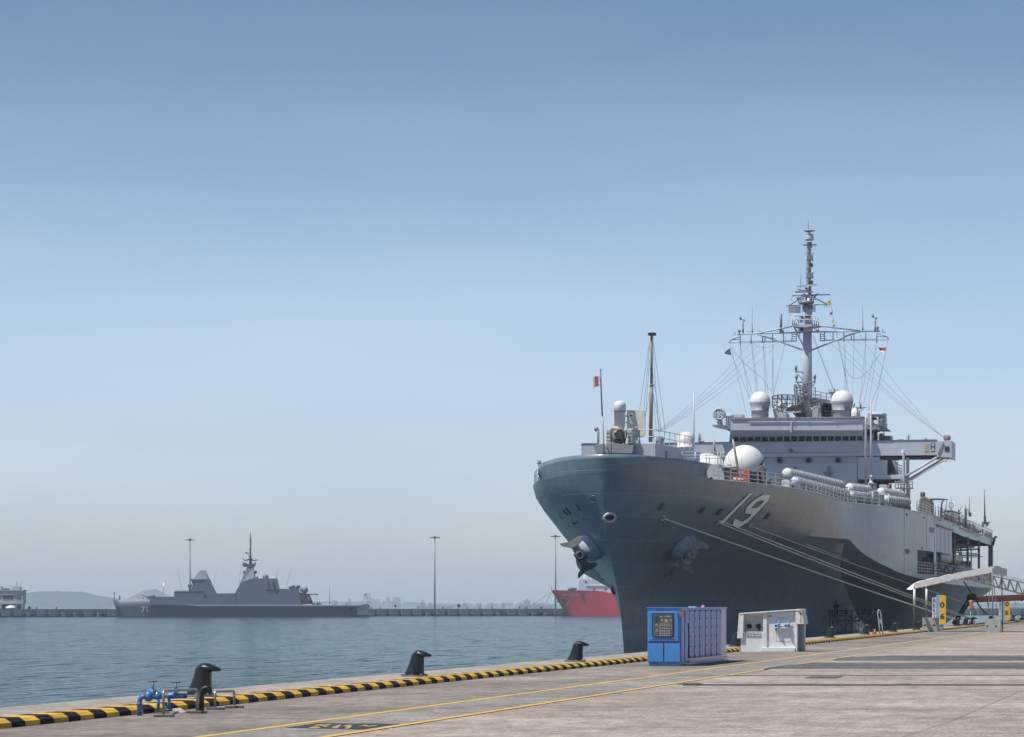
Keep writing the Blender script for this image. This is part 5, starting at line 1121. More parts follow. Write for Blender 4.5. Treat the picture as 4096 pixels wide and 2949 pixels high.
boat(376, 388, XC+14.2, 7.4, 'launch', GREYL); boat(396, 406, XC+13.6, 6.6, 'launch', GREYD)
one('gangway_landing', GREYD, sh, lambda m_: (m_.box(XC+17.0, 319, 4.95, XC+18.6, 323, 5.12)))
# aft deck: covered crane, whips, racks
cr_o = one('covered_crane', TARP, sh, lambda m_: (poly(m_, z2, [(490, 370), (500, 290), (525, 180), (560, 155), (610, 150), (690, 190), (720, 240), (732, 420), (730, 460), (600, 460), (490, 400)], 318, 3.0), m_.lathe(P(z2, 573, 160, 319.5), [(.24, 0), (.27, .15), (.27, .45), (.22, .58), (.001, .6)], 12)), bevel=.25)
one('crane_arm', GREYD, cr_o, lambda m_: (m_.tube([P(z2, 690, 195, 319), P(z2, 790, 190, 319), P(z2, 985, 200, 319)], [.16, .12, .06], 8), m_.tube([P(z2, 880, 495, 321), P(z2, 882, 270, 321), P(z2, 895, 225, 321), P(z2, 920, 205, 321)], .1, 8), tb(m_, z2, [(968, 210), (960, 300), (945, 380)], 320, .05)))
WH = [((1038, 560), (1038, 340), (1037, 125), 328), ((1342, 480), (1340, 400), (1339, 152), 352), ((1278, 660), (1275, 345), (1276, 243), 346), ((1590, 600), (1585, 300), (1580, 32), 378), ((1160, 410), (1185, 370), (1230, 275), 338), ((1160, 420), (1163, 360), (1160, 350), 338)]
for a, b_, c_, Y in WH: one('whip_aerial', GREYD, sh, lambda m_: m_.tube([P(z2, *a, Y), P(z2, *b_, Y), P(z2, *c_, Y)], [.10 if a[0] in (1590, 1278) else .06, .05 if a[0] != 1590 else .09, .02 if a[0] != 1590 else .05], 8))
def loops(m_):
    for cx_, cy_, w, h, Y in ((1038, 297, 32, 45, 328), (1300, 395, 18, 45, 346)):
        q = [P(z2, cx_+w*math.copysign(abs(math.cos(t))**.5, math.cos(t)), cy_+h*math.copysign(abs(math.sin(t))**.6, math.sin(t)), Y) for t in [2*math.pi*i/24 for i in range(25)]]; m_.tube(q, .045, 6)
    bx(m_, z2, 1325, 410, 1362, 470, 352, 1); bx(m_, z2, 1255, 350, 1290, 560, 347, 1); bx(m_, z2, 1545, 560, 1635, 580, 377, 2.5); bx(m_, z2, 1570, 470, 1604, 560, 378, 1)
    for x in (1548, 1572, 1610, 1632): tb(m_, z2, [(x, 560), (x, 640)], 377.5, .08)
    tb(m_, z2, [(1640, 610), (1680, 560)], 380, .06); m_.ball(P(z2, 1200, 410, 342), .1, 8, 5); tb(m_, z2, [(1203, 410), (1203, 440)], 342, .04); m_.lathe(P(z2, 1210, 480, 342), [(.35, 0), (.2, .2), (.001, .25)], 12)
one('deck_aerial', GREYD, sh, loops)
def aft_clutter(m_):
    rr = random.Random(12)
    def edge(x): return pchip([880, 1050, 1300, 1500, 1690, 1740], [495, 570, 680, 760, 832, 850], x)
    for i in range(150):
        x = 905+rr.random()*790; hgt = (110 if x < 1180 else 150 if x < 1420 else 90)*(.4+.6*rr.random()); e = edge(x); Y = 326+(x-905)/790*82
        k = rr.random(); X0_ = P(z2, x, e, Y).x-0.6
        if k < .45: tb(m_, z2, [(x, e-4), (x+rr.uniform(-8, 8), e-hgt)], Y, .025+rr.random()*.06, 5)
        elif k < .75: w = 10+rr.random()*22; tb(m_, z2, [(x-w, e-hgt+rr.uniform(-20, 20)), (x+w, e-hgt+rr.uniform(-10, 25))], Y, .03+rr.random()*.05, 5)
        else: w = 8+rr.random()*14; bx(m_, z2, x-w, e-hgt*.75, x+w, e-hgt*.2, Y, .8)
    q = [(905, 400), (960, 380), (1060, 385), (1150, 415), (1180, 440)]; tb(m_, z2, q, 330, .11, 8)
    for x in range(930, 1180, 22): tb(m_, z2, [(x, 395), (x+2, edge(x))], 330, .045, 5)
one('deck_gear', mat('weathered_gear', (.15, .145, .15), .7, var=.35, nscale=1.5), sh, aft_clutter)
rl = MB(); rail(rl, [(XC+16.9, 302, 11.4), (XC+17.05, 318, 11.4)], 1.1, 4, .035, 4); rail(rl, [(XC+16.9, 326, 11.4), (XC+16.5, 400, 11.4), (XC+16.4, 429, 11.4)], 1.2, 3, .05, 3); rl.build('railing', GREYL, sh)
one('cargo_net_post', GREYD, sh, lambda m_: [tb(m_, z2, [(x, y), (x+10, y+170)], 323, .05) for x, y in ((748, 285), (778, 290), (828, 310))]+[tb(m_, z2, [(478, 200), (482, 375)], 312, .05)])
one('stern_bracket', BLACK, sh, lambda m_: (bx(m_, z2, 1690, 895, 1720, 950, 427, 1), bx(m_, z2, 1690, 820, 1755, 845, 427, 2), bx(m_, z2, 1740, 795, 1785, 820, 427, 1), tb(m_, z2, [(1745, 850), (1715, 950)], 427, .2)))
# ================================================================ THINGS ON THE QUAY
def PD(cr, x, y, D): return pD(*cr(x, y), D)
q4 = crop(0, 2500, .48501)
IRON = mat('bollard_paint', (.007, .0075, .010), .38, var=.5, nscale=5, bump=.012, bscale=14, coat=.15)
# --- bollards
bo0 = thing('bollard', (0, 0, 0), 'x', 'bollard', 'black mooring bollards along the quay edge')
mb = MB(); ring = []; N = 24
LV = [(0, -.06, .31, .27), (.04, -.055, .295, .26), (.20, -.015, .25, .22), (.38, .02, .212, .20), (.52, .045, .192, .19), (.60, .055, .185, .19), (.655, .07, .155, .175), (.69, .085, .10, .12), (.70, .10, .0, .0)]
vs = []
for z, cx_, rx, ry in LV:
    for k in range(N): t = 2*math.pi*k/N; vs.append((cx_+rx*math.cos(t), ry*math.sin(t), z))
mb.add(vs, [(i*N+k, i*N+(k+1) % N, (i+1)*N+(k+1) % N, (i+1)*N+k) for i in range(len(LV)-1) for k in range(N)], True)
mb.build('column', IRON, bo0)
mb = MB(); path = [(-.06, .60, .06, .09), (.02, .625, .105, .19), (.15, .635, .10, .22), (.28, .615, .075, .20), (.38, .595, .05, .15), (.44, .585, .035, .10), (.465, .58, .003, .003)]
vs = []
for x, z, rz_, ry in path:
    for k in range(N): t = 2*math.pi*k/N; vs.append((x, ry*math.cos(t), z+rz_*math.sin(t)))
mb.add(vs, [(i*N+k, i*N+(k+1) % N, (i+1)*N+(k+1) % N, (i+1)*N+k) for i in range(len(path)-1) for k in range(N)], True)
mb.add(vs[:N], [tuple(range(N))]); mb.build('hook_head', IRON, bo0)
mb = MB(); mb.lathe((-.05, 0, 0.004), [(.001, .035), (.37, .035), (.39, .02), (.39, 0)], 28, smooth=False)
for k in range(8): t = 2*math.pi*k/8+.2; mb.lathe((-.05+.34*math.cos(t),   .34*math.sin(t), .035), [(.03, 0), (.03, .035), (.001, .04)], 6)
mb.build('base_plate', mat('worn_iron', (.09, .09, .10), .45, var=.5, nscale=9), bo0, split=False)
def uv(x, v): k = 4725-x; return v*(F*(1+(2677/F)**2)/k-2677/F)
bl = [(805, 'nearest black bollard, behind the blue water valves'), (1664, 'black bollard standing alone left of the number 19 ship, second along'), (2306, 'black bollard closest to the bow stem of the ship'),
      (2680, 'black bollard hidden behind the blue cabinet'), (2945, 'black bollard half hidden behind the left end of the white cabinet'), (3150, 'black bollard hidden behind the white cabinet'),
      (3322, 'black bollard in front of the painter on the floating scaffold'), (3463, 'black bollard beside the red fire extinguisher'), (3575, 'black bollard just right of the curved aluminium ladder top'),
      (3669, 'black bollard just left of the front concrete block of the canopy'), (3829, 'black bollard holding the lowest pale mooring line'), (3862, 'tall looking black bollard between two roped bollards'), (3889, 'black bollard holding the doubled pale mooring line'),
      (3960, 'black bollard seen between the canopy posts, with a thin line on it'), (4051, 'black bollard just right of the berth 05 sign'), (4088, 'black bollard at the right edge of the photo')]
for i, (x, lb) in enumerate(bl):
    v = 21.0; loc = (-v, uv(x, v), 0.004)
    if i == 0: bo0.location = loc; bo0.rotation_euler = (0, 0, R(-4)); bo0['label'] = lb
    else: copy_tree(bo0, loc, R([3, -6, 5, 0, -3, 4, -2, 6, 0, -5][i % 10]), 1.0 if i < 10 else 1.12, lb)

# --- blue water valves with handwheels
VB = mat('valve_blue', (.035, .13, .34), .35, var=.25, nscale=8, coat=.4); RUST = mat('rusty_wheel', (.10, .055, .04), .7, var=.4, nscale=20); BRASS = mat('dull_brass', (.30, .20, .09), .5)
VY = 51.5
def V(x, y, dy=0): return P(q4, x, y, VY+dy)
vt = thing('water_valve', tuple(V(1240, 750))[:2]+(0,), 'blue painted water pipes with two valve handwheels beside the kerb', 'water valve')
mb = MB(); mb.tube([V(1151, 752), V(1151, 650), V(1153, 620), V(1162, 602), V(1178, 593), V(1205, 590)], .046, 14); mb.lathe(V(1151, 650), [(.046, -.01), (.056, -.01), (.056, .012), (.046, .012)], 16)
mb.tube([V(1195, 590), V(1335, 590, .15)], .05, 14); mb.ball(V(1225, 590, .05), .10, 16, 10, (.9, .8, .98)); mb.ball(V(1300, 585, .1), .085, 16, 10, (1.1, .8, .9)); mb.tube([V(1262, 560, .08), V(1262, 478, .08)], .022, 10); mb.lathe(V(1262, 560, .08), [(.06, 0), (.06, .035), (.03, .06)], 14); mb.tube([V(1192, 545), V(1192, 530)], .02, 8)
mb.build('pipe', VB, vt, split=False)
mb = MB(); mb.tube([V(1385, 588, 1.6), V(1530, 584, 1.9)], .052, 14); mb.tube([V(1450, 575, 1.7), V(1452, 485, 1.7)], .02, 10); mb.lathe(V(1450, 560, 1.7), [(.055, 0), (.05, .05), (.025, .09)], 14); mb.ball(V(1430, 580, 1.7), .07, 12, 8); mb.tube([V(1393, 700, 1.6), V(1393, 590, 1.6)], .03, 10); mb.tube([V(1306, 700, .4), V(1306, 600, .4)], .03, 10); mb.lathe(V(1393, 700, 1.6), [(.06, -.0), (.06, .012), (.03, .014)], 12); mb.tube([V(1520, 605, 1.9), V(1520, 565, 1.9)], .06, 12); mb.tube([V(1330, 590, .2), V(1390, 590, 1.6)], .04, 10)
mb.build('valve_body', VB, vt, split=False)
for x, y, dy in ((1262, 466, .08), (1453, 474, 1.7)):
    c_ = V(x, y, dy); mb = MB(); mb.tube([c_+Vector((math.cos(t)*.088, math.sin(t)*.088, .0)) for t in [2*math.pi*i/24 for i in range(25)]], .009, 8)
    for a in range(5): mb.tube([c_, c_+Vector((math.cos(a*1.257)*.088, math.sin(a*1.257)*.088, 0))], .006, 6)
    mb.lathe(c_, [(.018, -.03), (.018, .012), (.001, .014)], 10); mb.build('handwheel', RUST, vt, split=False)
mb = MB(); mb.lathe(V(1268, 548, .1), [(.05, -.01), (.055, .0), (.055, .03), (.001, .035)], 14); mb.build('brass_cap', BRASS, vt)

# --- steel hoops on concrete feet
STEEL = mat('galvanised_tube', (.34, .33, .31), .42, metal=.6, var=.25, nscale=15); FOOT = mat('foot_concrete', (.12, .11, .095), .9, var=.3, nscale=10)
def hoop(lab, pts, Ds, feet):
    n_ = len(pts); q = [PD(q4, x, y, Ds[0]+(Ds[1]-Ds[0])*(x-pts[0][0])/(pts[-1][0]-pts[0][0])) for x, y in pts]
    t = thing('guard_hoop', (q[0].x, q[0].y, 0), lab, 'guard rail', 'steel hoop guards by the blue valves')
    # smooth the corners
    sm_ = [q[0]]
    for i in range(1, n_-1):
        a, b_, c_ = q[i-1], q[i], q[i+1]; r_ = min(.08, (a-b_).length/2, (c_-b_).length/2)
        p0 = b_+(a-b_).normalized()*r_; p1 = b_+(c_-b_).normalized()*r_
        for k in range(5): u_ = k/4; sm_.append(p0.lerp(b_, u_).lerp(b_.lerp(p1, u_), u_))
    sm_.append(q[-1]); MB().tube(sm_, .025, 12).build('tube', STEEL, t)
    for (x0_, x1_, yt, yb_, D) in feet:
        g0 = PD(q4, x0_, yb_, D); g1 = PD(q4, x1_, yb_, D); h = (PD(q4, x0_, yt, D).z-g0.z)
        w = g1-g0; mb = MB(); d_ = FW*.16; b0 = Vector((g0.x, g0.y, .006)); b1 = Vector((g1.x, g1.y, .006)); u_ = Vector((0, 0, h*.75))
        mb.hexa([b0, b1, b1+d_, b0+d_, b0+u_, b1+u_, b1+d_+u_, b0+d_+u_]); mb.build('concrete_foot', FOOT, t, bevel=.008)
hoop('larger steel tube hoop on two concrete feet, in front of the valves', [(1350, 742), (1347, 545), (1627, 532), (1625, 712)], (53.9, 55.6), [(1265, 1432, 737, 762, 53.6), (1535, 1700, 706, 732, 55.4)])
hoop('smaller steel tube hoop on two feet, right of the nearest bollard', [(1775, 680), (1772, 550), (1932, 546), (1932, 662)], (57.6, 58.5), [(1700, 1850, 678, 702, 57.4), (1855, 2007, 664, 688, 58.3)])
g0 = PD(q4, 1660, 695, 56.3)
t = thing('vent_pipe', (g0.x, g0.y, 0), 'short black bent vent pipe behind the larger steel hoop', 'pipe')
MB().tube([Vector((g0.x, g0.y, 0)), PD(q4, 1662, 600, 56.3), PD(q4, 1664, 560, 56.3), PD(q4, 1678, 530, 56.3), PD(q4, 1702, 520, 56.3), PD(q4, 1726, 532, 56.3), PD(q4, 1732, 560, 56.3)], [.055, .052, .052, .052, .058, .06, .055], 14).build('pipe', IRON, t)
quad_px('manhole_cover', [q4(1195, 728), q4(1215, 705), q4(1400, 700), q4(1395, 730)], mat('slab_shadow', (.05, .05, .05), .8), .009)  # dark sheet paints the concrete slab's shadow by the valves, not a cover
mb = MB(); c0 = pG(*q4(1420, 712)); c1 = pG(*q4(1495, 732)); mb.hexa([Vector((c0.x, c0.y, .006)), Vector((c1.x, c1.y, .006)), Vector((c1.x, c1.y+.3, .006)), Vector((c0.x, c0.y+.5, .006)), Vector((c0.x, c0.y, .05)), Vector((c1.x, c1.y, .02)), Vector((c1.x, c1.y+.3, .02)), Vector((c0.x, c0.y+.5, .05))])
tag(mb.build('stone_slab', mat('slab_pale', (.34, .33, .31), .8), bevel=.01), 'small pale slab lying beside the painted shadow patch under the hoop', 'slab')

# --- blue switch cabinet row
BLU = mat('cabinet_blue', (.05, .20, .50), .32, var=.10, nscale=1.5, coat=.5, bump=.003, bscale=3); BLS = mat('cabinet_sheen_blue', (.11, .20, .50), .40, var=.12, nscale=1.2, vscale=(1, 1, .3), coat=.12, bump=.006, bscale=1.5)  # the side sheets' paler blue paints in their grazing sheen
BLD = mat('cabinet_gap', (.015, .035, .09), .5)
BY = 97.4; XR = P(r6, 560, 700, BY).x; XL = P(r6, 226, 700, BY).x; BE = 107.7
ct = thing('switch_cabinet', ((XL+XR)/2, BY+.5, 0), 'long bright blue electrical cabinet with a glazed control panel', 'electrical cabinet')
zt = P(r6, 400, 206, BY).z; zp = P(r6, 400, 757, BY).z
mb = MB(); mb.box(XL, BY, zp, XR-.02, BE, zt-.02); mb.build('body', BLU, ct, bevel=.012)
mb = MB(); mb.box(XL-.02, BY-.03, zt-.02, XR+.02, BE+.02, zt+.01); mb.build('roof', BLU, ct, bevel=.008)
mb = MB(); mb.box(XL+.05, BY+.04, 0.004, XR-.05, BE-.05, zp); mb.build('plinth', BLU, ct)
dr = one('panel_door', BLU, ct, lambda m_: bx(m_, r6, 236, 243, 535, 542, BY-.035, .034), bevel=.008)
one('door_frame', BLU, dr, lambda m_: (bx(m_, r6, 262, 250, 500, 262, BY-.055, .02), bx(m_, r6, 262, 506, 500, 518, BY-.055, .02)), bevel=.004)
def rounded(mb, cr, x0, y0, x1, y1, r_, Y, dep):
    pts = []
    for cx_, cy_, a0 in ((x1-r_, y0+r_, -90), (x1-r_, y1-r_, 0), (x0+r_, y1-r_, 90), (x0+r_, y0+r_, 180)):
        for k in range(6): t = R(a0+18*k); pts.append((cx_+r_*math.cos(t), cy_+r_*math.sin(t)))
    return poly(mb, cr, pts, Y, dep)
sg_ = one('window_gasket', BLACK, dr, lambda m_: rounded(m_, r6, 271, 261, 489, 506, 26, BY-.066, .03))
one('control_panel', mat('panel_glass', (.075, .085, .085), .25, var=.1), dr, lambda m_: rounded(m_, r6, 280, 271, 480, 497, 20, BY-.071, .03))
PALE = mat('panel_marking', (.50, .50, .46), .6)
one('display', mat('display_teal', (.012, .06, .09), .3), dr, lambda m_: bx(m_, r6, 298, 288, 346, 354, BY-.075, .01))
one('display', mat('display_yellow', (.42, .33, .08), .5), dr, lambda m_: bx(m_, r6, 399, 320, 431, 353, BY-.075, .01))
def marks(m_):
    for i in range(5):
        x = 355+i*22.5
        for y, h in ((368, 5), (378, 3), (388, 4), (408, 3), (416, 4), (434, 3), (442, 4), (458, 3), (466, 4), (484, 5)): bx(m_, r6, x-7, y-h/2, x+7, y+h/2, BY-.0745, .008)
    for x, y in ((374, 336), (460, 336), (318, 383), (320, 438)):
        bx(m_, r6, x-9, y-12, x-6, y+10, BY-.0745, .008); bx(m_, r6, x+6, y-12, x+9, y+10, BY-.0745, .008); bx(m_, r6, x-9, y-14, x+9, y-10, BY-.0742, .008)
    bx(m_, r6, 470, 372, 472, 415, BY-.0745, .008)
    for x in (352, 362, 372): bx(m_, r6, x-3, 290, x+3, 299, BY-.0745, .008)
    for x in (404, 412, 422, 430, 438, 446, 456): bx(m_, r6, x-3, 289, x+2, 297, BY-.0745, .008)
one('panel_lettering', PALE, dr, marks, split=False)
for x0_, x1_ in ((241, 385), (397, 555)): 
    d_ = one('lower_door', BLU, ct, lambda m_: bx(m_, r6, x0_, 562, x1_, 750, BY-.022, .02), bevel=.006)
    one('door_lock', BLACK, d_, lambda m_: m_.ball(P(r6, x0_+18, 657, BY-.025), .012, 8, 5))
one('door_gap', BLD, ct, lambda m_: (bx(m_, r6, 238, 546, 556, 557, BY-.005, .004), bx(m_, r6, 386, 560, 396, 750, BY-.005, .004)), split=False)
for y in (385,): one('door_lock', GREYD, dr, lambda m_: m_.ball(P(r6, 240, y, BY-.04), .014, 8, 5))
one('door_handle', GREYD, dr, lambda m_: bx(m_, r6, 524, 270, 530, 300, BY-.06, .03), bevel=.004)
# the long side: bolted sheets
def ysd(x): return pX(*r6(x, 500), XR).y
def side_sheet(xa, xb, yt, yb_, px, m_, name, bev=.01):
    ya, yb2 = ysd(xa), ysd(xb); z1 = pX(*r6((xa+xb)/2, yt), XR).z; z0_ = pX(*r6((xa+xb)/2, yb_), XR).z
    mb = MB(); mb.box(XR-.02, ya, z0_, XR+px, yb2, z1); return mb.build(name, m_, ct, bevel=bev)
side_sheet(562, 588, 222, 752, .030, BLS, 'corner_post')
side_sheet(600, 634, 226, 362, .035, BLS, 'side_sheet'); side_sheet(592, 622, 372, 745, .045, BLS, 'side_sheet')
cols = [640, 693, 747, 804, 860, 914, 966]; bolts = MB(); 
for a, b_ in zip(cols[:-1], cols[1:]):
    if a >= 966: continue
    ya, yb2 = ysd(a), min(ysd(b_), BE+.3) ; f0 = (a-640)/326
    mb = MB(); mb.box(XR-.02, ya+.02, .16+.06, XR+.02, yb2-.03, zt-.05); mb.build('side_sheet', BLS, ct, bevel=.012)
    mb = MB(); mb.tube([(XR+.02, ya+.0, .22), (XR+.02, ya+.0, zt-.06)], .018, 6); mb.build('seam_strip', BLU, ct)
    for z in (.30, .62, .95, 1.25, 1.55, 1.8): bolts.lathe((XR+.03, ya+.12, z), [(.018, -.01), (.018, .014), (.001, .018)], 8, axis=(1, 0, 0)); 
    for k in range(5): yy = ya+(yb2-ya)*(k+.5)/5; bolts.lathe((XR+.02, yy, .26), [(.016, -.01), (.016, .014), (.001, .018)], 6, axis=(1, 0, 0)); bolts.lathe((XR+.02, yy, zt-.09), [(.016, -.01), (.016, .014), (.001, .018)], 6, axis=(1, 0, 0))
bolts.build('bolt_heads', BLD, ct, split=False)
mb = MB(); mb.box(XR-.01, ysd(640), .10, XR+.03, BE-.1, .17); mb.box(XR-.02, ysd(600), .01, XR+.06, BE+.05, .05); mb.build('base_rail', BLU, ct, split=False)
side_sheet(560, 582, 235, 292, .034, mat('warning_red', (.50, .09, .07), .6), 'warning_label', 0); side_sheet(952, 965, 228, 270, .024, mat('warning_red', (.50, .09, .07), .6), 'warning_label', 0)
mb = MB()
for k in range(3): z = pX(*r6(570, 250+k*14), XR).z; mb.box(XR+.034, ysd(564), z-.012, XR+.037, ysd(578), z+.012)
mb.build('label_stripe', WHITE, ct, split=False)
one('roof_lamp', mat('lamp_pink', (.55, .18, .28), .4), ct, lambda m_: m_.lathe((XR-.4, BE-3, zt+.01), [(.07, 0), (.07, .03), (.05, .07), (.001, .08)], 14))
one('roof_box', GREYL, ct, lambda m_: m_.box(XR-.6, BE-5, zt+.01, XR-.35, BE-4.6, zt+.05))

# --- white service pedestal with valves
WC = mat('painted_concrete', (.60, .61, .62), .7, var=.10, nscale=4, bump=.012, bscale=6); WY = 128.9
wt = thing('service_pedestal', tuple(P(r6, 1450, 648, WY))[:2]+(0,), 'white concrete service pedestal with two blue valves and pipe sockets', 'utility pedestal')
def wx(x): return P(r6, x, 600, WY).x
def wz(x, y): return P(r6, x, y, WY).z
mb = MB(); xa, xb = wx(1167), wx(1734); zl, zr = wz(1200, 268), wz(1700, 236)
def blk(mb, x0, x1, z0_, z1a, z1b, y0_, y1_): mb.hexa([(x0, y0_, z0_), (x1, y0_, z0_), (x1, y1_, z0_), (x0, y1_, z0_), (x0, y0_, z1a), (x1, y0_, z1b), (x1, y1_, z1b), (x0, y1_, z1a)])
def zt_at(x): return zl+(zr-zl)*(x-1200)/500
blk(mb, wx(1167), wx(1200), .004, zt_at(1167), zt_at(1200), WY, WY+1.5)
blk(mb, wx(1200), wx(1392), .004, wz(1300, 446), wz(1300, 446), WY+.001, WY+1.5)
blk(mb, wx(1200), wx(1392), wz(1300, 276), zt_at(1200), zt_at(1392), WY+.001, WY+1.5)
blk(mb, wx(1200), wx(1392), wz(1300, 446), wz(1300, 276), wz(1300, 276), WY+.45, WY+1.49)
blk(mb, wx(1392), wx(1430), .004, zt_at(1392), zt_at(1430), WY-.03, WY+1.5)
blk(mb, wx(1430), wx(1722), .004, zt_at(1430)-.02, zt_at(1722)-.02, WY+.04, WY+1.5)
blk(mb, wx(1722), wx(1736), .004, zt_at(1722), zt_at(1736), WY-.02, WY+.4)
mb.build('body', WC, wt, split=False)
one('roof_slab', WC, wt, lambda m_: m_.hexa([(wx(1155), WY-.12, zt_at(1155)), (wx(1782), WY-.12, zt_at(1782)), (wx(1782), WY+1.6, zt_at(1782)), (wx(1155), WY+1.6, zt_at(1155)), (wx(1155), WY-.12, zt_at(1155)+.05), (wx(1775), WY-.12, zt_at(1775)+.06), (wx(1775), WY+1.6, zt_at(1775)+.06), (wx(1155), WY+1.6, zt_at(1155)+.05)]), bevel=.01)
def hood(xa_, xb_, xc_, xd_, yt, yb_, y0_, y1_): # top xa..xb, bottom xc..xd
    return lambda m_: m_.hexa([(wx(xc_), y0_, wz(xc_, yb_)), (wx(xd_), y0_, wz(xc_, yb_)), (wx(xd_), y1_, wz(xc_, yb_)), (wx(xc_), y1_, wz(xc_, yb_)), (wx(xa_), y0_, wz(xa_, yt)), (wx(xb_), y0_, wz(xa_, yt)), (wx(xb_), y1_, wz(xa_, yt)), (wx(xa_), y1_, wz(xa_, yt))])
one('hood', WC, wt, hood(1152, 1200, 1133, 1192, 266, 514, WY-.10, WY+1.4), bevel=.01)
one('hood', WC, wt, hood(1722, 1782, 1722, 1808, 228, 370, WY-.10, WY+1.4), bevel=.01)
one('side_recess', mat('shade_grey', (.22, .23, .25), .8), wt, lambda m_: blk(m_, wx(1736), wx(1772), .02, wz(1740, 372), wz(1740, 372), WY+.35, WY+1.4))  # side block greyed to paint in the shade below the hood
one('side_wall', WC, wt, lambda m_: blk(m_, wx(1764), wx(1779), .004, wz(1740, 366), wz(1740, 366), WY+1.0, WY+1.5))
one('plinth', WC, wt, lambda m_: blk(m_, wx(1374), wx(1716), .004, wz(1500, 607), wz(1500, 607), WY-.14, WY+.1), bevel=.012)
for x in (1257, 1346):
    c_ = P(r6, x, 391, WY+.42); s_ = one('pipe_socket', BLACK, wt, lambda m_: m_.lathe(c_, [(.001, -.10), (.08, -.10), (.095, -.16), (.10, -.14), (.10, .04)], 20, axis=(0, 1, 0)))
one('rust_stain', mat('rust_stain', (.16, .11, .07), .9, var=.5, nscale=14), wt, lambda m_: poly(m_, r6, [(1345, 400), (1368, 398), (1366, 432), (1350, 440), (1338, 430)], WY+.445, .004))
# sign
sgn = one('sign_plate', mat('plate_white', (.55, .55, .54), .6), wt, lambda m_: bx(m_, r6, 1222, 456, 1368, 494, WY-.02, .02))
mb = MB(); a = P(r6, 1262, 484, WY-.024); b_ = P(r6, 1357, 466, WY-.024); put_text(mb, 'NO SMOKING', a, (1, 0, 0), (0, 0, 1), w=b_.x-a.x, h=b_.z-a.z, bold=.01)
c_ = P(r6, 1243, 475, WY-.025); mb.tube([c_+Vector((math.cos(t)*.05, 0, math.sin(t)*.05)) for t in [2*math.pi*i/20 for i in range(21)]], .006, 6); mb.tube([c_+Vector((-.035, 0, .035)), c_+Vector((.035, 0, -.035))], .005, 5)
for q in (((1222, 456), (1368, 456)), ((1368, 456), (1368, 494)), ((1368, 494), (1222, 494)), ((1222, 494), (1222, 456))): mb.tube([P(r6, *q[0], WY-.022), P(r6, *q[1], WY-.022)], .005, 4)
mb.build('sign_lettering', BLACK, sgn, split=False)
VBL = mat('valve_light_blue', (.10, .30, .55), .4, coat=.3)
for x in (1545, 1644):
    vv = one('valve', VBL, wt, lambda m_: (m_.tube([P(r6, x+5, 405, WY-.06), P(r6, x+5, 350, WY-.06)], .035, 10), m_.ball(P(r6, x+2, 375, WY-.07), .075, 12, 8), m_.tube([P(r6, x-28, 388, WY-.20), P(r6, x+8, 380, WY-.02)], [.06, .05], 12), m_.tube([P(r6, x+3, 352, WY-.06), P(r6, x+3, 328, WY-.06)], .016, 8), m_.lathe(P(r6, x+3, 352, WY-.06), [(.045, -.02), (.045, .02), (.02, .04)], 12)), split=False)
    one('valve_mouth', BLACK, vv, lambda m_: m_.lathe(P(r6, x-29, 388, WY-.21), [(.001, 0), (.05, 0), (.062, .03)], 14, axis=(.9, 1, 0)))
    one('handwheel', VBL, vv, lambda m_: m_.bar(P(r6, x-22, 326, WY-.06), P(r6, x+28, 328, WY-.06), .02, .02))
LN = mat('scratched_line', (.20, .20, .20), .7)
def lines_(m_):
    for a, b_ in (((1510, 405), (1663, 410)), ((1527, 412), (1527, 545)), ((1663, 410), (1663, 549)), ((1527, 545), (1663, 549)), ((1552, 304), (1642, 306)), ((1556, 312), (1640, 314)), ((1552, 304), (1552, 322)), ((1643, 306), (1643, 322))):
        m_.bar(P(r6, *a, WY+.037), P(r6, *b_, WY+.037), .008, .008)
    m_.bar(P(r6, 1436, 598, WY+.03), P(r6, 1442, 607, WY+.03), .05, .01)
one('access_panel', LN, wt, lines_, split=False)
one('valve_shelf', WC, wt, lambda m_: bx(m_, r6, 1505, 404, 1666, 412, WY-.10, .14))
one('hose_stub', BLACK, wt, lambda m_: m_.tube([P(r6, 1518, 412, WY-.06), P(r6, 1520, 435, WY-.1)], .025, 8))
one('small_plate', mat('plate_grey', (.35, .35, .35), .5), wt, lambda m_: bx(m_, r6, 1437, 279, 1480, 301, WY+.025, .015))
mb = MB(); a = P(r6, 1463, 297, WY+.022); b_ = P(r6, 1478, 283, WY+.022); put_text(mb, '10', a, (1, 0, 0), (0, 0, 1), w=b_.x-a.x, h=b_.z-a.z); mb.build('plate_number', BLACK, wt, split=False)
REDP = mat('stencil_red', (.42, .04, .05), .6)
def red_marks(m_):
    rr = random.Random(2)
    for i in range(9): x = 1744+rr.random()*30; y = 242+rr.random()*28; poly(m_, r6, [(x, y), (x+14, y+2), (x+12, y+9), (x-2, y+8)], WY-.104, .003)
    for k, y in enumerate((284, 304, 322, 342)):
        # bare strokes, no readable word in the photograph
        bx(m_, r6, 1766, y, 1780, y+3, WY-.104, .003); bx(m_, r6, 1766, y+3, 1769, y+14, WY-.104, .003); bx(m_, r6, 1769, y+11, 1780, y+14, WY-.104, .003)
one('stencil_mark', REDP, wt, red_marks, split=False)
def scuffs(m_):
    rr = random.Random(8)
    for i in range(26):
        x = 1205+rr.random()*490; y = 500+rr.random()*100; w = 2+rr.random()*7
        if 1392 < x < 1436: continue
        Y = WY-.002 if x < 1392 else WY+.036
        poly(m_, r6, [(x, y), (x+w, y+rr.uniform(-2, 3)), (x+w*.6, y+2+rr.random()*5)], Y, .001)
one('paint_chip', mat('bare_patch', (.33, .33, .32), .8), wt, scuffs, split=False)

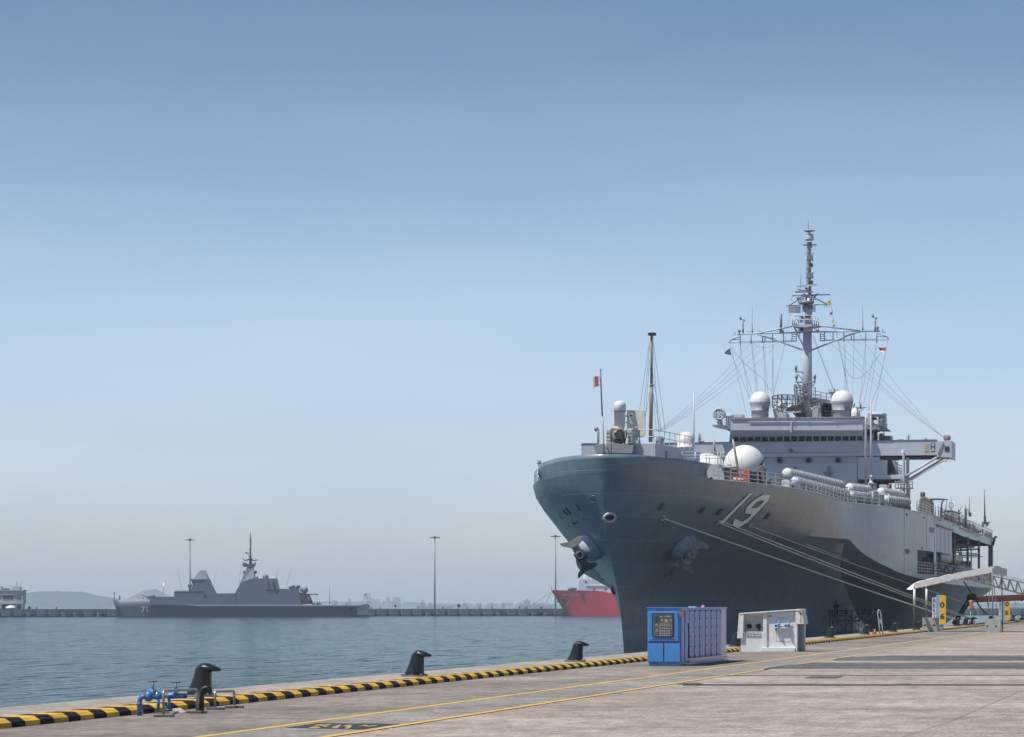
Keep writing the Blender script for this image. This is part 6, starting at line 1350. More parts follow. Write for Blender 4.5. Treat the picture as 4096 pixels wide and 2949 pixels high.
# --- extinguisher and aluminium ladder top
RED = mat('extinguisher_red', (.42, .02, .035), .3, coat=.5)
eD = 12000*2/(2546-2422); eb = pD(*s1(1614, 1075), eD); eb.z = .004
et = thing('fire_extinguisher', tuple(eb), 'red fire extinguisher standing by the striped kerb', 'fire extinguisher')
mb = MB(); mb.lathe(eb, [(.001, 0), (.105, 0), (.11, .03), (.11, .26), (.085, .33), (.035, .36), (.03, .40)], 20); mb.build('cylinder', RED, et)
mb = MB(); mb.box(eb.x-.04, eb.y-.03, .39, eb.x+.04, eb.y+.03, .43); mb.box(eb.x-.12, eb.y-.015, .42, eb.x+.05, eb.y+.015, .45); mb.build('handle', WHITE, et, split=False)
mb = MB(); mb.tube([(eb.x-.04, eb.y-.03, .42), (eb.x-.14, eb.y-.05, .36), (eb.x-.13, eb.y-.05, .12)], .016, 8); mb.build('hose', BLACK, et)
AL = mat('aluminium', (.55, .55, .55), .35, metal=.7)
lD = 193.0
def LP(x, y, d=0): return PD(s1, x, y, lD+d)
lt = thing('ladder', tuple(LP(1770, 1065)), 'curved aluminium ladder top leaning up over the quay edge', 'ladder')
mb = MB(); mb.tube([LP(1752, 1068), LP(1725, 760), LP(1700, 560), LP(1692, 470), LP(1700, 415), LP(1725, 388), LP(1750, 415), LP(1768, 470), LP(1785, 600), LP(1805, 800), LP(1828, 1062)], .035, 8); mb.build('side_rail', AL, lt)
one('tread', AL, lt, lambda m_: m_.add([LP(1708, 625, .02), LP(1788, 625, .02), LP(1800, 735, .02), LP(1720, 735, .02), LP(1708, 625, .1), LP(1788, 625, .1), LP(1800, 735, .1), LP(1720, 735, .1)], [(0, 1, 2, 3), (4, 5, 6, 7), (0, 1, 5, 4), (3, 2, 6, 7), (0, 3, 7, 4), (1, 2, 6, 5)]))
one('foot_plate', GREYD, lt, lambda m_: m_.box(LP(1700, 1068).x, LP(1700, 1068).y, .01, LP(1890, 1068).x, LP(1700, 1068).y+.6, .035))

# --- concrete blocks
BLK = mat('block_concrete', (.33, .32, .31), .85, var=.15, nscale=6, bump=.01, bscale=12)
for (x0_, x1_, yt, yb_, lb) in ((410, 690, 1010, 1272, 'grey concrete counterweight block at the left canopy post'), (1556, 1840, 1032, 1292, 'grey concrete counterweight block under the right canopy post')):
    yb_src = z3(0, yb_)[1]; D = 24000/(yb_src-2422); c_ = pD(*z3((x0_+x1_)/2, yb_), D); Y = c_.y; w = P(z3, x1_, yb_, Y).x-P(z3, x0_, yb_, Y).x; h = P(z3, x0_, yt, Y).z
    t = thing('concrete_block', (c_.x, Y, 0), lb, 'concrete block', 'canopy counterweight blocks')
    mb = MB(); x0m = c_.x-w/2; s4 = h/2.6
    for (ax, bx_, za, zb_) in ((0, w, 0, h*.40), (0, w, h*.52, h), (0, w*.10, h*.40, h*.52), (w*.24, w*.66, h*.40, h*.52), (w*.84, w, h*.40, h*.52)): mb.box(x0m+ax, Y, za+.003, x0m+bx_, Y+1.0, zb_+.003)
    mb.build('body', BLK, t, split=False)
    one('lifting_slot', mat('slot_dark', (.03, .03, .03), .9), t, lambda m_: (m_.box(x0m+w*.10, Y+.14, h*.40, x0m+w*.15, Y+.9, h*.52), m_.box(x0m+w*.66, Y+.14, h*.40, x0m+w*.71, Y+.9, h*.52)), split=False)

# --- canopy on poles
CL = mat('canvas_white', (.68, .67, .66), .8, var=.05, nscale=2); BAM = mat('bamboo', (.42, .35, .20), .7, var=.25, nscale=8); STP = mat('rusty_post', (.16, .14, .13), .7, var=.35, nscale=6)
cp = thing('canopy', tuple(PD(z3, 1000, 1270, 227))[:2]+(0,), 'white canvas awning on thin poles sloping up to the right over the gangway', 'awning')
def post(x0_, y0_, x1_, y1_, D, r_, m_): a = PD(z3, x0_, y0_, D); b_ = PD(z3, x1_, y1_, D); b_.z = max(.0, min(b_.z, .02)) if y1_ > 1200 else 0.0; return MB().tube([a, b_], r_, 8).build('post', m_, cp)
post(258, 440, 258, 1278, 224, .045, STP); post(478, 400, 486, 1258, 230, .045, STP); post(1684, 90, 1700, 1200, 224, .05, GREYD); post(1862, 200, 1876, 1268, 229.5, .045, STP)
FL_, FR_, BR_, BL_ = PD(z3, 268, 372, 224), PD(z3, 1695, 72, 224), PD(z3, 1868, 92, 230), PD(z3, 478, 322, 230)
mb = MB(); NX, NY_ = 24, 6; vs = []
for i in range(NX+1):
    t = i/NX; f_ = FL_.lerp(FR_, t); b_ = BL_.lerp(BR_, t); bow = .07*math.sin(math.pi*t)
    for j in range(NY_+1): s_ = j/NY_; p = f_.lerp(b_, s_); p.z += bow+.04*math.sin(math.pi*s_)-.02*math.sin(t*30)*(s_*(1-s_)*4); vs.append(p)
fs = [(i*(NY_+1)+j, (i+1)*(NY_+1)+j, (i+1)*(NY_+1)+j+1, i*(NY_+1)+j+1) for i in range(NX) for j in range(NY_)]
mb.add(vs, fs, True); mb.add([v-Vector((0, 0, .01)) for v in vs], fs, True)
mb.build('roof_sheet', CL, cp, split=False)
def skirt_(m_, P0, P1, d0, d1, n_, bowf, wob=.03, seed=1):
    rr = random.Random(seed); vs = []; out = (P1-P0).cross(Vector((0, 0, 1))).normalized()
    for i in range(n_+1):
        t = i/n_; p = P0.lerp(P1, t)+Vector((0, 0, bowf(t))); dd = d0+(d1-d0)*t+rr.uniform(-wob, wob); vs += [p, p+out*.012*math.sin(i)-Vector((0, 0, dd*.5)), p+out*.015*math.sin(i*1.7)-Vector((0, 0, dd))]
    f_ = [(3*i+j, 3*i+3+j, 3*i+4+j, 3*i+1+j) for i in range(n_) for j in range(2)]; m_.add(vs, f_, True); m_.add([v+out*.012 for v in vs], f_, True)
bw = lambda t: .07*math.sin(math.pi*t)
one('valance', CL, cp, lambda m_: skirt_(m_, FL_, FR_, .44, .46, 40, bw, .025), split=False)
one('valance', mat('torn_canvas', (.50, .49, .48), .85, var=.15, nscale=6), cp, lambda m_: (skirt_(m_, FR_, BR_+Vector((.35, 0, -.1)), .5, .62, 14, lambda t: 0, .10, 5), poly(m_, z3, [(1700, 70), (1725, 100), (1690, 115), (1672, 100)], 222, .05)), split=False)
def flap(m_):
    a = PD(z3, 268, 372, 224); b_ = PD(z3, 250, 480, 224); c_ = PD(z3, 120, 492, 224.5); d_ = PD(z3, 205, 420, 226); e = PD(z3, 205, 500, 224)
    m_.add([a, b_, e, c_, d_], [(0, 1, 2, 3, 4)]); m_.add([v+FW*.03 for v in (a, b_, e, c_, d_)], [(0, 1, 2, 3, 4)])
one('flap', CL, cp, flap, split=False)
def frame_(m_):
    for D, dy in ((224, 0), (229.5, 0)):
        dx = 0 if D == 224 else 190
        m_.tube([PD(z3, 280+dx, 472-dx*.2, D), PD(z3, 1690+dx*.85, 185-dx*.12, D)], .028, 6)
    for i in range(20): x = 300+i*70; y = 468-(x-280)*.2035; m_.tube([PD(z3, x, y, 224), PD(z3, x+150, y-40, 229.5)], .02, 5)
    m_.tube([PD(z3, 1672, 150, 224.3), PD(z3, 1650, 330, 224.3), PD(z3, 1612, 920, 224.3)], .035, 6); m_.tube([PD(z3, 1715, 380, 226), PD(z3, 1782, 985, 226)], .035, 6)
one('bamboo_frame', BAM, cp, frame_, split=False)
def hang(m_):
    rr = random.Random(6)
    for i in range(60):
        x = 280+rr.random()*1380; y = 470-(x-280)*.2035; m_.tube([PD(z3, x, y-60*rr.random(), 224.1), PD(z3, x+rr.uniform(-8, 8), y+rr.uniform(-20, 22), 224.1)], .012, 4)
one('tie', mat('tie_dark', (.10, .09, .08), .8), cp, hang, split=False)
for x, ya, yb_, D in ((262, 490, 785, 223.9), (484, 490, 775, 229.8)):
    one('wrapped_cloth', CL, cp, lambda m_: m_.tube([PD(z3, x, ya, D), PD(z3, x+3, (ya+yb_)/2, D), PD(z3, x-2, yb_, D)], [.075, .09, .085], 8))
one('rope_bundle', STP, cp, lambda m_: (m_.tube([PD(z3, 450, 820, 229.8), PD(z3, 470, 790, 229.8), PD(z3, 560, 800, 229.8)], .05, 6), m_.tube([PD(z3, 470, 800, 229.8), PD(z3, 445, 830, 229.8)], .04, 6)))

# --- berth number signs
YEL = mat('sign_yellow', (.62, .40, .02), .5, var=.08); SBL = mat('sign_blue', (.16, .34, .62), .45, var=.1); SWH = mat('sign_white', (.62, .63, .65), .5)
def sign(D, white, blue, yellow, word, digits, base, lb, foot):
    c_ = PD(z3, (blue[0]+yellow[2])/2, foot, D); t = thing('berth_sign', (c_.x, c_.y, 0), lb, 'sign', 'berth number signs along the quay')
    Y = c_.y
    wb = one('letter_board', SWH, t, lambda m_: bx(m_, z3, *white, Y-.05, .10), bevel=.015)
    one('blue_board', SBL, t, lambda m_: bx(m_, z3, *blue, Y-.02, .35), bevel=.015)
    yb_ = one('number_board', YEL, t, lambda m_: bx(m_, z3, *yellow, Y-.06, .30), bevel=.015)
    n_ = len(word); h = (white[3]-white[1]-20)/5
    for i, ch in enumerate(word):
        y0_ = white[1]+14+i*h*1.0; a = P(z3, white[0]+14, y0_+h*.80, Y-.056); b_ = P(z3, white[2]-12, y0_, Y-.056); mb = MB()
        put_text(mb, ch, a, (1, 0, 0), (0, 0, 1), w=b_.x-a.x, h=b_.z-a.z, bold=.02); mb.build('letter', BLACK, wb, split=False)
    for ch, (x0_, y0_, x1_, y1_) in digits:
        a = P(z3, x0_, y1_, Y-.066); b_ = P(z3, x1_, y0_, Y-.066); mb = MB(); put_text(mb, ch, a, (1, 0, 0), (0, 0, 1), w=b_.x-a.x, h=b_.z-a.z, bold=.035); mb.build('digit', BLACK, yb_, split=False)
    one('foot', SBL, t, lambda m_: (bx(m_, z3, base[0], base[1], base[2], base[3], Y, .5),), bevel=.03)
sign(242, (590, 645, 665, 1125), (665, 597, 722, 1240), (720, 605, 838, 1142), 'BERTH', (('0', (728, 724, 816, 830)), ('6', (732, 934, 816, 1042))), (700, 1150, 790, 1246), 'blue, white and yellow sign reading BERTH 06', 1246)
sign(335, (1805, 655, 1862, 1032), (1862, 622, 1925, 1108), (1918, 638, 2012, 1045), 'BERTH', (('0', (1926, 722, 1992, 802)), ('5', (1920, 884, 1978, 962))), (1900, 1062, 1960, 1108), 'blue, white and yellow sign reading BERTH 05', 1110)

# --- gangway from the ship to the quay
GW = mat('gangway_grey', (.16, .165, .175), .6, var=.15)
GY = 320.0; a = P(z3, 1750, 262, GY); b_ = P(z3, 2268, 375, GY); c_ = P(z3, 1700, 432, GY); d_ = P(z3, 2268, 590, GY)
st_ = (b_.z-a.z)/(b_.x-a.x); sb_ = (d_.z-c_.z)/(d_.x-c_.x)
def ztop(X): return a.z+(X-a.x)*st_
def zbot(X): return c_.z+(X-c_.x)*sb_
gw = thing('gangway', (-25, GY, 5), 'grey lattice gangway running from the ship side down behind the awning', 'gangway')
Xs = -25.2; Xe = -8.5
for dy in (0, 1.3):
    def side(m_):
        m_.bar((Xs, GY+dy, ztop(Xs)), (Xe, GY+dy, ztop(Xe)), .12, .12); m_.bar((Xs, GY+dy, zbot(Xs)), (Xe, GY+dy, zbot(Xe)), .14, .16)
        n_ = 20
        for i in range(n_):
            x0_ = Xs+(Xe-Xs)*i/n_; x1_ = Xs+(Xe-Xs)*(i+.62)/n_; x2 = Xs+(Xe-Xs)*(i+1)/n_
            m_.bar((x0_, GY+dy, ztop(x0_)), (x1_, GY+dy, zbot(x1_)), .10, .09); m_.bar((x1_+.1, GY+dy, zbot(x1_)), (x2, GY+dy, ztop(x2)), .14, .12)
    one('side_truss', GW, gw, side, split=False)
one('walkway', GW, gw, lambda m_: m_.hexa([(Xs, GY, zbot(Xs)-.02), (Xe, GY, zbot(Xe)-.02), (Xe, GY+1.3, zbot(Xe)-.02), (Xs, GY+1.3, zbot(Xs)-.02), (Xs, GY, zbot(Xs)+.04), (Xe, GY, zbot(Xe)+.04), (Xe, GY+1.3, zbot(Xe)+.04), (Xs, GY+1.3, zbot(Xs)+.04)]))
one('hand_rope', WIRE, gw, lambda m_: [m_.tube([(Xs, GY+.1, ztop(Xs)+h), (Xe, GY+.1, ztop(Xe)+h)], .02, 5) for h in (.18, .32)]+[m_.tube([(Xs+i*1.6, GY+.1, ztop(Xs+i*1.6)), (Xs+i*1.6, GY+.1, ztop(Xs+i*1.6)+.34)], .02, 4) for i in range(11)], split=False)
one('support_leg', GW, gw, lambda m_: [m_.tube([(Xe+.2, GY+dy, zbot(Xe)), (Xe+.2, GY+dy, .01)], .08, 8) for dy in (0, 1.3)])
one('suspension_cable', BLACK, gw, lambda m_: (m_.tube([P(z3, 1165, 345, GY), P(z3, 1320, 590, GY)], .07, 6),))
one('suspension_cable', BLACK, gw, lambda m_: m_.tube([P(z3, 1555, 450, GY), P(z3, 1605, 760, GY), P(z3, 1640, 905, GY)], .04, 6))

# --- red boom
RB = mat('boom_red', (.11, .025, .022), .5, var=.3, nscale=1.5)
RY = 329.0
rb = thing('loading_boom', tuple(P(z3, 1120, 960, RY))[:2]+(0,), 'dark red boom with inclined legs behind the berth 06 sign', 'boom')
a = P(z3, 1370, 678, RY); b_ = P(z3, 2268, 640, RY)
mb = MB(); mb.bar(a, b_+(b_-a)*.5, .8, .68); mb.build('beam', RB, rb, bevel=.04)
one('beam_clamp', RB, rb, lambda m_: (bx(m_, z3, 2205, 600, 2232, 712, RY-.5, 1.0), bx(m_, z3, 1770, 650, 1812, 725, RY-.5, 1.0)), bevel=.03)
one('joint', BLACK, rb, lambda m_: (m_.ball(P(z3, 1290, 640, RY), .42, 12, 8), m_.ball(P(z3, 1350, 630, RY), .36, 12, 8), bx(m_, z3, 1330, 600, 1385, 690, RY-.3, .8)), split=False)
for dx in (0, 60):
    a = P(z3, 1268+dx, 640+dx*.3, RY); b_ = P(z3, 1090+dx*.9, 920, RY); e = a+(b_-a)*((a.z-.0)/(a.z-b_.z)); one('leg', mat('leg_dark_red', (.06, .025, .03), .6), rb, lambda m_: m_.bar(a, e, .25, .25))
a = P(z3, 2268, 640, RY); one('pedestal', RB, rb, lambda m_: m_.box(-7.2, RY-.8, 0, -5.6, RY+.8, 2.6))
one('cable', BLACK, rb, lambda m_: m_.tube([P(z3, 1370, 660, RY), P(z3, 1450, 800, RY), P(z3, 1570, 945, RY)], .09, 6))
mb = MB(); bD = 300
one_b = thing('life_buoy_case', tuple(PD(z3, 1293, 1110, bD))[:2]+(0,), 'orange oval life buoy case on a thin post near the berth 06 sign', 'life buoy')
one('case', mat('buoy_orange', (.50, .17, .11), .5, var=.12), one_b, lambda m_: m_.ball(PD(z3, 1300, 770, bD), .41, 16, 12, (1, .5, 3.1/1.0*.98/1.0)) if False else m_.tube([PD(z3, 1293, 690, bD), PD(z3, 1296, 720, bD), PD(z3, 1303, 800, bD), PD(z3, 1308, 850, bD), PD(z3, 1308, 880, bD)], [.14, .17, .17, .16, .12], 14))
one('post', GREYL, one_b, lambda m_: m_.tube([PD(z3, 1293, 870, bD), Vector((PD(z3, 1293, 1110, bD).x, PD(z3, 1293, 1110, bD).y, 0))], .03, 6))
bkD = 24000/(z3(0, 1180)[1]-2422)
bk = thing('bicycle_rack', tuple(PD(z3, 1400, 1180, bkD))[:2]+(0,), 'thin bent steel rack standing by the far kerb', 'rack')
for x, yt in ((1365, 1050), (1395, 1090), (1440, 1060)): one('hoop', GREYL, bk, lambda m_: m_.tube([PD(z3, x-18, 1180, bkD), PD(z3, x-15, yt+20, bkD), PD(z3, x, yt, bkD), PD(z3, x+20, yt+30, bkD), PD(z3, x+24, 1175, bkD)], .025, 6))

# --- fenders between ship and quay
for i, (y, lb) in enumerate(((305, 'black rubber fender between hull and quay behind the berth 06 sign'), (262, 'black rubber fender between hull and quay left of the scaffold'), (345, 'black rubber fender between hull and quay, farther aft'))):
    t = thing('fender', (-24.6, y, -2), lb, 'fender', 'black floating fenders')
    one('drum', BLACK, t, lambda m_: m_.lathe((-24.3, y-2.2, -1.6), [(.001, 0), (.6, .1), (1.3, .7), (1.5, 1.3), (1.5, 3.1), (1.3, 3.7), (.6, 4.3), (.001, 4.4)], 20, axis=(0, 1, 0)))
    one('chain', GREYD, t, lambda m_: m_.tube([(-23.2, y-1, -1), (-22.6, y-1.5, -.2)], .06, 6))

# --- painting scaffold on a raft, with the painter
SC = mat('scaffold_pipe', (.03, .035, .04), .6); SY = 272.0
sc_ = thing('scaffold', tuple(P(s1, 1000, 1000, SY))[:2]+(WATER,), 'dark pipe scaffold on a raft against the hull below the berth lines', 'scaffold')
def sp(m_):
    for x, ya, yb_ in ((445, 550, 1180), (650, 690, 1180), (860, 560, 1180), (1020, 400, 1180), (1200, 560, 1180), (1615, 360, 1180), (520, 410, 640)):
        for dy in (0, 1.4): m_.tube([P(s1, x, ya, SY+dy), Vector((P(s1, x, yb_, SY+dy).x, SY+dy, WATER+.45))], .06 if x == 1020 else .04, 6)
    for y, xa, xb in ((410, 520, 1180), (545, 450, 1250), (990, 450, 1240), (385, 1280, 1610), (505, 1280, 1600), (940, 650, 1240)): m_.tube([P(s1, xa, y, SY), P(s1, xb, y, SY)], .04, 6)
    for p in (((870, 800), (1000, 650)), ((1060, 620), (1190, 540)), ((1090, 680), (1280, 860)), ((940, 545), (1000, 610)), ((720, 770), (800, 870)), ((700, 560), (830, 390)), ((1180, 545), (1040, 650))): m_.tube([P(s1, *p[0], SY+.1), P(s1, *p[1], SY+.1)], .035, 6)
    ladder(m_, s1, 975, 1010, 740, 1000, SY-.05, 6, .03)
one('frame', SC, sc_, sp, split=False)
one('plank_deck', mat('wet_planks', (.10, .08, .065), .8, var=.3, nscale=3), sc_, lambda m_: (bx(m_, s1, 470, 655, 1200, 690, SY-.1, 1.6), bx(m_, s1, 1200, 628, 1640, 652, SY-.1, 1.6)), split=False)
one('raft', mat('raft_dark', (.05, .05, .05), .8), sc_, lambda m_: m_.box(P(s1, 350, 600, SY).x, SY-1, WATER-.3, P(s1, 1660, 600, SY).x, SY+3, WATER+.45), bevel=.05)
pl = MAT_ = None
for x, y, w, h, c_, nm, lb in ((1195, 470, 50, 55, (.10, .015, .025), 'paint_drum', 'dark red paint drum on the scaffold rail'), (1632, 460, 22, 70, (.22, .02, .03), 'paint_drum', 'red paint drum at the right end of the scaffold'), (870, 460, 45, 40, (.02, .02, .025), 'tool_bag', 'dark tool bag on the scaffold beside the painter'), (460, 440, 60, 60, (.05, .015, .02), 'tool_bag', 'dark bag hanging left of the painter')):
    fz = P(s1, x, 655, SY+.5).z
    cbase = P(s1, x, y+h, SY+.6); o_ = MB().lathe(cbase, [(.001, 0), (w*.0035*.98, .0), (w*.0037, .05), (w*.0036, h*.0068), (w*.003, h*.0070), (.001, h*.0071)], 14).build(nm, mat('drum_%d' % x, c_, .5)); tag(o_, lb, 'drum' if nm == 'paint_drum' else 'bag')
o_ = MB().tube([P(s1, 1250, 560, SY+.4), P(s1, 1290, 520, SY+.4), P(s1, 1340, 590, SY+.4), P(s1, 1400, 470, SY+.4)], .035, 6).build('hose', GREYL); tag(o_, 'pale hose looped over the right half of the scaffold', 'hose')
o_ = MB().tube([P(s1, 1380, 612, SY+.4), P(s1, 1480, 605, SY+.4), P(s1, 1530, 540, SY+.4), P(s1, 1580, 400, SY+.4)], .035, 6).build('rope', GREYL); tag(o_, 'pale rope curving up to the scaffold end rail', 'rope')
o_ = MB().tube([P(s1, 290, 520, SY+.4), P(s1, 262, 640, SY+.4), P(s1, 275, 720, SY+.4), P(s1, 330, 590, SY+.4), P(s1, 420, 520, SY+.4)], .03, 6).build('rope', GREYD); tag(o_, 'grey rope hanging off the left end of the scaffold', 'rope')
o_ = MB().tube([P(s1, 640, 1000, SY-.3), P(s1, 840, 830, SY-.3)], .05, 6).build('oar', mat('oar_red', (.15, .05, .05), .7)); tag(o_, 'reddish pole leaning on the lower part of the scaffold', 'pole')

def skin_person(name, base, H, face, joints, lab, clothes, skin_c, trousers, hair):
    """one continuous body: joints = {name: (x right, y forward, z up) in units of height}; skinned along bones"""
    root = thing(name, tuple(base), lab, 'person')
    bones = [('hip', 'chest'), ('chest', 'neck'), ('neck', 'head'), ('head', 'crown'), ('hip', 'lhip'), ('lhip', 'lknee'), ('lknee', 'lankle'), ('lankle', 'ltoe'), ('hip', 'rhip'), ('rhip', 'rknee'), ('rknee', 'rankle'), ('rankle', 'rtoe'),
             ('chest', 'lsh'), ('lsh', 'lelb'), ('lelb', 'lwri'), ('lwri', 'lhand'), ('chest', 'rsh'), ('rsh', 'relb'), ('relb', 'rwri'), ('rwri', 'rhand')]
    rad = dict(hip=.085, chest=.095, neck=.034, head=.055, crown=.045, lhip=.058, rhip=.058, lknee=.036, rknee=.036, lankle=.026, rankle=.026, ltoe=.022, rtoe=.022, lsh=.042, rsh=.042, lelb=.028, relb=.028, lwri=.019, rwri=.019, lhand=.022, rhand=.022)
    names = list(joints); idx = {n_: i for i, n_ in enumerate(names)}
    cf, sf = math.cos(face), math.sin(face)
    vs = []
    for n_ in names: x, y, z = joints[n_]; vs.append(((x*cf-y*sf)*H, (x*sf+y*cf)*H, z*H))
    extra = []; ed = [(idx[a_], idx[b_]) for a_, b_ in bones]
    for h in ('l', 'r'):        # fingers and thumb
        w = Vector(vs[idx[h+'wri']]); hd = Vector(vs[idx[h+'hand']]); d_ = (hd-w).normalized(); s1_, s2_ = frame_for(d_)
        for k, (o1, L_) in enumerate(((-.016, .045), (-.006, .052), (.005, .05), (.015, .04), (.03, .026))):
            b0 = hd+s1_*(o1*H*.8) if k < 4 else w.lerp(hd, .4)+s1_*(.018*H); tip = b0+d_*(L_*H)+s2_*(.01*H)
            vs.append(tuple(b0)); vs.append(tuple(tip)); n0 = len(vs)-2; ed += [(idx[h+'hand'], n0), (n0, n0+1)]; extra += [.008, .006]
    me = bpy.data.meshes.new('body'); me.from_pydata(vs, ed, []); tmp = bpy.data.objects.new('tmp', me); COL.objects.link(tmp)
    sk = tmp.modifiers.new('s', 'SKIN'); sk.use_smooth_shade = True
    ly = me.skin_vertices[0].data
    for i, n_ in enumerate(names): ly[i].radius = (rad[n_]*H, rad[n_]*H*(.72 if n_ in ('hip', 'chest') else 1))
    for i, r_ in enumerate(extra): ly[len(names)+i].radius = (r_*H, r_*H)
    ly[idx['hip']].use_root = True
    sb2 = tmp.modifiers.new('d', 'SUBSURF'); sb2.levels = 1; sb2.render_levels = 1
    bpy.context.view_layer.update(); dg = bpy.context.evaluated_depsgraph_get(); m2 = bpy.data.meshes.new_from_object(tmp.evaluated_get(dg)); bpy.data.objects.remove(tmp)
    for q in (clothes, trousers, skin_c): m2.materials.append(q)
    hz_ = joints['hip'][2]*H
    for p in m2.polygons:
        z = p.center.z; p.use_smooth = True
        near_hand = min((p.center-Vector(vs[idx[h]])).length for h in ('lwri', 'rwri', 'lhand', 'rhand')) < .05*H
        p.material_index = 2 if (z > joints['neck'][2]*H and abs(p.center.x-vs[idx['neck']][0]) < .08*H and abs(p.center.y-vs[idx['neck']][1]) < .08*H) or near_hand else (1 if z < hz_-.01 else 0)
    b = bpy.data.objects.new('body', m2); COL.objects.link(b); b.parent = root
    hc = Vector(vs[idx['head']]); mb = MB(); mb.ball(Vector(base)+hc+Vector((0, 0, .026*H)), .064*H, 14, 9, (1, 1, .82)); mb.build('hair', hair, root)
    fdir = Vector((-sf, cf, 0)); sd_ = Vector((cf, sf, 0)); mb = MB(); c_ = Vector(base)+hc
    mb.ball(c_+fdir*.058*H, .009*H, 8, 5, (1, 1, 1.6)); [mb.ball(c_+sd_*.058*H*s_, .011*H, 8, 5, (.5, 1, 1.5)) for s_ in (1, -1)]; mb.build('face_detail', skin_c, root, split=False)
    mb = MB(); [mb.ball(c_+fdir*.053*H+sd_*.02*H*s_+Vector((0, 0, .012*H)), .006*H, 6, 4) for s_ in (1, -1)]; mb.ball(c_+fdir*.054*H-Vector((0, 0, .022*H)), .010*H, 8, 4, (1.2, 1, .35)); mb.build('eye', BLACK, root, split=False)
    return root
STAND = dict(hip=(0, 0, .52), chest=(0, .01, .72), neck=(0, .01, .845), head=(0, .02, .915), crown=(0, .015, .955), lhip=(-.055, 0, .49), lknee=(-.06, .015, .27), lankle=(-.062, -.005, .045), ltoe=(-.065, .075, .02),
             rhip=(.055, 0, .49), rknee=(.065, .015, .27), rankle=(.07, -.005, .045), rtoe=(.075, .075, .02), lsh=(-.115, 0, .80), lelb=(-.15, .01, .63), lwri=(-.15, .06, .49), lhand=(-.148, .075, .455), rsh=(.115, 0, .80), relb=(.15, .01, .63), rwri=(.15, .06, .49), rhand=(.148, .075, .455))
NAVY = mat('navy_overall', (.012, .014, .025), .8); SKIN = mat('skin', (.30, .17, .11), .6); HAIR = mat('hair_dark', (.01, .009, .009), .7); TRS = mat('dark_trousers', (.012, .012, .018), .8)
J = dict(STAND); J.update(relb=(.24, .04, .75), rwri=(.31, .07, .86), rhand=(.325, .08, .90), lelb=(-.14, .08, .66), lwri=(-.10, .18, .62), lhand=(-.09, .21, .62), lknee=(-.075, .03, .27), lankle=(-.11, -.01, .045), ltoe=(-.12, .06, .02))
fb = P(s1, 618, 655, SY+.5)
skin_person('person', fb, 1.72, 0.15, J, 'person in dark overalls painting the hull from the scaffold, one arm raised', NAVY, SKIN, TRS, HAIR)
J = dict(STAND); J.update(relb=(.16, .10, .66), rwri=(.08, .2, .62), rhand=(.05, .23, .62), lelb=(-.16, .10, .66), lwri=(-.08, .2, .62), lhand=(-.05, .23, .62))
p_ = P(d1, 1352, 690, 256); skin_person('person', (p_.x, 256, deck_z(256)), 1.70, 1.2, J, 'sailor standing behind the white crate at the front of the life rafts', mat('sailor_blue', (.10, .09, .10), .8), SKIN, TRS, HAIR)
p_ = xpt(z2, 822, 1250, 26.9); skin_person('person', (XC+14.8, p_.y+1, 5.2), 1.72, -1.4, dict(STAND), 'person in a yellow vest inside the boat deck opening', mat('vest_yellow', (.45, .36, .03), .7), SKIN, TRS, HAIR)
tag(one('crate', WHITE, None, lambda m_: bx(m_, d1, 1345, 700, 1478, 820, 254, 1.0), bevel=.02), 'white crate on the deck edge in front of the life rafts', 'crate')
cg = thing('equipment_cage', tuple(P(d1, 660, 750, 247)), 'orange framed equipment cage on the foredeck by the white hut', 'cage')
ORG = mat('cage_orange', (.50, .10, .06), .5, var=.2)
def cage_(m_):
    for x in (503, 610, 735, 760, 802): m_.bar(P(d1, x, 535, 246.8), P(d1, x, 755, 246.8), .12, .12)
    for y in (540, 635, 700, 750): m_.bar(P(d1, 503, y, 246.8), P(d1, 802, y+6, 246.8), .10, .10)
    for x in (503, 802): m_.bar(P(d1, x, 540, 246.8), P(d1, x, 540, 246.8)+Vector((0, 1.6, 0)), .1, .1)
    bx(m_, d1, 503, 705, 730, 752, 247.2, 1.2); bx(m_, d1, 745, 550, 800, 750, 247.6, 1.0)
one('frame', ORG, cg, cage_, split=False)
one('silver_cylinder', mat('silver_foil', (.75, .74, .72), .2, metal=.8), cg, lambda m_: (m_.tube([P(d1, 522, 595, 247.6), P(d1, 700, 600, 247.6)], .34, 18), m_.ball(P(d1, 522, 595, 247.6), .33, 14, 8), m_.ball(P(d1, 700, 600, 247.6), .33, 14, 8)), split=False)

# --- mooring lines
def rope(pts, r_, lb, sag=.35, m_=ROPEM):
    q = []; n_ = 28; a, b_ = Vector(pts[0]), Vector(pts[1])
    for i in range(n_+1): t = i/n_; p = a.lerp(b_, t); p.z -= sag*4*t*(1-t); q.append(p)
    o_ = MB().tube(q, r_, 8).build('mooring_line', m_); tag(o_, lb, 'rope', 'pale mooring lines from the bow to the quay'); return o_
def bol(x, y, v=21.0): k = 4725-x; D = F*v/(cA*k); return pD(x, y, D)
rope([cA1, bol(3832, 2481)], .062, 'lowest mooring line, from the forward fairlead of the ship', .12)
rope([cB1, bol(3889, 2481)], .055, 'thick mooring line starting below the white number 1', .15)
rope([cB1+Vector((.1, .3, .15)), bol(3893, 2478)], .055, 'twin of the thick mooring line, lying just above it', .05)
rope([cC1, bol(3962, 2448)], .036, 'thin mooring line starting below the white number 9', .1)
rope([cC1+Vector((0, .4, .2)), bol(3994, 2461)], .036, 'upper thin mooring line passing highest over the awning end', .05)
rope([bol(4000, 2466), bol(4088, 2468)], .07, 'short slack line between the farthest bollards', .25)
rope([pD(4040, 2430, 330), bol(4060, 2462)], .05, 'short line running down right of the berth 05 sign', .1)
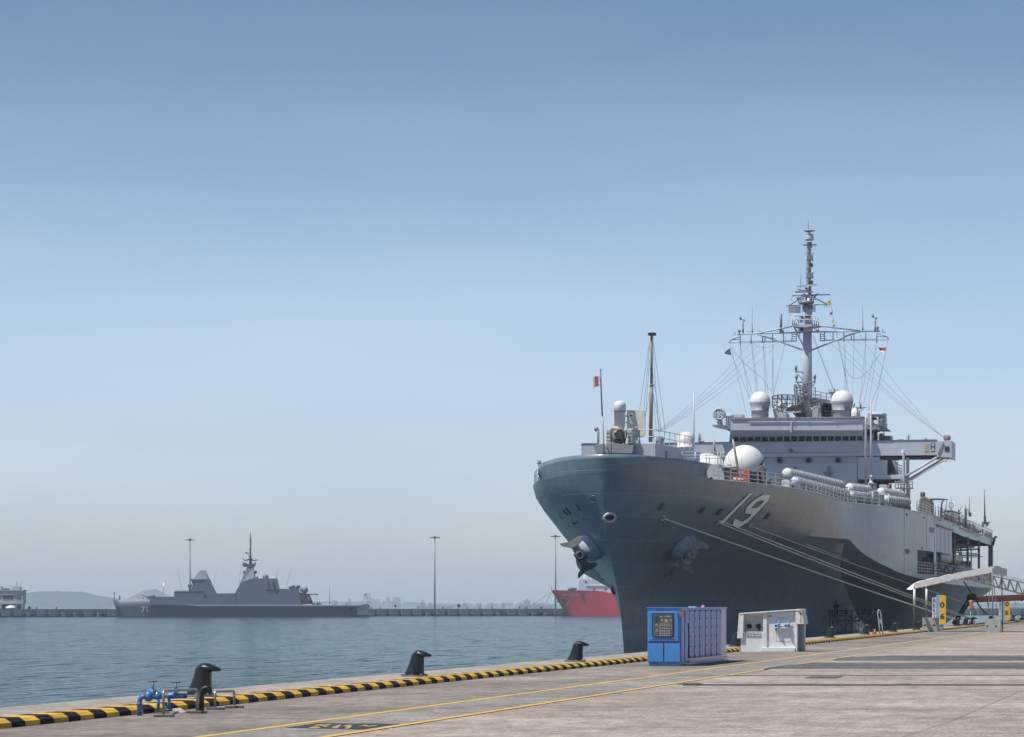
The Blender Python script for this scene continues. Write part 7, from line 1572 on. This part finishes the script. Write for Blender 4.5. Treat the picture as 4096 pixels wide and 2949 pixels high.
# ================================================================ FAR THINGS
f1 = crop(0, 2050, .44092); f2 = crop(700, 2050, .39683); g3 = crop(1500, 2050, .48501)
# --- the grey frigate alongside the breakwater, built broadside with its real beam
FD = 1322.0
FRG = mat('frigate_grey', (.065, .09, .125), .55, var=.06, nscale=.15); FRL = mat('frigate_pale', (.095, .123, .16), .5, var=.05, nscale=.3); FRD = mat('frigate_dark', (.03, .034, .042), .6)
ORI = pD(963, HY, FD)
fr = thing('frigate', (ORI.x, ORI.y, WATER), 'slender grey frigate numbered 71 moored at the far breakwater', 'warship')
def fx(x): return (x-963)/F*FD
def fz(y): return CH+(HY-y)/F*FD
def fp(x, y, w=0.0): return Vector((ORI.x, ORI.y, 0))+RT*fx(x)+FW*w+Vector((0, 0, fz(y)))
def fpoly(mb, pts, w0, w1, cr=None, taper=0.0):
    q = [cr(*p) if cr else p for p in pts]
    return mb.prism([fp(x, y, w0) for x, y in q], FW*(w1-w0))
def fbox(mb, x0, y0, x1, y1, w0, w1, cr=None):
    if cr: (x0, y0), (x1, y1) = cr(x0, y0), cr(x1, y1)
    return mb.prism([fp(x0, y1, w0), fp(x1, y1, w0), fp(x1, y0, w0), fp(x0, y0, w0)], FW*(w1-w0))
mb = MB(); cols = []
yk = lambda x: pchip([450, 551, 612, 660, 1476], [2401, 2398, 2397.3, 2420, 2420.5], x); NS_ = 34
for i in range(NS_+1):
    t = i/NS_; row = []
    for (x_s, yy, wf) in ((481, 2476, .10), (478, 2466, .14), (462, 2430, .3), (450.5, None, .45)):
        x = x_s+(1476-x_s)*t; y = yk(x) if yy is None else yy; full = {None: 7.4, 2430: 7.0, 2466: 5.5, 2476: 5.0}[yy]
        hb = full*min(1, (t/(.34-.05*wf))**(.85 if yy is None else .95)) if t < .34 else full
        if t > .9: hb *= 1-(t-.9)*1.6
        row.append((x, y, hb))
    cols.append(row)
for sgn_ in (-1, 1):
    vs = [fp(x, y, sgn_*hb) for row in cols for (x, y, hb) in row]
    mb.add(vs, [(4*i+j, 4*i+4+j, 4*i+5+j, 4*i+1+j) for i in range(NS_) for j in range(3)], True)
mb.add([fp(x, y, -hb) for (x, y, hb) in [r_[3] for r_ in cols]]+[fp(x, y, hb) for (x, y, hb) in [r_[3] for r_ in cols]], [(i, i+1, NS_+2+i, NS_+1+i) for i in range(NS_)])
mb.add([fp(x, y, -hb) for x, y, hb in cols[-1]]+[fp(x, y, hb) for x, y, hb in cols[-1]], [(j, j+1, 5+j, 4+j) for j in range(3)])
fh_ = mb.build('hull', FRG, fr, split=False)
one('boot_topping', FRD, fh_, lambda m_: fbox(m_, 486, 2464.5, 1476, 2475, -6.75, 6.0), split=False)
def fup(m_):
    fpoly(m_, [(606, 2397.3), (620, 2397), (626, 2388), (700, 2387.5), (703, 2384), (703, 2365.5), (813, 2365.5), (819, 2375), (946, 2373.5), (950, 2420), (606, 2420)], -6.2, 6.2)
    fpoly(m_, [(946, 2420), (946, 2373.5), (950, 2361.5), (954, 2355.6), (978, 2326), (1018, 2314), (1107, 2315), (1114.7, 2355.6), (1192, 2357.5), (1197, 2375), (1209, 2420)], -6.0, 6.0)
one('superstructure', FRL, fr, fup, split=False)
one('fore_tower', FRL, fr, lambda m_: (fpoly(m_, [(1740, 612), (1855, 605), (1858, 700), (1872, 735), (1735, 712), (1758, 655)], -4, 4, f1), fpoly(m_, [(1855, 605), (1900, 605), (1920, 660), (1958, 735), (1872, 735), (1858, 700)], -4.2, 4.2, f1), fbox(m_, 1738, 605, 1858, 614, -4.3, 4.3, f1)), split=False)
one('radar_pyramid', FRL, fr, lambda m_: m_.add([fp(*f1(1765, 601), -3.4), fp(*f1(1893, 604), -3.4), fp(*f1(1893, 604), 3.4), fp(*f1(1765, 601), 3.4), fp(*f1(1815, 525), -1.2), fp(*f1(1862, 525), -1.2), fp(*f1(1862, 525), 1.2), fp(*f1(1815, 525), 1.2)], [(0, 1, 2, 3), (4, 5, 6, 7), (0, 1, 5, 4), (1, 2, 6, 5), (2, 3, 7, 6), (3, 0, 4, 7)]))
one('mast_tower', FRL, fr, lambda m_: m_.add([fp(*f2(640, 770), -4.5), fp(*f2(812, 700), -4.5), fp(*f2(812, 700), 4.5), fp(*f2(640, 770), 4.5), fp(*f2(730, 552), -1.5), fp(*f2(792, 552), -1.5), fp(*f2(792, 552), 1.5), fp(*f2(730, 552), 1.5)], [(0, 1, 2, 3), (4, 5, 6, 7), (0, 1, 5, 4), (1, 2, 6, 5), (2, 3, 7, 6), (3, 0, 4, 7)]))
def fmast(m_):
    fpoly(m_, [(680, 518), (700, 505), (735, 520), (790, 518), (808, 505), (812, 535), (790, 552), (735, 556), (700, 545)], -1.8, 1.8, f2)
    m_.tube([fp(*f2(762, 520)), fp(*f2(758, 430)), fp(*f2(762, 320)), fp(*f2(761, 230)), fp(*f2(761, 182))], [.75, .42, .26, .13, .06], 8)
    for y, w in ((440, 22), (370, 17), (322, 12), (288, 14), (272, 14), (300, 10), (248, 8), (225, 9), (400, 12), (470, 26)): fbox(m_, 760-w, y-3, 760+w, y+4, -.5, .5, f2)
    m_.tube([fp(*f2(690, 478)), fp(*f2(715, 484)), fp(*f2(760, 470))], .3, 6); m_.tube([fp(*f2(830, 480)), fp(*f2(790, 486)), fp(*f2(760, 474))], .3, 6); m_.tube([fp(*f2(688, 478)), fp(*f2(684, 455))], .14, 5); m_.tube([fp(*f2(800, 520)), fp(*f2(818, 505))], .3, 6); m_.tube([fp(*f2(712, 412)), fp(*f2(745, 414))], .22, 6); m_.ball(fp(*f2(718, 408)), .45, 8, 5)
    m_.ball(fp(*f2(705, 528), -1), 1.0, 10, 6)
one('mast', FRG, fr, fmast, split=False)
one('sensor_arm', FRG, fr, lambda m_: [(m_.tube([fp(*f2(x, 612)), fp(*f2(x+dx, 618)), fp(*f2(745, 616))], .2, 5), m_.tube([fp(*f2(x, 615)), fp(*f2(x, 590))], .5, 6)) for x, dx in ((697, 8), (815, -8))], split=False)
one('satellite_dome', FRL, fr, lambda m_: m_.lathe(fp(*f2(913, 668)), [(1.35, 0), (1.35, .7), (1.1, 1.35), (.6, 1.75), (.001, 1.9)], 16))
one('small_dome', FRG, fr, lambda m_: (m_.ball(fp(*f2(829, 655)), .45, 8, 6), m_.tube([fp(*f2(829, 655)), fp(*f2(829, 672))], .2, 5)))
fu = one('funnel_casing', mat('funnel_pale', (.125, .14, .16), .5, var=.05), fr, lambda m_: fpoly(m_, [(918, 672), (1026, 672), (1044, 770), (1035, 778), (925, 778), (916, 720)], -6.3, -5.6, f2))
for x in (938, 988): one('exhaust_slot', FRD, fu, lambda m_: fpoly(m_, [(x, 700), (x+24, 700), (x+32, 775), (x+17, 782)], -6.5, -6.25, f2))
def faft(m_):
    for x in (1180, 1230): m_.tube([fp(*f2(x-22, 762), -1), fp(*f2(x+20, 748), 1)], .75, 10)
    fbox(m_, 1158, 765, 1250, 778, -2, 2, f2)
one('missile_launcher', FRG, fr, faft)
one('missile_mast', mat('dish_grey', (.17, .18, .19), .5), fr, lambda m_: (m_.ball(fp(*f2(1310, 782)), 1.5, 10, 7), m_.ball(fp(*f2(1280, 778)), 1.1, 10, 7), fbox(m_, 1300, 790, 1330, 812, -1, 1, f2)), split=False)
one('boat_bay', FRD, fr, lambda m_: (fpoly(m_, [(1265, 808), (1318, 808), (1330, 850), (1350, 890), (1375, 922), (1300, 928), (1275, 890)], -5.8, 3, f2)))
one('bay_door', FRL, fr, lambda m_: fpoly(m_, [(1232, 825), (1262, 825), (1285, 925), (1235, 925)], -6.3, -5.7, f2))
one('deck_crane', FRG, fr, lambda m_: (m_.tube([fp(*f2(1330, 826)), fp(*f2(1438, 826)), fp(*f2(1440, 833))], .35, 6), m_.tube([fp(*f2(1345, 828)), fp(*f2(1365, 870)), fp(*f2(1385, 920))], .5, 6), m_.tube([fp(*f2(1430, 830)), fp(*f2(1432, 870))], .05, 4), m_.tube([fp(*f2(1330, 840)), fp(*f2(1350, 850)), fp(*f2(1370, 915))], .35, 6)), split=False)
def frr(m_):
    a, b_ = f2(1480, 0)[0], f2(1955, 0)[0]; yb_, yt = 2418.5, 2407.5
    for i in range(30): x = a+(b_-a)*i/29; m_.tube([fp(x, yb_, -6.2), fp(x, yt, -6.2)], .055, 4)
    for y in (yt, 2411, 2415): m_.tube([fp(a, y, -6.2), fp(b_, y, -6.2)], .04, 4)
    a, b_ = f2(1385, 0)[0], f2(1480, 0)[0]
    rr = random.Random(3)
    for i in range(22): x = a+(b_-a)*rr.random(); m_.tube([fp(x, 2420, -4), fp(x+rr.uniform(-3, 3), 2406+rr.random()*8, -4)], .14, 4)
    for i in range(26): x = f1(1600, 0)[0]+i*4.2; m_.tube([fp(x, 2366, -5), fp(x, 2361, -5)], .05, 4)
    m_.tube([fp(707, 2361, -5), fp(812, 2361, -5)], .05, 4)
one('railing', FRG, fr, frr, split=False)
one('bridge_windows_band', FRD, fr, lambda m_: [fbox(m_, 706+i*9.2, 2366.5, 713.5+i*9.2, 2370, -6.3, -6.1) for i in range(13)], split=False)
one('boat', FRG, fr, lambda m_: fpoly(m_, [(285, 808), (330, 820), (330, 826), (290, 828)], -6.6, -6.0, f2))
one('transom_panel', FRL, fr, lambda m_: fpoly(m_, [(1832, 935), (1955, 925), (1958, 1035), (1850, 1035)], -6.35, -6.15, f2))
for x in (1705, 1787): one('port_hole', FRD, fr, lambda m_: m_.lathe(fp(*f2(x, 963), -6.3), [(.001, -.25), (.85, -.25), (.85, .2)], 14, axis=FW))
mb = MB(); a = fp(*f1(1289, 905), -6.6); b_ = fp(*f1(1345, 853), -6.6); put_text(mb, '71', a+FW*0, RT, Vector((0, 0, 1)), w=(b_-a).dot(RT), h=b_.z-a.z, bold=.01)
# numerals follow the flare of the bow
def f_face(p):  # push a numeral vertex onto the hull side
    x = 963+(p-Vector((ORI.x, ORI.y, 0))).dot(RT)/FD*F; y = HY-(p.z-CH)/FD*F; best = None
    t = None
    ts = []
    for (x_s, yy, wf), j in zip(((481, 2476, .10), (478, 2466, .14), (462, 2430, .3), (450.5, None, .45)), range(4)):
        tt = max(0, (x-x_s)/(1476-x_s)); full = {None: 7.4, 2430: 7.0, 2466: 5.5, 2476: 5.0}[yy]; hb = full*min(1, (tt/(.34-.05*wf))**(.85 if yy is None else .95)) if tt < .34 else full
        ts.append((yk(x) if yy is None else yy, hb))
    ts.sort(); hb = pchip([q[0] for q in ts], [q[1] for q in ts], y); base = Vector((ORI.x, ORI.y, 0))+RT*((p-Vector((ORI.x, ORI.y, 0))).dot(RT)); return Vector((base.x, base.y, p.z))-FW*(hb+.25)
mb.v = [f_face(v) for v in mb.v]; mb.build('hull_number', mat('frigate_number', (.6, .6, .6), .5), fr, split=False)
gn = one('gun_turret', FRL, fr, lambda m_: fpoly(m_, [(1335, 790), (1345, 758), (1405, 750), (1408, 790)], -1.8, 1.8, f1), bevel=.2)
one('gun_barrel', FRG, gn, lambda m_: m_.tube([fp(*f1(1345, 772)), fp(*f1(1276, 747))], [.28, .14], 8))
one('vls_deck', FRL, fr, lambda m_: fbox(m_, 1425, 768, 1550, 790, -4, 4, f1))
one('optical_director', FRG, fr, lambda m_: (m_.ball(fp(*f1(1722, 665)), 1.0, 10, 6), m_.tube([fp(*f1(1722, 665)), fp(*f1(1722, 710))], .5, 6)))
one('anchor_light', FRG, fr, lambda m_: (m_.tube([fp(*f1(1036, 795)), fp(*f1(1036, 722))], .18, 5), m_.ball(fp(*f1(1036, 735)), .45, 8, 5)))
one('bow_bollard', FRG, fr, lambda m_: (m_.tube([fp(*f1(1085, 790)), fp(*f1(1085, 755))], .35, 5)))
one('bow_bollard', FRG, fr, lambda m_: (m_.tube([fp(*f1(1297, 790)), fp(*f1(1297, 775))], .3, 5)))
for a, b_ in (((65, 775), (22, 560)), ((175, 740), (150, 565)), ((388, 775), (420, 565)), ((645, 750), (668, 500)), ((692, 685), (682, 560)), ((1018, 665), (1043, 552)), ((1120, 770), (1172, 555)), ((1557, 925), (1557, 755))):
    one('whip_aerial', FRG, fr, lambda m_: m_.tube([fp(*f2(*a)), fp(*f2(*b_))], [.13 if a[0] == 1557 else .08, .08 if a[0] == 1557 else .03], 5))
st_ = one('flag_staff', FRG, fr, lambda m_: m_.tube([fp(*f2(1890, 905)), fp(*f2(1932, 815))], .09, 5))
one('ensign', fR, st_, lambda m_: m_.prism([fp(*f2(1930, 818)), fp(*f2(1920, 836)), fp(*f2(1898, 842)), fp(*f2(1908, 828))], FW*.04))
one('ensign', fW, st_, lambda m_: m_.prism([fp(*f2(1920, 836)), fp(*f2(1912, 852)), fp(*f2(1888, 850)), fp(*f2(1898, 842))], FW*.04))

# --- red support ship
RD = 1478.0
RO = pD(2350, HY, RD); rs = thing('supply_ship', (RO.x, RO.y, WATER), 'red hulled support ship with white superstructure moored beyond the bow', 'ship')
def rp(x, y, w=0.0, cr=g3): x, y = cr(x, y); return Vector((RO.x, RO.y, 0))+RT*((x-2350)/F*RD)+FW*w+Vector((0, 0, CH+(HY-y)/F*RD))
SRED = mat('ship_red', (.62, .045, .075), .5, var=.12, nscale=.12); SWHT = mat('ship_white', (.62, .64, .66), .5, var=.04, nscale=.2)
mb = MB(); cols = []
for i in range(25):
    t = i/24; row = []
    for (xs_, y, k) in ((1588, 862, .5), (1578, 850, .55), (1520, 750, .75), (1450, 641, 1.0)):
        x = xs_+(2900-xs_)*t; hb = 8.5*min(1, (t/.30)**(.62 if k == 1 else .85)); yy = y if y != 641 else pchip([1450, 1600, 1860, 1895, 2900], [641, 644, 645, 664, 664], x)
        row.append((x, yy, hb))
    cols.append(row)
for sg in (-1, 1):
    mb.add([rp(x, y, sg*hb) for row in cols for x, y, hb in row], [(4*i+j, 4*i+4+j, 4*i+5+j, 4*i+1+j) for i in range(24) for j in range(3)], True)
mb.add([rp(r_[3][0], r_[3][1]+2, -r_[3][2]) for r_ in cols]+[rp(r_[3][0], r_[3][1]+2, r_[3][2]) for r_ in cols], [(i, i+1, 26+i, 25+i) for i in range(24)])
rh = mb.build('hull', SRED, rs, split=False)
one('superstructure', SWHT, rs, lambda m_: (m_.prism([rp(x, y, -6.5) for x, y in ((1672, 640), (1676, 560), (1690, 546), (2300, 546), (2300, 645), (1900, 652), (1880, 640))], FW*13),), bevel=.1)
one('bridge_deck', SWHT, rs, lambda m_: (m_.prism([rp(x, y, -6.8) for x, y in ((1735, 608), (1735, 600), (1990, 604), (1990, 612))], FW*13.6)))
one('window', FRD, rs, lambda m_: [m_.lathe(rp(x, y, -6.6), [(.001, -.1), (.55, -.1), (.55, .2)], 10, axis=FW) for x, y in ((1735, 572), (1805, 635), (1897, 633), (1960, 633))])
one('lamp_dome', SWHT, rs, lambda m_: (m_.lathe(rp(1747, 530, 0), [(.9, -1), (1.3, .0), (1.3, 1.0), (.9, 1.8), (.3, 2.3), (.001, 2.4)], 14), m_.tube([rp(1747, 548, 0), rp(1747, 525, 0)], .8, 8)), split=False)
one('railing', SWHT, rs, lambda m_: [m_.tube([rp(1688+i*16, 546, -6), rp(1688+i*16, 530, -6)], .07, 4) for i in range(14)]+[m_.tube([rp(1688, y, -6), rp(1900, y, -6)], .06, 4) for y in (530, 538)], split=False)
one('winch_gear', FRD, rs, lambda m_: (m_.ball(rp(1625, 634, 0), .9, 8, 5, (2.2, 1, 1)), m_.tube([rp(1590, 640, 0), rp(1665, 632, 0)], .6, 6)), split=False)
one('jackstaff', FRG, rs, lambda m_: m_.tube([rp(1455, 641, 0), rp(1455, 605, 0)], .1, 5))
def rface(p_): return p_
mb = MB(); a = rp(1546, 688, -5.2); b_ = rp(1676, 672, -5.2)
put_text(mb, 'SWIFT RESCUE', a, RT, Vector((0, 0, 1)), w=(b_-a).dot(RT), h=b_.z-a.z, bold=.02)
def on_red(v):
    x = (((v-Vector((RO.x, RO.y, 0))).dot(RT)/RD*F+2350)-1500)/.48501; y = ((HY-(v.z-CH)/RD*F)-2050)/.48501; q = []
    for (xs_, yy, k) in ((1450, 641, 1.0), (1520, 750, .75), (1578, 850, .55)):
        t = max(0, (x-xs_)/(2900-xs_)); q.append((yy, 8.5*min(1, (t/.30)**(.62 if k == 1 else .85))))
    hb = pchip([c_[0] for c_ in q], [c_[1] for c_ in q], y); b0 = Vector((RO.x, RO.y, 0))+RT*((v-Vector((RO.x, RO.y, 0))).dot(RT)); return Vector((b0.x, b0.y, v.z))-FW*(hb+.35)
mb.v = [on_red(v) for v in mb.v]; mb.build('name_lettering', SWHT, rh, split=False)
mb = MB(); mb.prism([on_red(rp(x, y)) for x, y in ((1541, 712), (1568, 712), (1583, 745), (1556, 755))], -FW*.3); mb.build('anchor_pocket', FRD, rh, split=False)
one('anchor_chain', FRD, rs, lambda m_: (m_.tube([rp(1508, 645, -1.5), rp(1514, 735, -1.2)], .12, 5), m_.ball(rp(1510, 735, -1.3), .6, 8, 5)), split=False)
for a, b_, lb in (((1450, 658), (1235, 770), 'thin far mooring line running left from the red ship'), ((1452, 665), (1382, 778), 'steeper thin far mooring line below the red ship bow')):
    p0 = rp(*a, 0); q = g3(*b_); p1 = pier_pt(q[0])+pn*1.0; p1.z = pz+.4; o_ = MB().tube([p0, p0.lerp(p1, .5)-Vector((0, 0, .8)), p1], .09, 5).build('mooring_line', WIRE); tag(o_, lb, 'rope', 'far mooring lines')

# --- floodlight masts on the breakwater
def lm(x, ytop, lb, first=[None]):
    p = pier_pt(x)+pn*6; p.z = pz; D = (p-O).dot(FW); h = CH+(HY-ytop)/F*D-pz
    if first[0] is None:
        t = thing('floodlight_mast', (0, 0, 0), lb, 'light mast', 'tall floodlight masts on the breakwater'); s0 = h
        MB().tube([(0, 0, 0), (0, 0, h*.5), (0, 0, h)], [.42, .30, .20], 10).build('pole', mat('mast_steel', (.22, .22, .23), .5), t)
        hd = one('lamp_ring', FRD, t, lambda m_: (m_.lathe((0, 0, h-.6), [(.001, 0), (.9, .1), (1.0, .5), (.5, .9), (.001, 1.0)], 12), [m_.tube([(0, 0, h), (2.0*math.cos(a), 2.0*math.sin(a), h-.1)], .07, 5) for a in [math.pi*i/4 for i in range(8)]], m_.tube([(0, 0, h), (0, 0, h+.9)], .05, 4)), split=False)
        for i in range(8): a = math.pi*i/4; one('floodlight', FRG, t, lambda m_: m_.lathe((2.0*math.cos(a), 2.0*math.sin(a), h-.45), [(.001, 0), (.42, .0), (.36, .3), (.12, .45), (.001, .46)], 8))
        first[0] = (t, h); t.location = p
    else:
        t, h0 = first[0]; c_ = copy_tree(t, p, .3, h/h0, lb)
lm(780, 2158, 'tall floodlight mast rising behind the grey frigate'); lm(1762, 2149, 'tall floodlight mast standing alone on the open breakwater'); lm(2246, 2144, 'tall floodlight mast just left of the big ship bow')

# --- guard building and small tents at the left end
GB = pier_pt(40)+pn*4; GD = (GB-O).dot(FW)
def gp(x, y, w=0.0, cr=f1): x, y = cr(x, y); return pD(x, y, GD)+FW*w
gb_ = thing('guard_house', tuple(Vector((GB.x, GB.y, pz))), 'small pale two-storey building on the breakwater at the left edge', 'building')
WALL = mat('render_wall', (.36, .37, .37), .8, var=.08, nscale=.3)
def gbox(m_, x0, y0, x1, y1, w0, w1): return m_.prism([gp(x0, y1, w0), gp(x1, y1, w0), gp(x1, y0, w0), gp(x0, y0, w0)], FW*(w1-w0))
wl_ = one('wall', WALL, gb_, lambda m_: (gbox(m_, -260, 712, 208, 830, 0, 9), gbox(m_, -260, 830, 196, 893, 1.2, 9), gbox(m_, 196, 830, 206, 893, 0, .8)), split=False)
one('roof', WALL, gb_, lambda m_: (gbox(m_, -262, 703, 216, 713, -.5, 9.5), gbox(m_, 100, 674, 174, 703, 3, 7), gbox(m_, -60, 672, 6, 703, 3, 7)), split=False)
one('ledge', WALL, gb_, lambda m_: gbox(m_, -262, 742, 140, 748, -.4, 0))
for x0_, y0_, x1_, y1_ in ((28, 756, 118, 790), (157, 755, 188, 790), (-90, 756, 0, 790)):
    w_ = one('window', FRD, gb_, lambda m_: gbox(m_, x0_, y0_, x1_, y1_, -.12, .05)); one('window_bar', WALL, w_, lambda m_: [gbox(m_, x0_+(x1_-x0_)*k/4-.8, y0_, x0_+(x1_-x0_)*k/4+.8, y1_, -.18, -.12) for k in (1, 2, 3)], split=False)
one('porch_opening', FRD, gb_, lambda m_: (gbox(m_, 18, 830, 128, 886, .9, 1.3), gbox(m_, 155, 838, 186, 878, .9, 1.3)))
one('roof_unit', FRD, gb_, lambda m_: (gbox(m_, 26, 690, 50, 706, 1, 2.5), gbox(m_, 56, 690, 80, 706, 1, 2.5)))
one('aerial', FRG, gb_, lambda m_: (m_.tube([gp(136, 674, 5), gp(136, 626, 5)], .16, 5), m_.tube([gp(166, 674, 5), gp(166, 622, 5)], .05, 4), m_.tube([gp(10, 674, 5), gp(10, 650, 5)], .05, 4)))
TW = mat('tent_white', (.60, .62, .62), .7)
for i, (xc_, w_, lb) in enumerate(((108, 50, 'small white canopy tent in front of the guard building'), (-8, 27, 'small white canopy tent cut by the left photo edge'))):
    t = thing('tent', tuple(Vector((gp(xc_, 886, -2).x, gp(xc_, 886, -2).y, pz))), lb, 'tent', 'white tents by the guard building')
    c_ = gp(xc_, 862, -2); kx = .44092/F*GD
    one('roof', TW, t, lambda m_: m_.lathe(c_, [(w_*kx, -.35), (w_*kx*.97, 0), (w_*kx*.75, .5), (w_*kx*.4, .85), (.001, 1.0)], 16))
    for s_ in (-1, 1): one('pole', FRG, t, lambda m_: m_.tube([c_+RT*(s_*w_*kx*.85), Vector((c_.x, c_.y, pz))+RT*(s_*w_*kx*.85)], .05, 5))
# small posts, signal discs and bollards along the breakwater
k_ = 0
for x, y, w in ((f1(280, 858)[0], 2429, 1.2), (g3(183, 0)[0], 2421.5, 1.1), (g3(706, 0)[0], 2420.5, 1.5)):
    p = pier_pt(x)+pn*2; p.z = pz; D = (p-O).dot(FW)
    t = thing('marker_post', tuple(p), ['dark round marker post on the breakwater right of the guard building', 'short dark marker post on the breakwater left of the middle mast', 'round dark marker disc on the breakwater right of the middle mast'][k_], 'marker', 'marker posts on the breakwater'); k_ += 1
    h = CH+(HY-y)/F*D-pz
    one('post', FRD, t, lambda m_: m_.tube([p, p+Vector((0, 0, h))], .12, 6)); one('disc', FRD, t, lambda m_: m_.lathe(p+Vector((0, 0, h-.3)), [(.001, -.15), (w*.6, -.1), (w*.6, .1), (.001, .15)], 14, axis=FW))
pb = thing('pier_bollard', (0, 0, 0), 'x', 'bollard', 'small bollards on the breakwater')
one('column', FRD, pb, lambda m_: m_.lathe((0, 0, 0), [(.28, 0), (.22, .5), (.38, .62), (.34, .8), (.001, .85)], 10))
for i, x in enumerate((60, 150, 230, g3(50, 0)[0], g3(365, 0)[0], g3(570, 0)[0], g3(770, 0)[0], g3(875, 0)[0], g3(978, 0)[0], g3(1200, 0)[0], g3(1258, 0)[0], g3(1380, 0)[0], 1490, 2800, 3900)):
    p = pier_pt(x)+pn*1.2; p.z = pz
    if i == 0: pb.location = p; pb['label'] = 'tiny dark bollard along the far breakwater edge'
    else: copy_tree(pb, p, 0, 1.0 if x < 2000 else 1.2, 'tiny dark bollard along the far breakwater edge')

# --- flare stack and its flame
HZ = mat('far_steel', (.10, .11, .12), .8); q0 = pD(654, 2392, 8600); q1 = pD(654, 2345, 8600)
fs_ = thing('flare_stack', (q0.x, q0.y, WATER), 'distant thin refinery flare stack with an orange flame', 'flare stack')
one('stack', HZ, fs_, lambda m_: m_.tube([(q0.x, q0.y, WATER), q1], [2.6, 1.8], 8))
fm_ = bpy.data.materials.new('flame'); fm_.use_nodes = True; b_ = fm_.node_tree.nodes['Principled BSDF']; b_.inputs['Base Color'].default_value = (.8, .3, .1, 1); b_.inputs['Emission Color'].default_value = (1, .42, .25, 1); b_.inputs['Emission Strength'].default_value = 1.6
one('flame', fm_, fs_, lambda m_: m_.lathe(q1, [(.5, 0), (1.9, 3), (2.2, 5), (1.6, 8), (.7, 10.5), (.001, 12)], 10, axis=(.05, 0, 1)))

# --- hazy skyline, tanks and ships
def far_box(mb, x0, y0, x1, D, dep=60): a = pD(x0, HY, D); b_ = pD(x1, HY, D); t = CH+(HY-y0)/F*D; mb.hexa([Vector((a.x, a.y, WATER)), Vector((b_.x, b_.y, WATER)), Vector((b_.x, b_.y, WATER))+FW*dep, Vector((a.x, a.y, WATER))+FW*dep, Vector((a.x, a.y, t)), Vector((b_.x, b_.y, t)), Vector((b_.x, b_.y, t))+FW*dep, Vector((a.x, a.y, t))+FW*dep])
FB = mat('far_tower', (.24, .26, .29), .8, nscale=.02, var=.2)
sky_l = [(1391, 2396, 1401, 9000), (1462, 2374, 1479, 9150), (1484, 2395, 1499, 9000), (1501, 2406, 1517, 9000), (1546, 2388, 1554, 9200), (1558, 2404, 1575, 9000), (1570, 2390, 1579, 9200), (1584, 2390, 1597, 9200), (1526, 2410, 1543, 9000), (1325, 2402, 1345, 8800),
         (1548, 2396, 1556, 8700), (1572, 2398, 1577, 8700), (1586, 2398, 1600, 8700), (1612, 2409, 1668, 8700), (1506, 2396, 1514, 8900), (1532, 2400, 1537, 8900), (2010, 2412, 2050, 8800), (3990, 2404, 4030, 8800), (2150, 2413, 2200, 8800), (1640, 2412, 1700, 8500)]
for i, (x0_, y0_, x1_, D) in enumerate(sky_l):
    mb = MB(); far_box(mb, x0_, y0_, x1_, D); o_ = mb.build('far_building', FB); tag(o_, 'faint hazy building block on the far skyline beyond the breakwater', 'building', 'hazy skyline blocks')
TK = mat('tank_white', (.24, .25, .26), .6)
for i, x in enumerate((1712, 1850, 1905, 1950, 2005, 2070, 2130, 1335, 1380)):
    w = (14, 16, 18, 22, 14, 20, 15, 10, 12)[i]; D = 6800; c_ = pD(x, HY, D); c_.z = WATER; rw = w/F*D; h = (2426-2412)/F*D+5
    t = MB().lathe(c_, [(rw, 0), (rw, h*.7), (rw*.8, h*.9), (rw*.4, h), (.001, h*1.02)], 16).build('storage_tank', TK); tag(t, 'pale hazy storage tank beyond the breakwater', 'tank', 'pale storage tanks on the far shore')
def far_ship(name, x0, x1, ydeck, house, D, lb, m_=FB):
    c_ = pD((x0+x1)/2, HY, D); t = thing(name, (c_.x, c_.y, WATER), lb, 'ship', 'hazy far ships')
    def q(x, y, w=0): p = pD(x, y, D)+FW*w; return p
    zb = HY+62400/D
    one('hull', m_, t, lambda mm: mm.prism([q(x0+5, zb+2, -12), q(x1-6, zb+2, -12), q(x1, ydeck, -12), q(x1-12, ydeck+2, -12), q(x0+12, ydeck+2, -12), q(x0, ydeck-1, -12)], FW*24))
    one('superstructure', m_, t, lambda mm: (mm.prism([q(house[0], ydeck+2, -9), q(house[1], ydeck+2, -9), q(house[1]-2, house[2], -9), q(house[0]+2, house[2], -9)], FW*18), mm.tube([q((house[0]+house[1])/2, house[2], 0), q((house[0]+house[1])/2, house[2]-10, 0)], 1.2, 5)), split=False)
    one('deck_mast', m_, t, lambda mm: [mm.tube([q(x0+(x1-x0)*k, ydeck+2), q(x0+(x1-x0)*k, ydeck-6)], .8, 5) for k in (.35, .55, .75)])
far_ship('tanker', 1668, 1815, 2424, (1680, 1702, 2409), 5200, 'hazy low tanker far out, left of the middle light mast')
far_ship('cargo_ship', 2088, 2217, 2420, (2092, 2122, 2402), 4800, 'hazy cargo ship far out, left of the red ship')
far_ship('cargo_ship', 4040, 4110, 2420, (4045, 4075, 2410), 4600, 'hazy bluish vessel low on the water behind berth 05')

# ================================================================ HAZE
hz = bpy.data.materials.new('haze_air'); hz.use_nodes = True; n = hz.node_tree.nodes; n.clear()
pv = n.new('ShaderNodeVolumePrincipled'); pv.inputs['Color'].default_value = (0.74, 0.88, 1.0, 1); pv.inputs['Density'].default_value = 1.05e-4; pv.inputs['Anisotropy'].default_value = 0.0
mo = n.new('ShaderNodeOutputMaterial'); hz.node_tree.links.new(pv.outputs[0], mo.inputs['Volume'])
mb = MB(); P = [FW*(-200)-RT*3100, FW*(-200)+RT*3100, FW*9500+RT*3100, FW*9500-RT*3100]
mb.hexa([(p.x, p.y, -8.0) for p in P]+[(p.x, p.y, 75.0) for p in P])
hzo = mb.build('haze', hz); hzo['kind'] = 'stuff'; hzo.visible_shadow = True
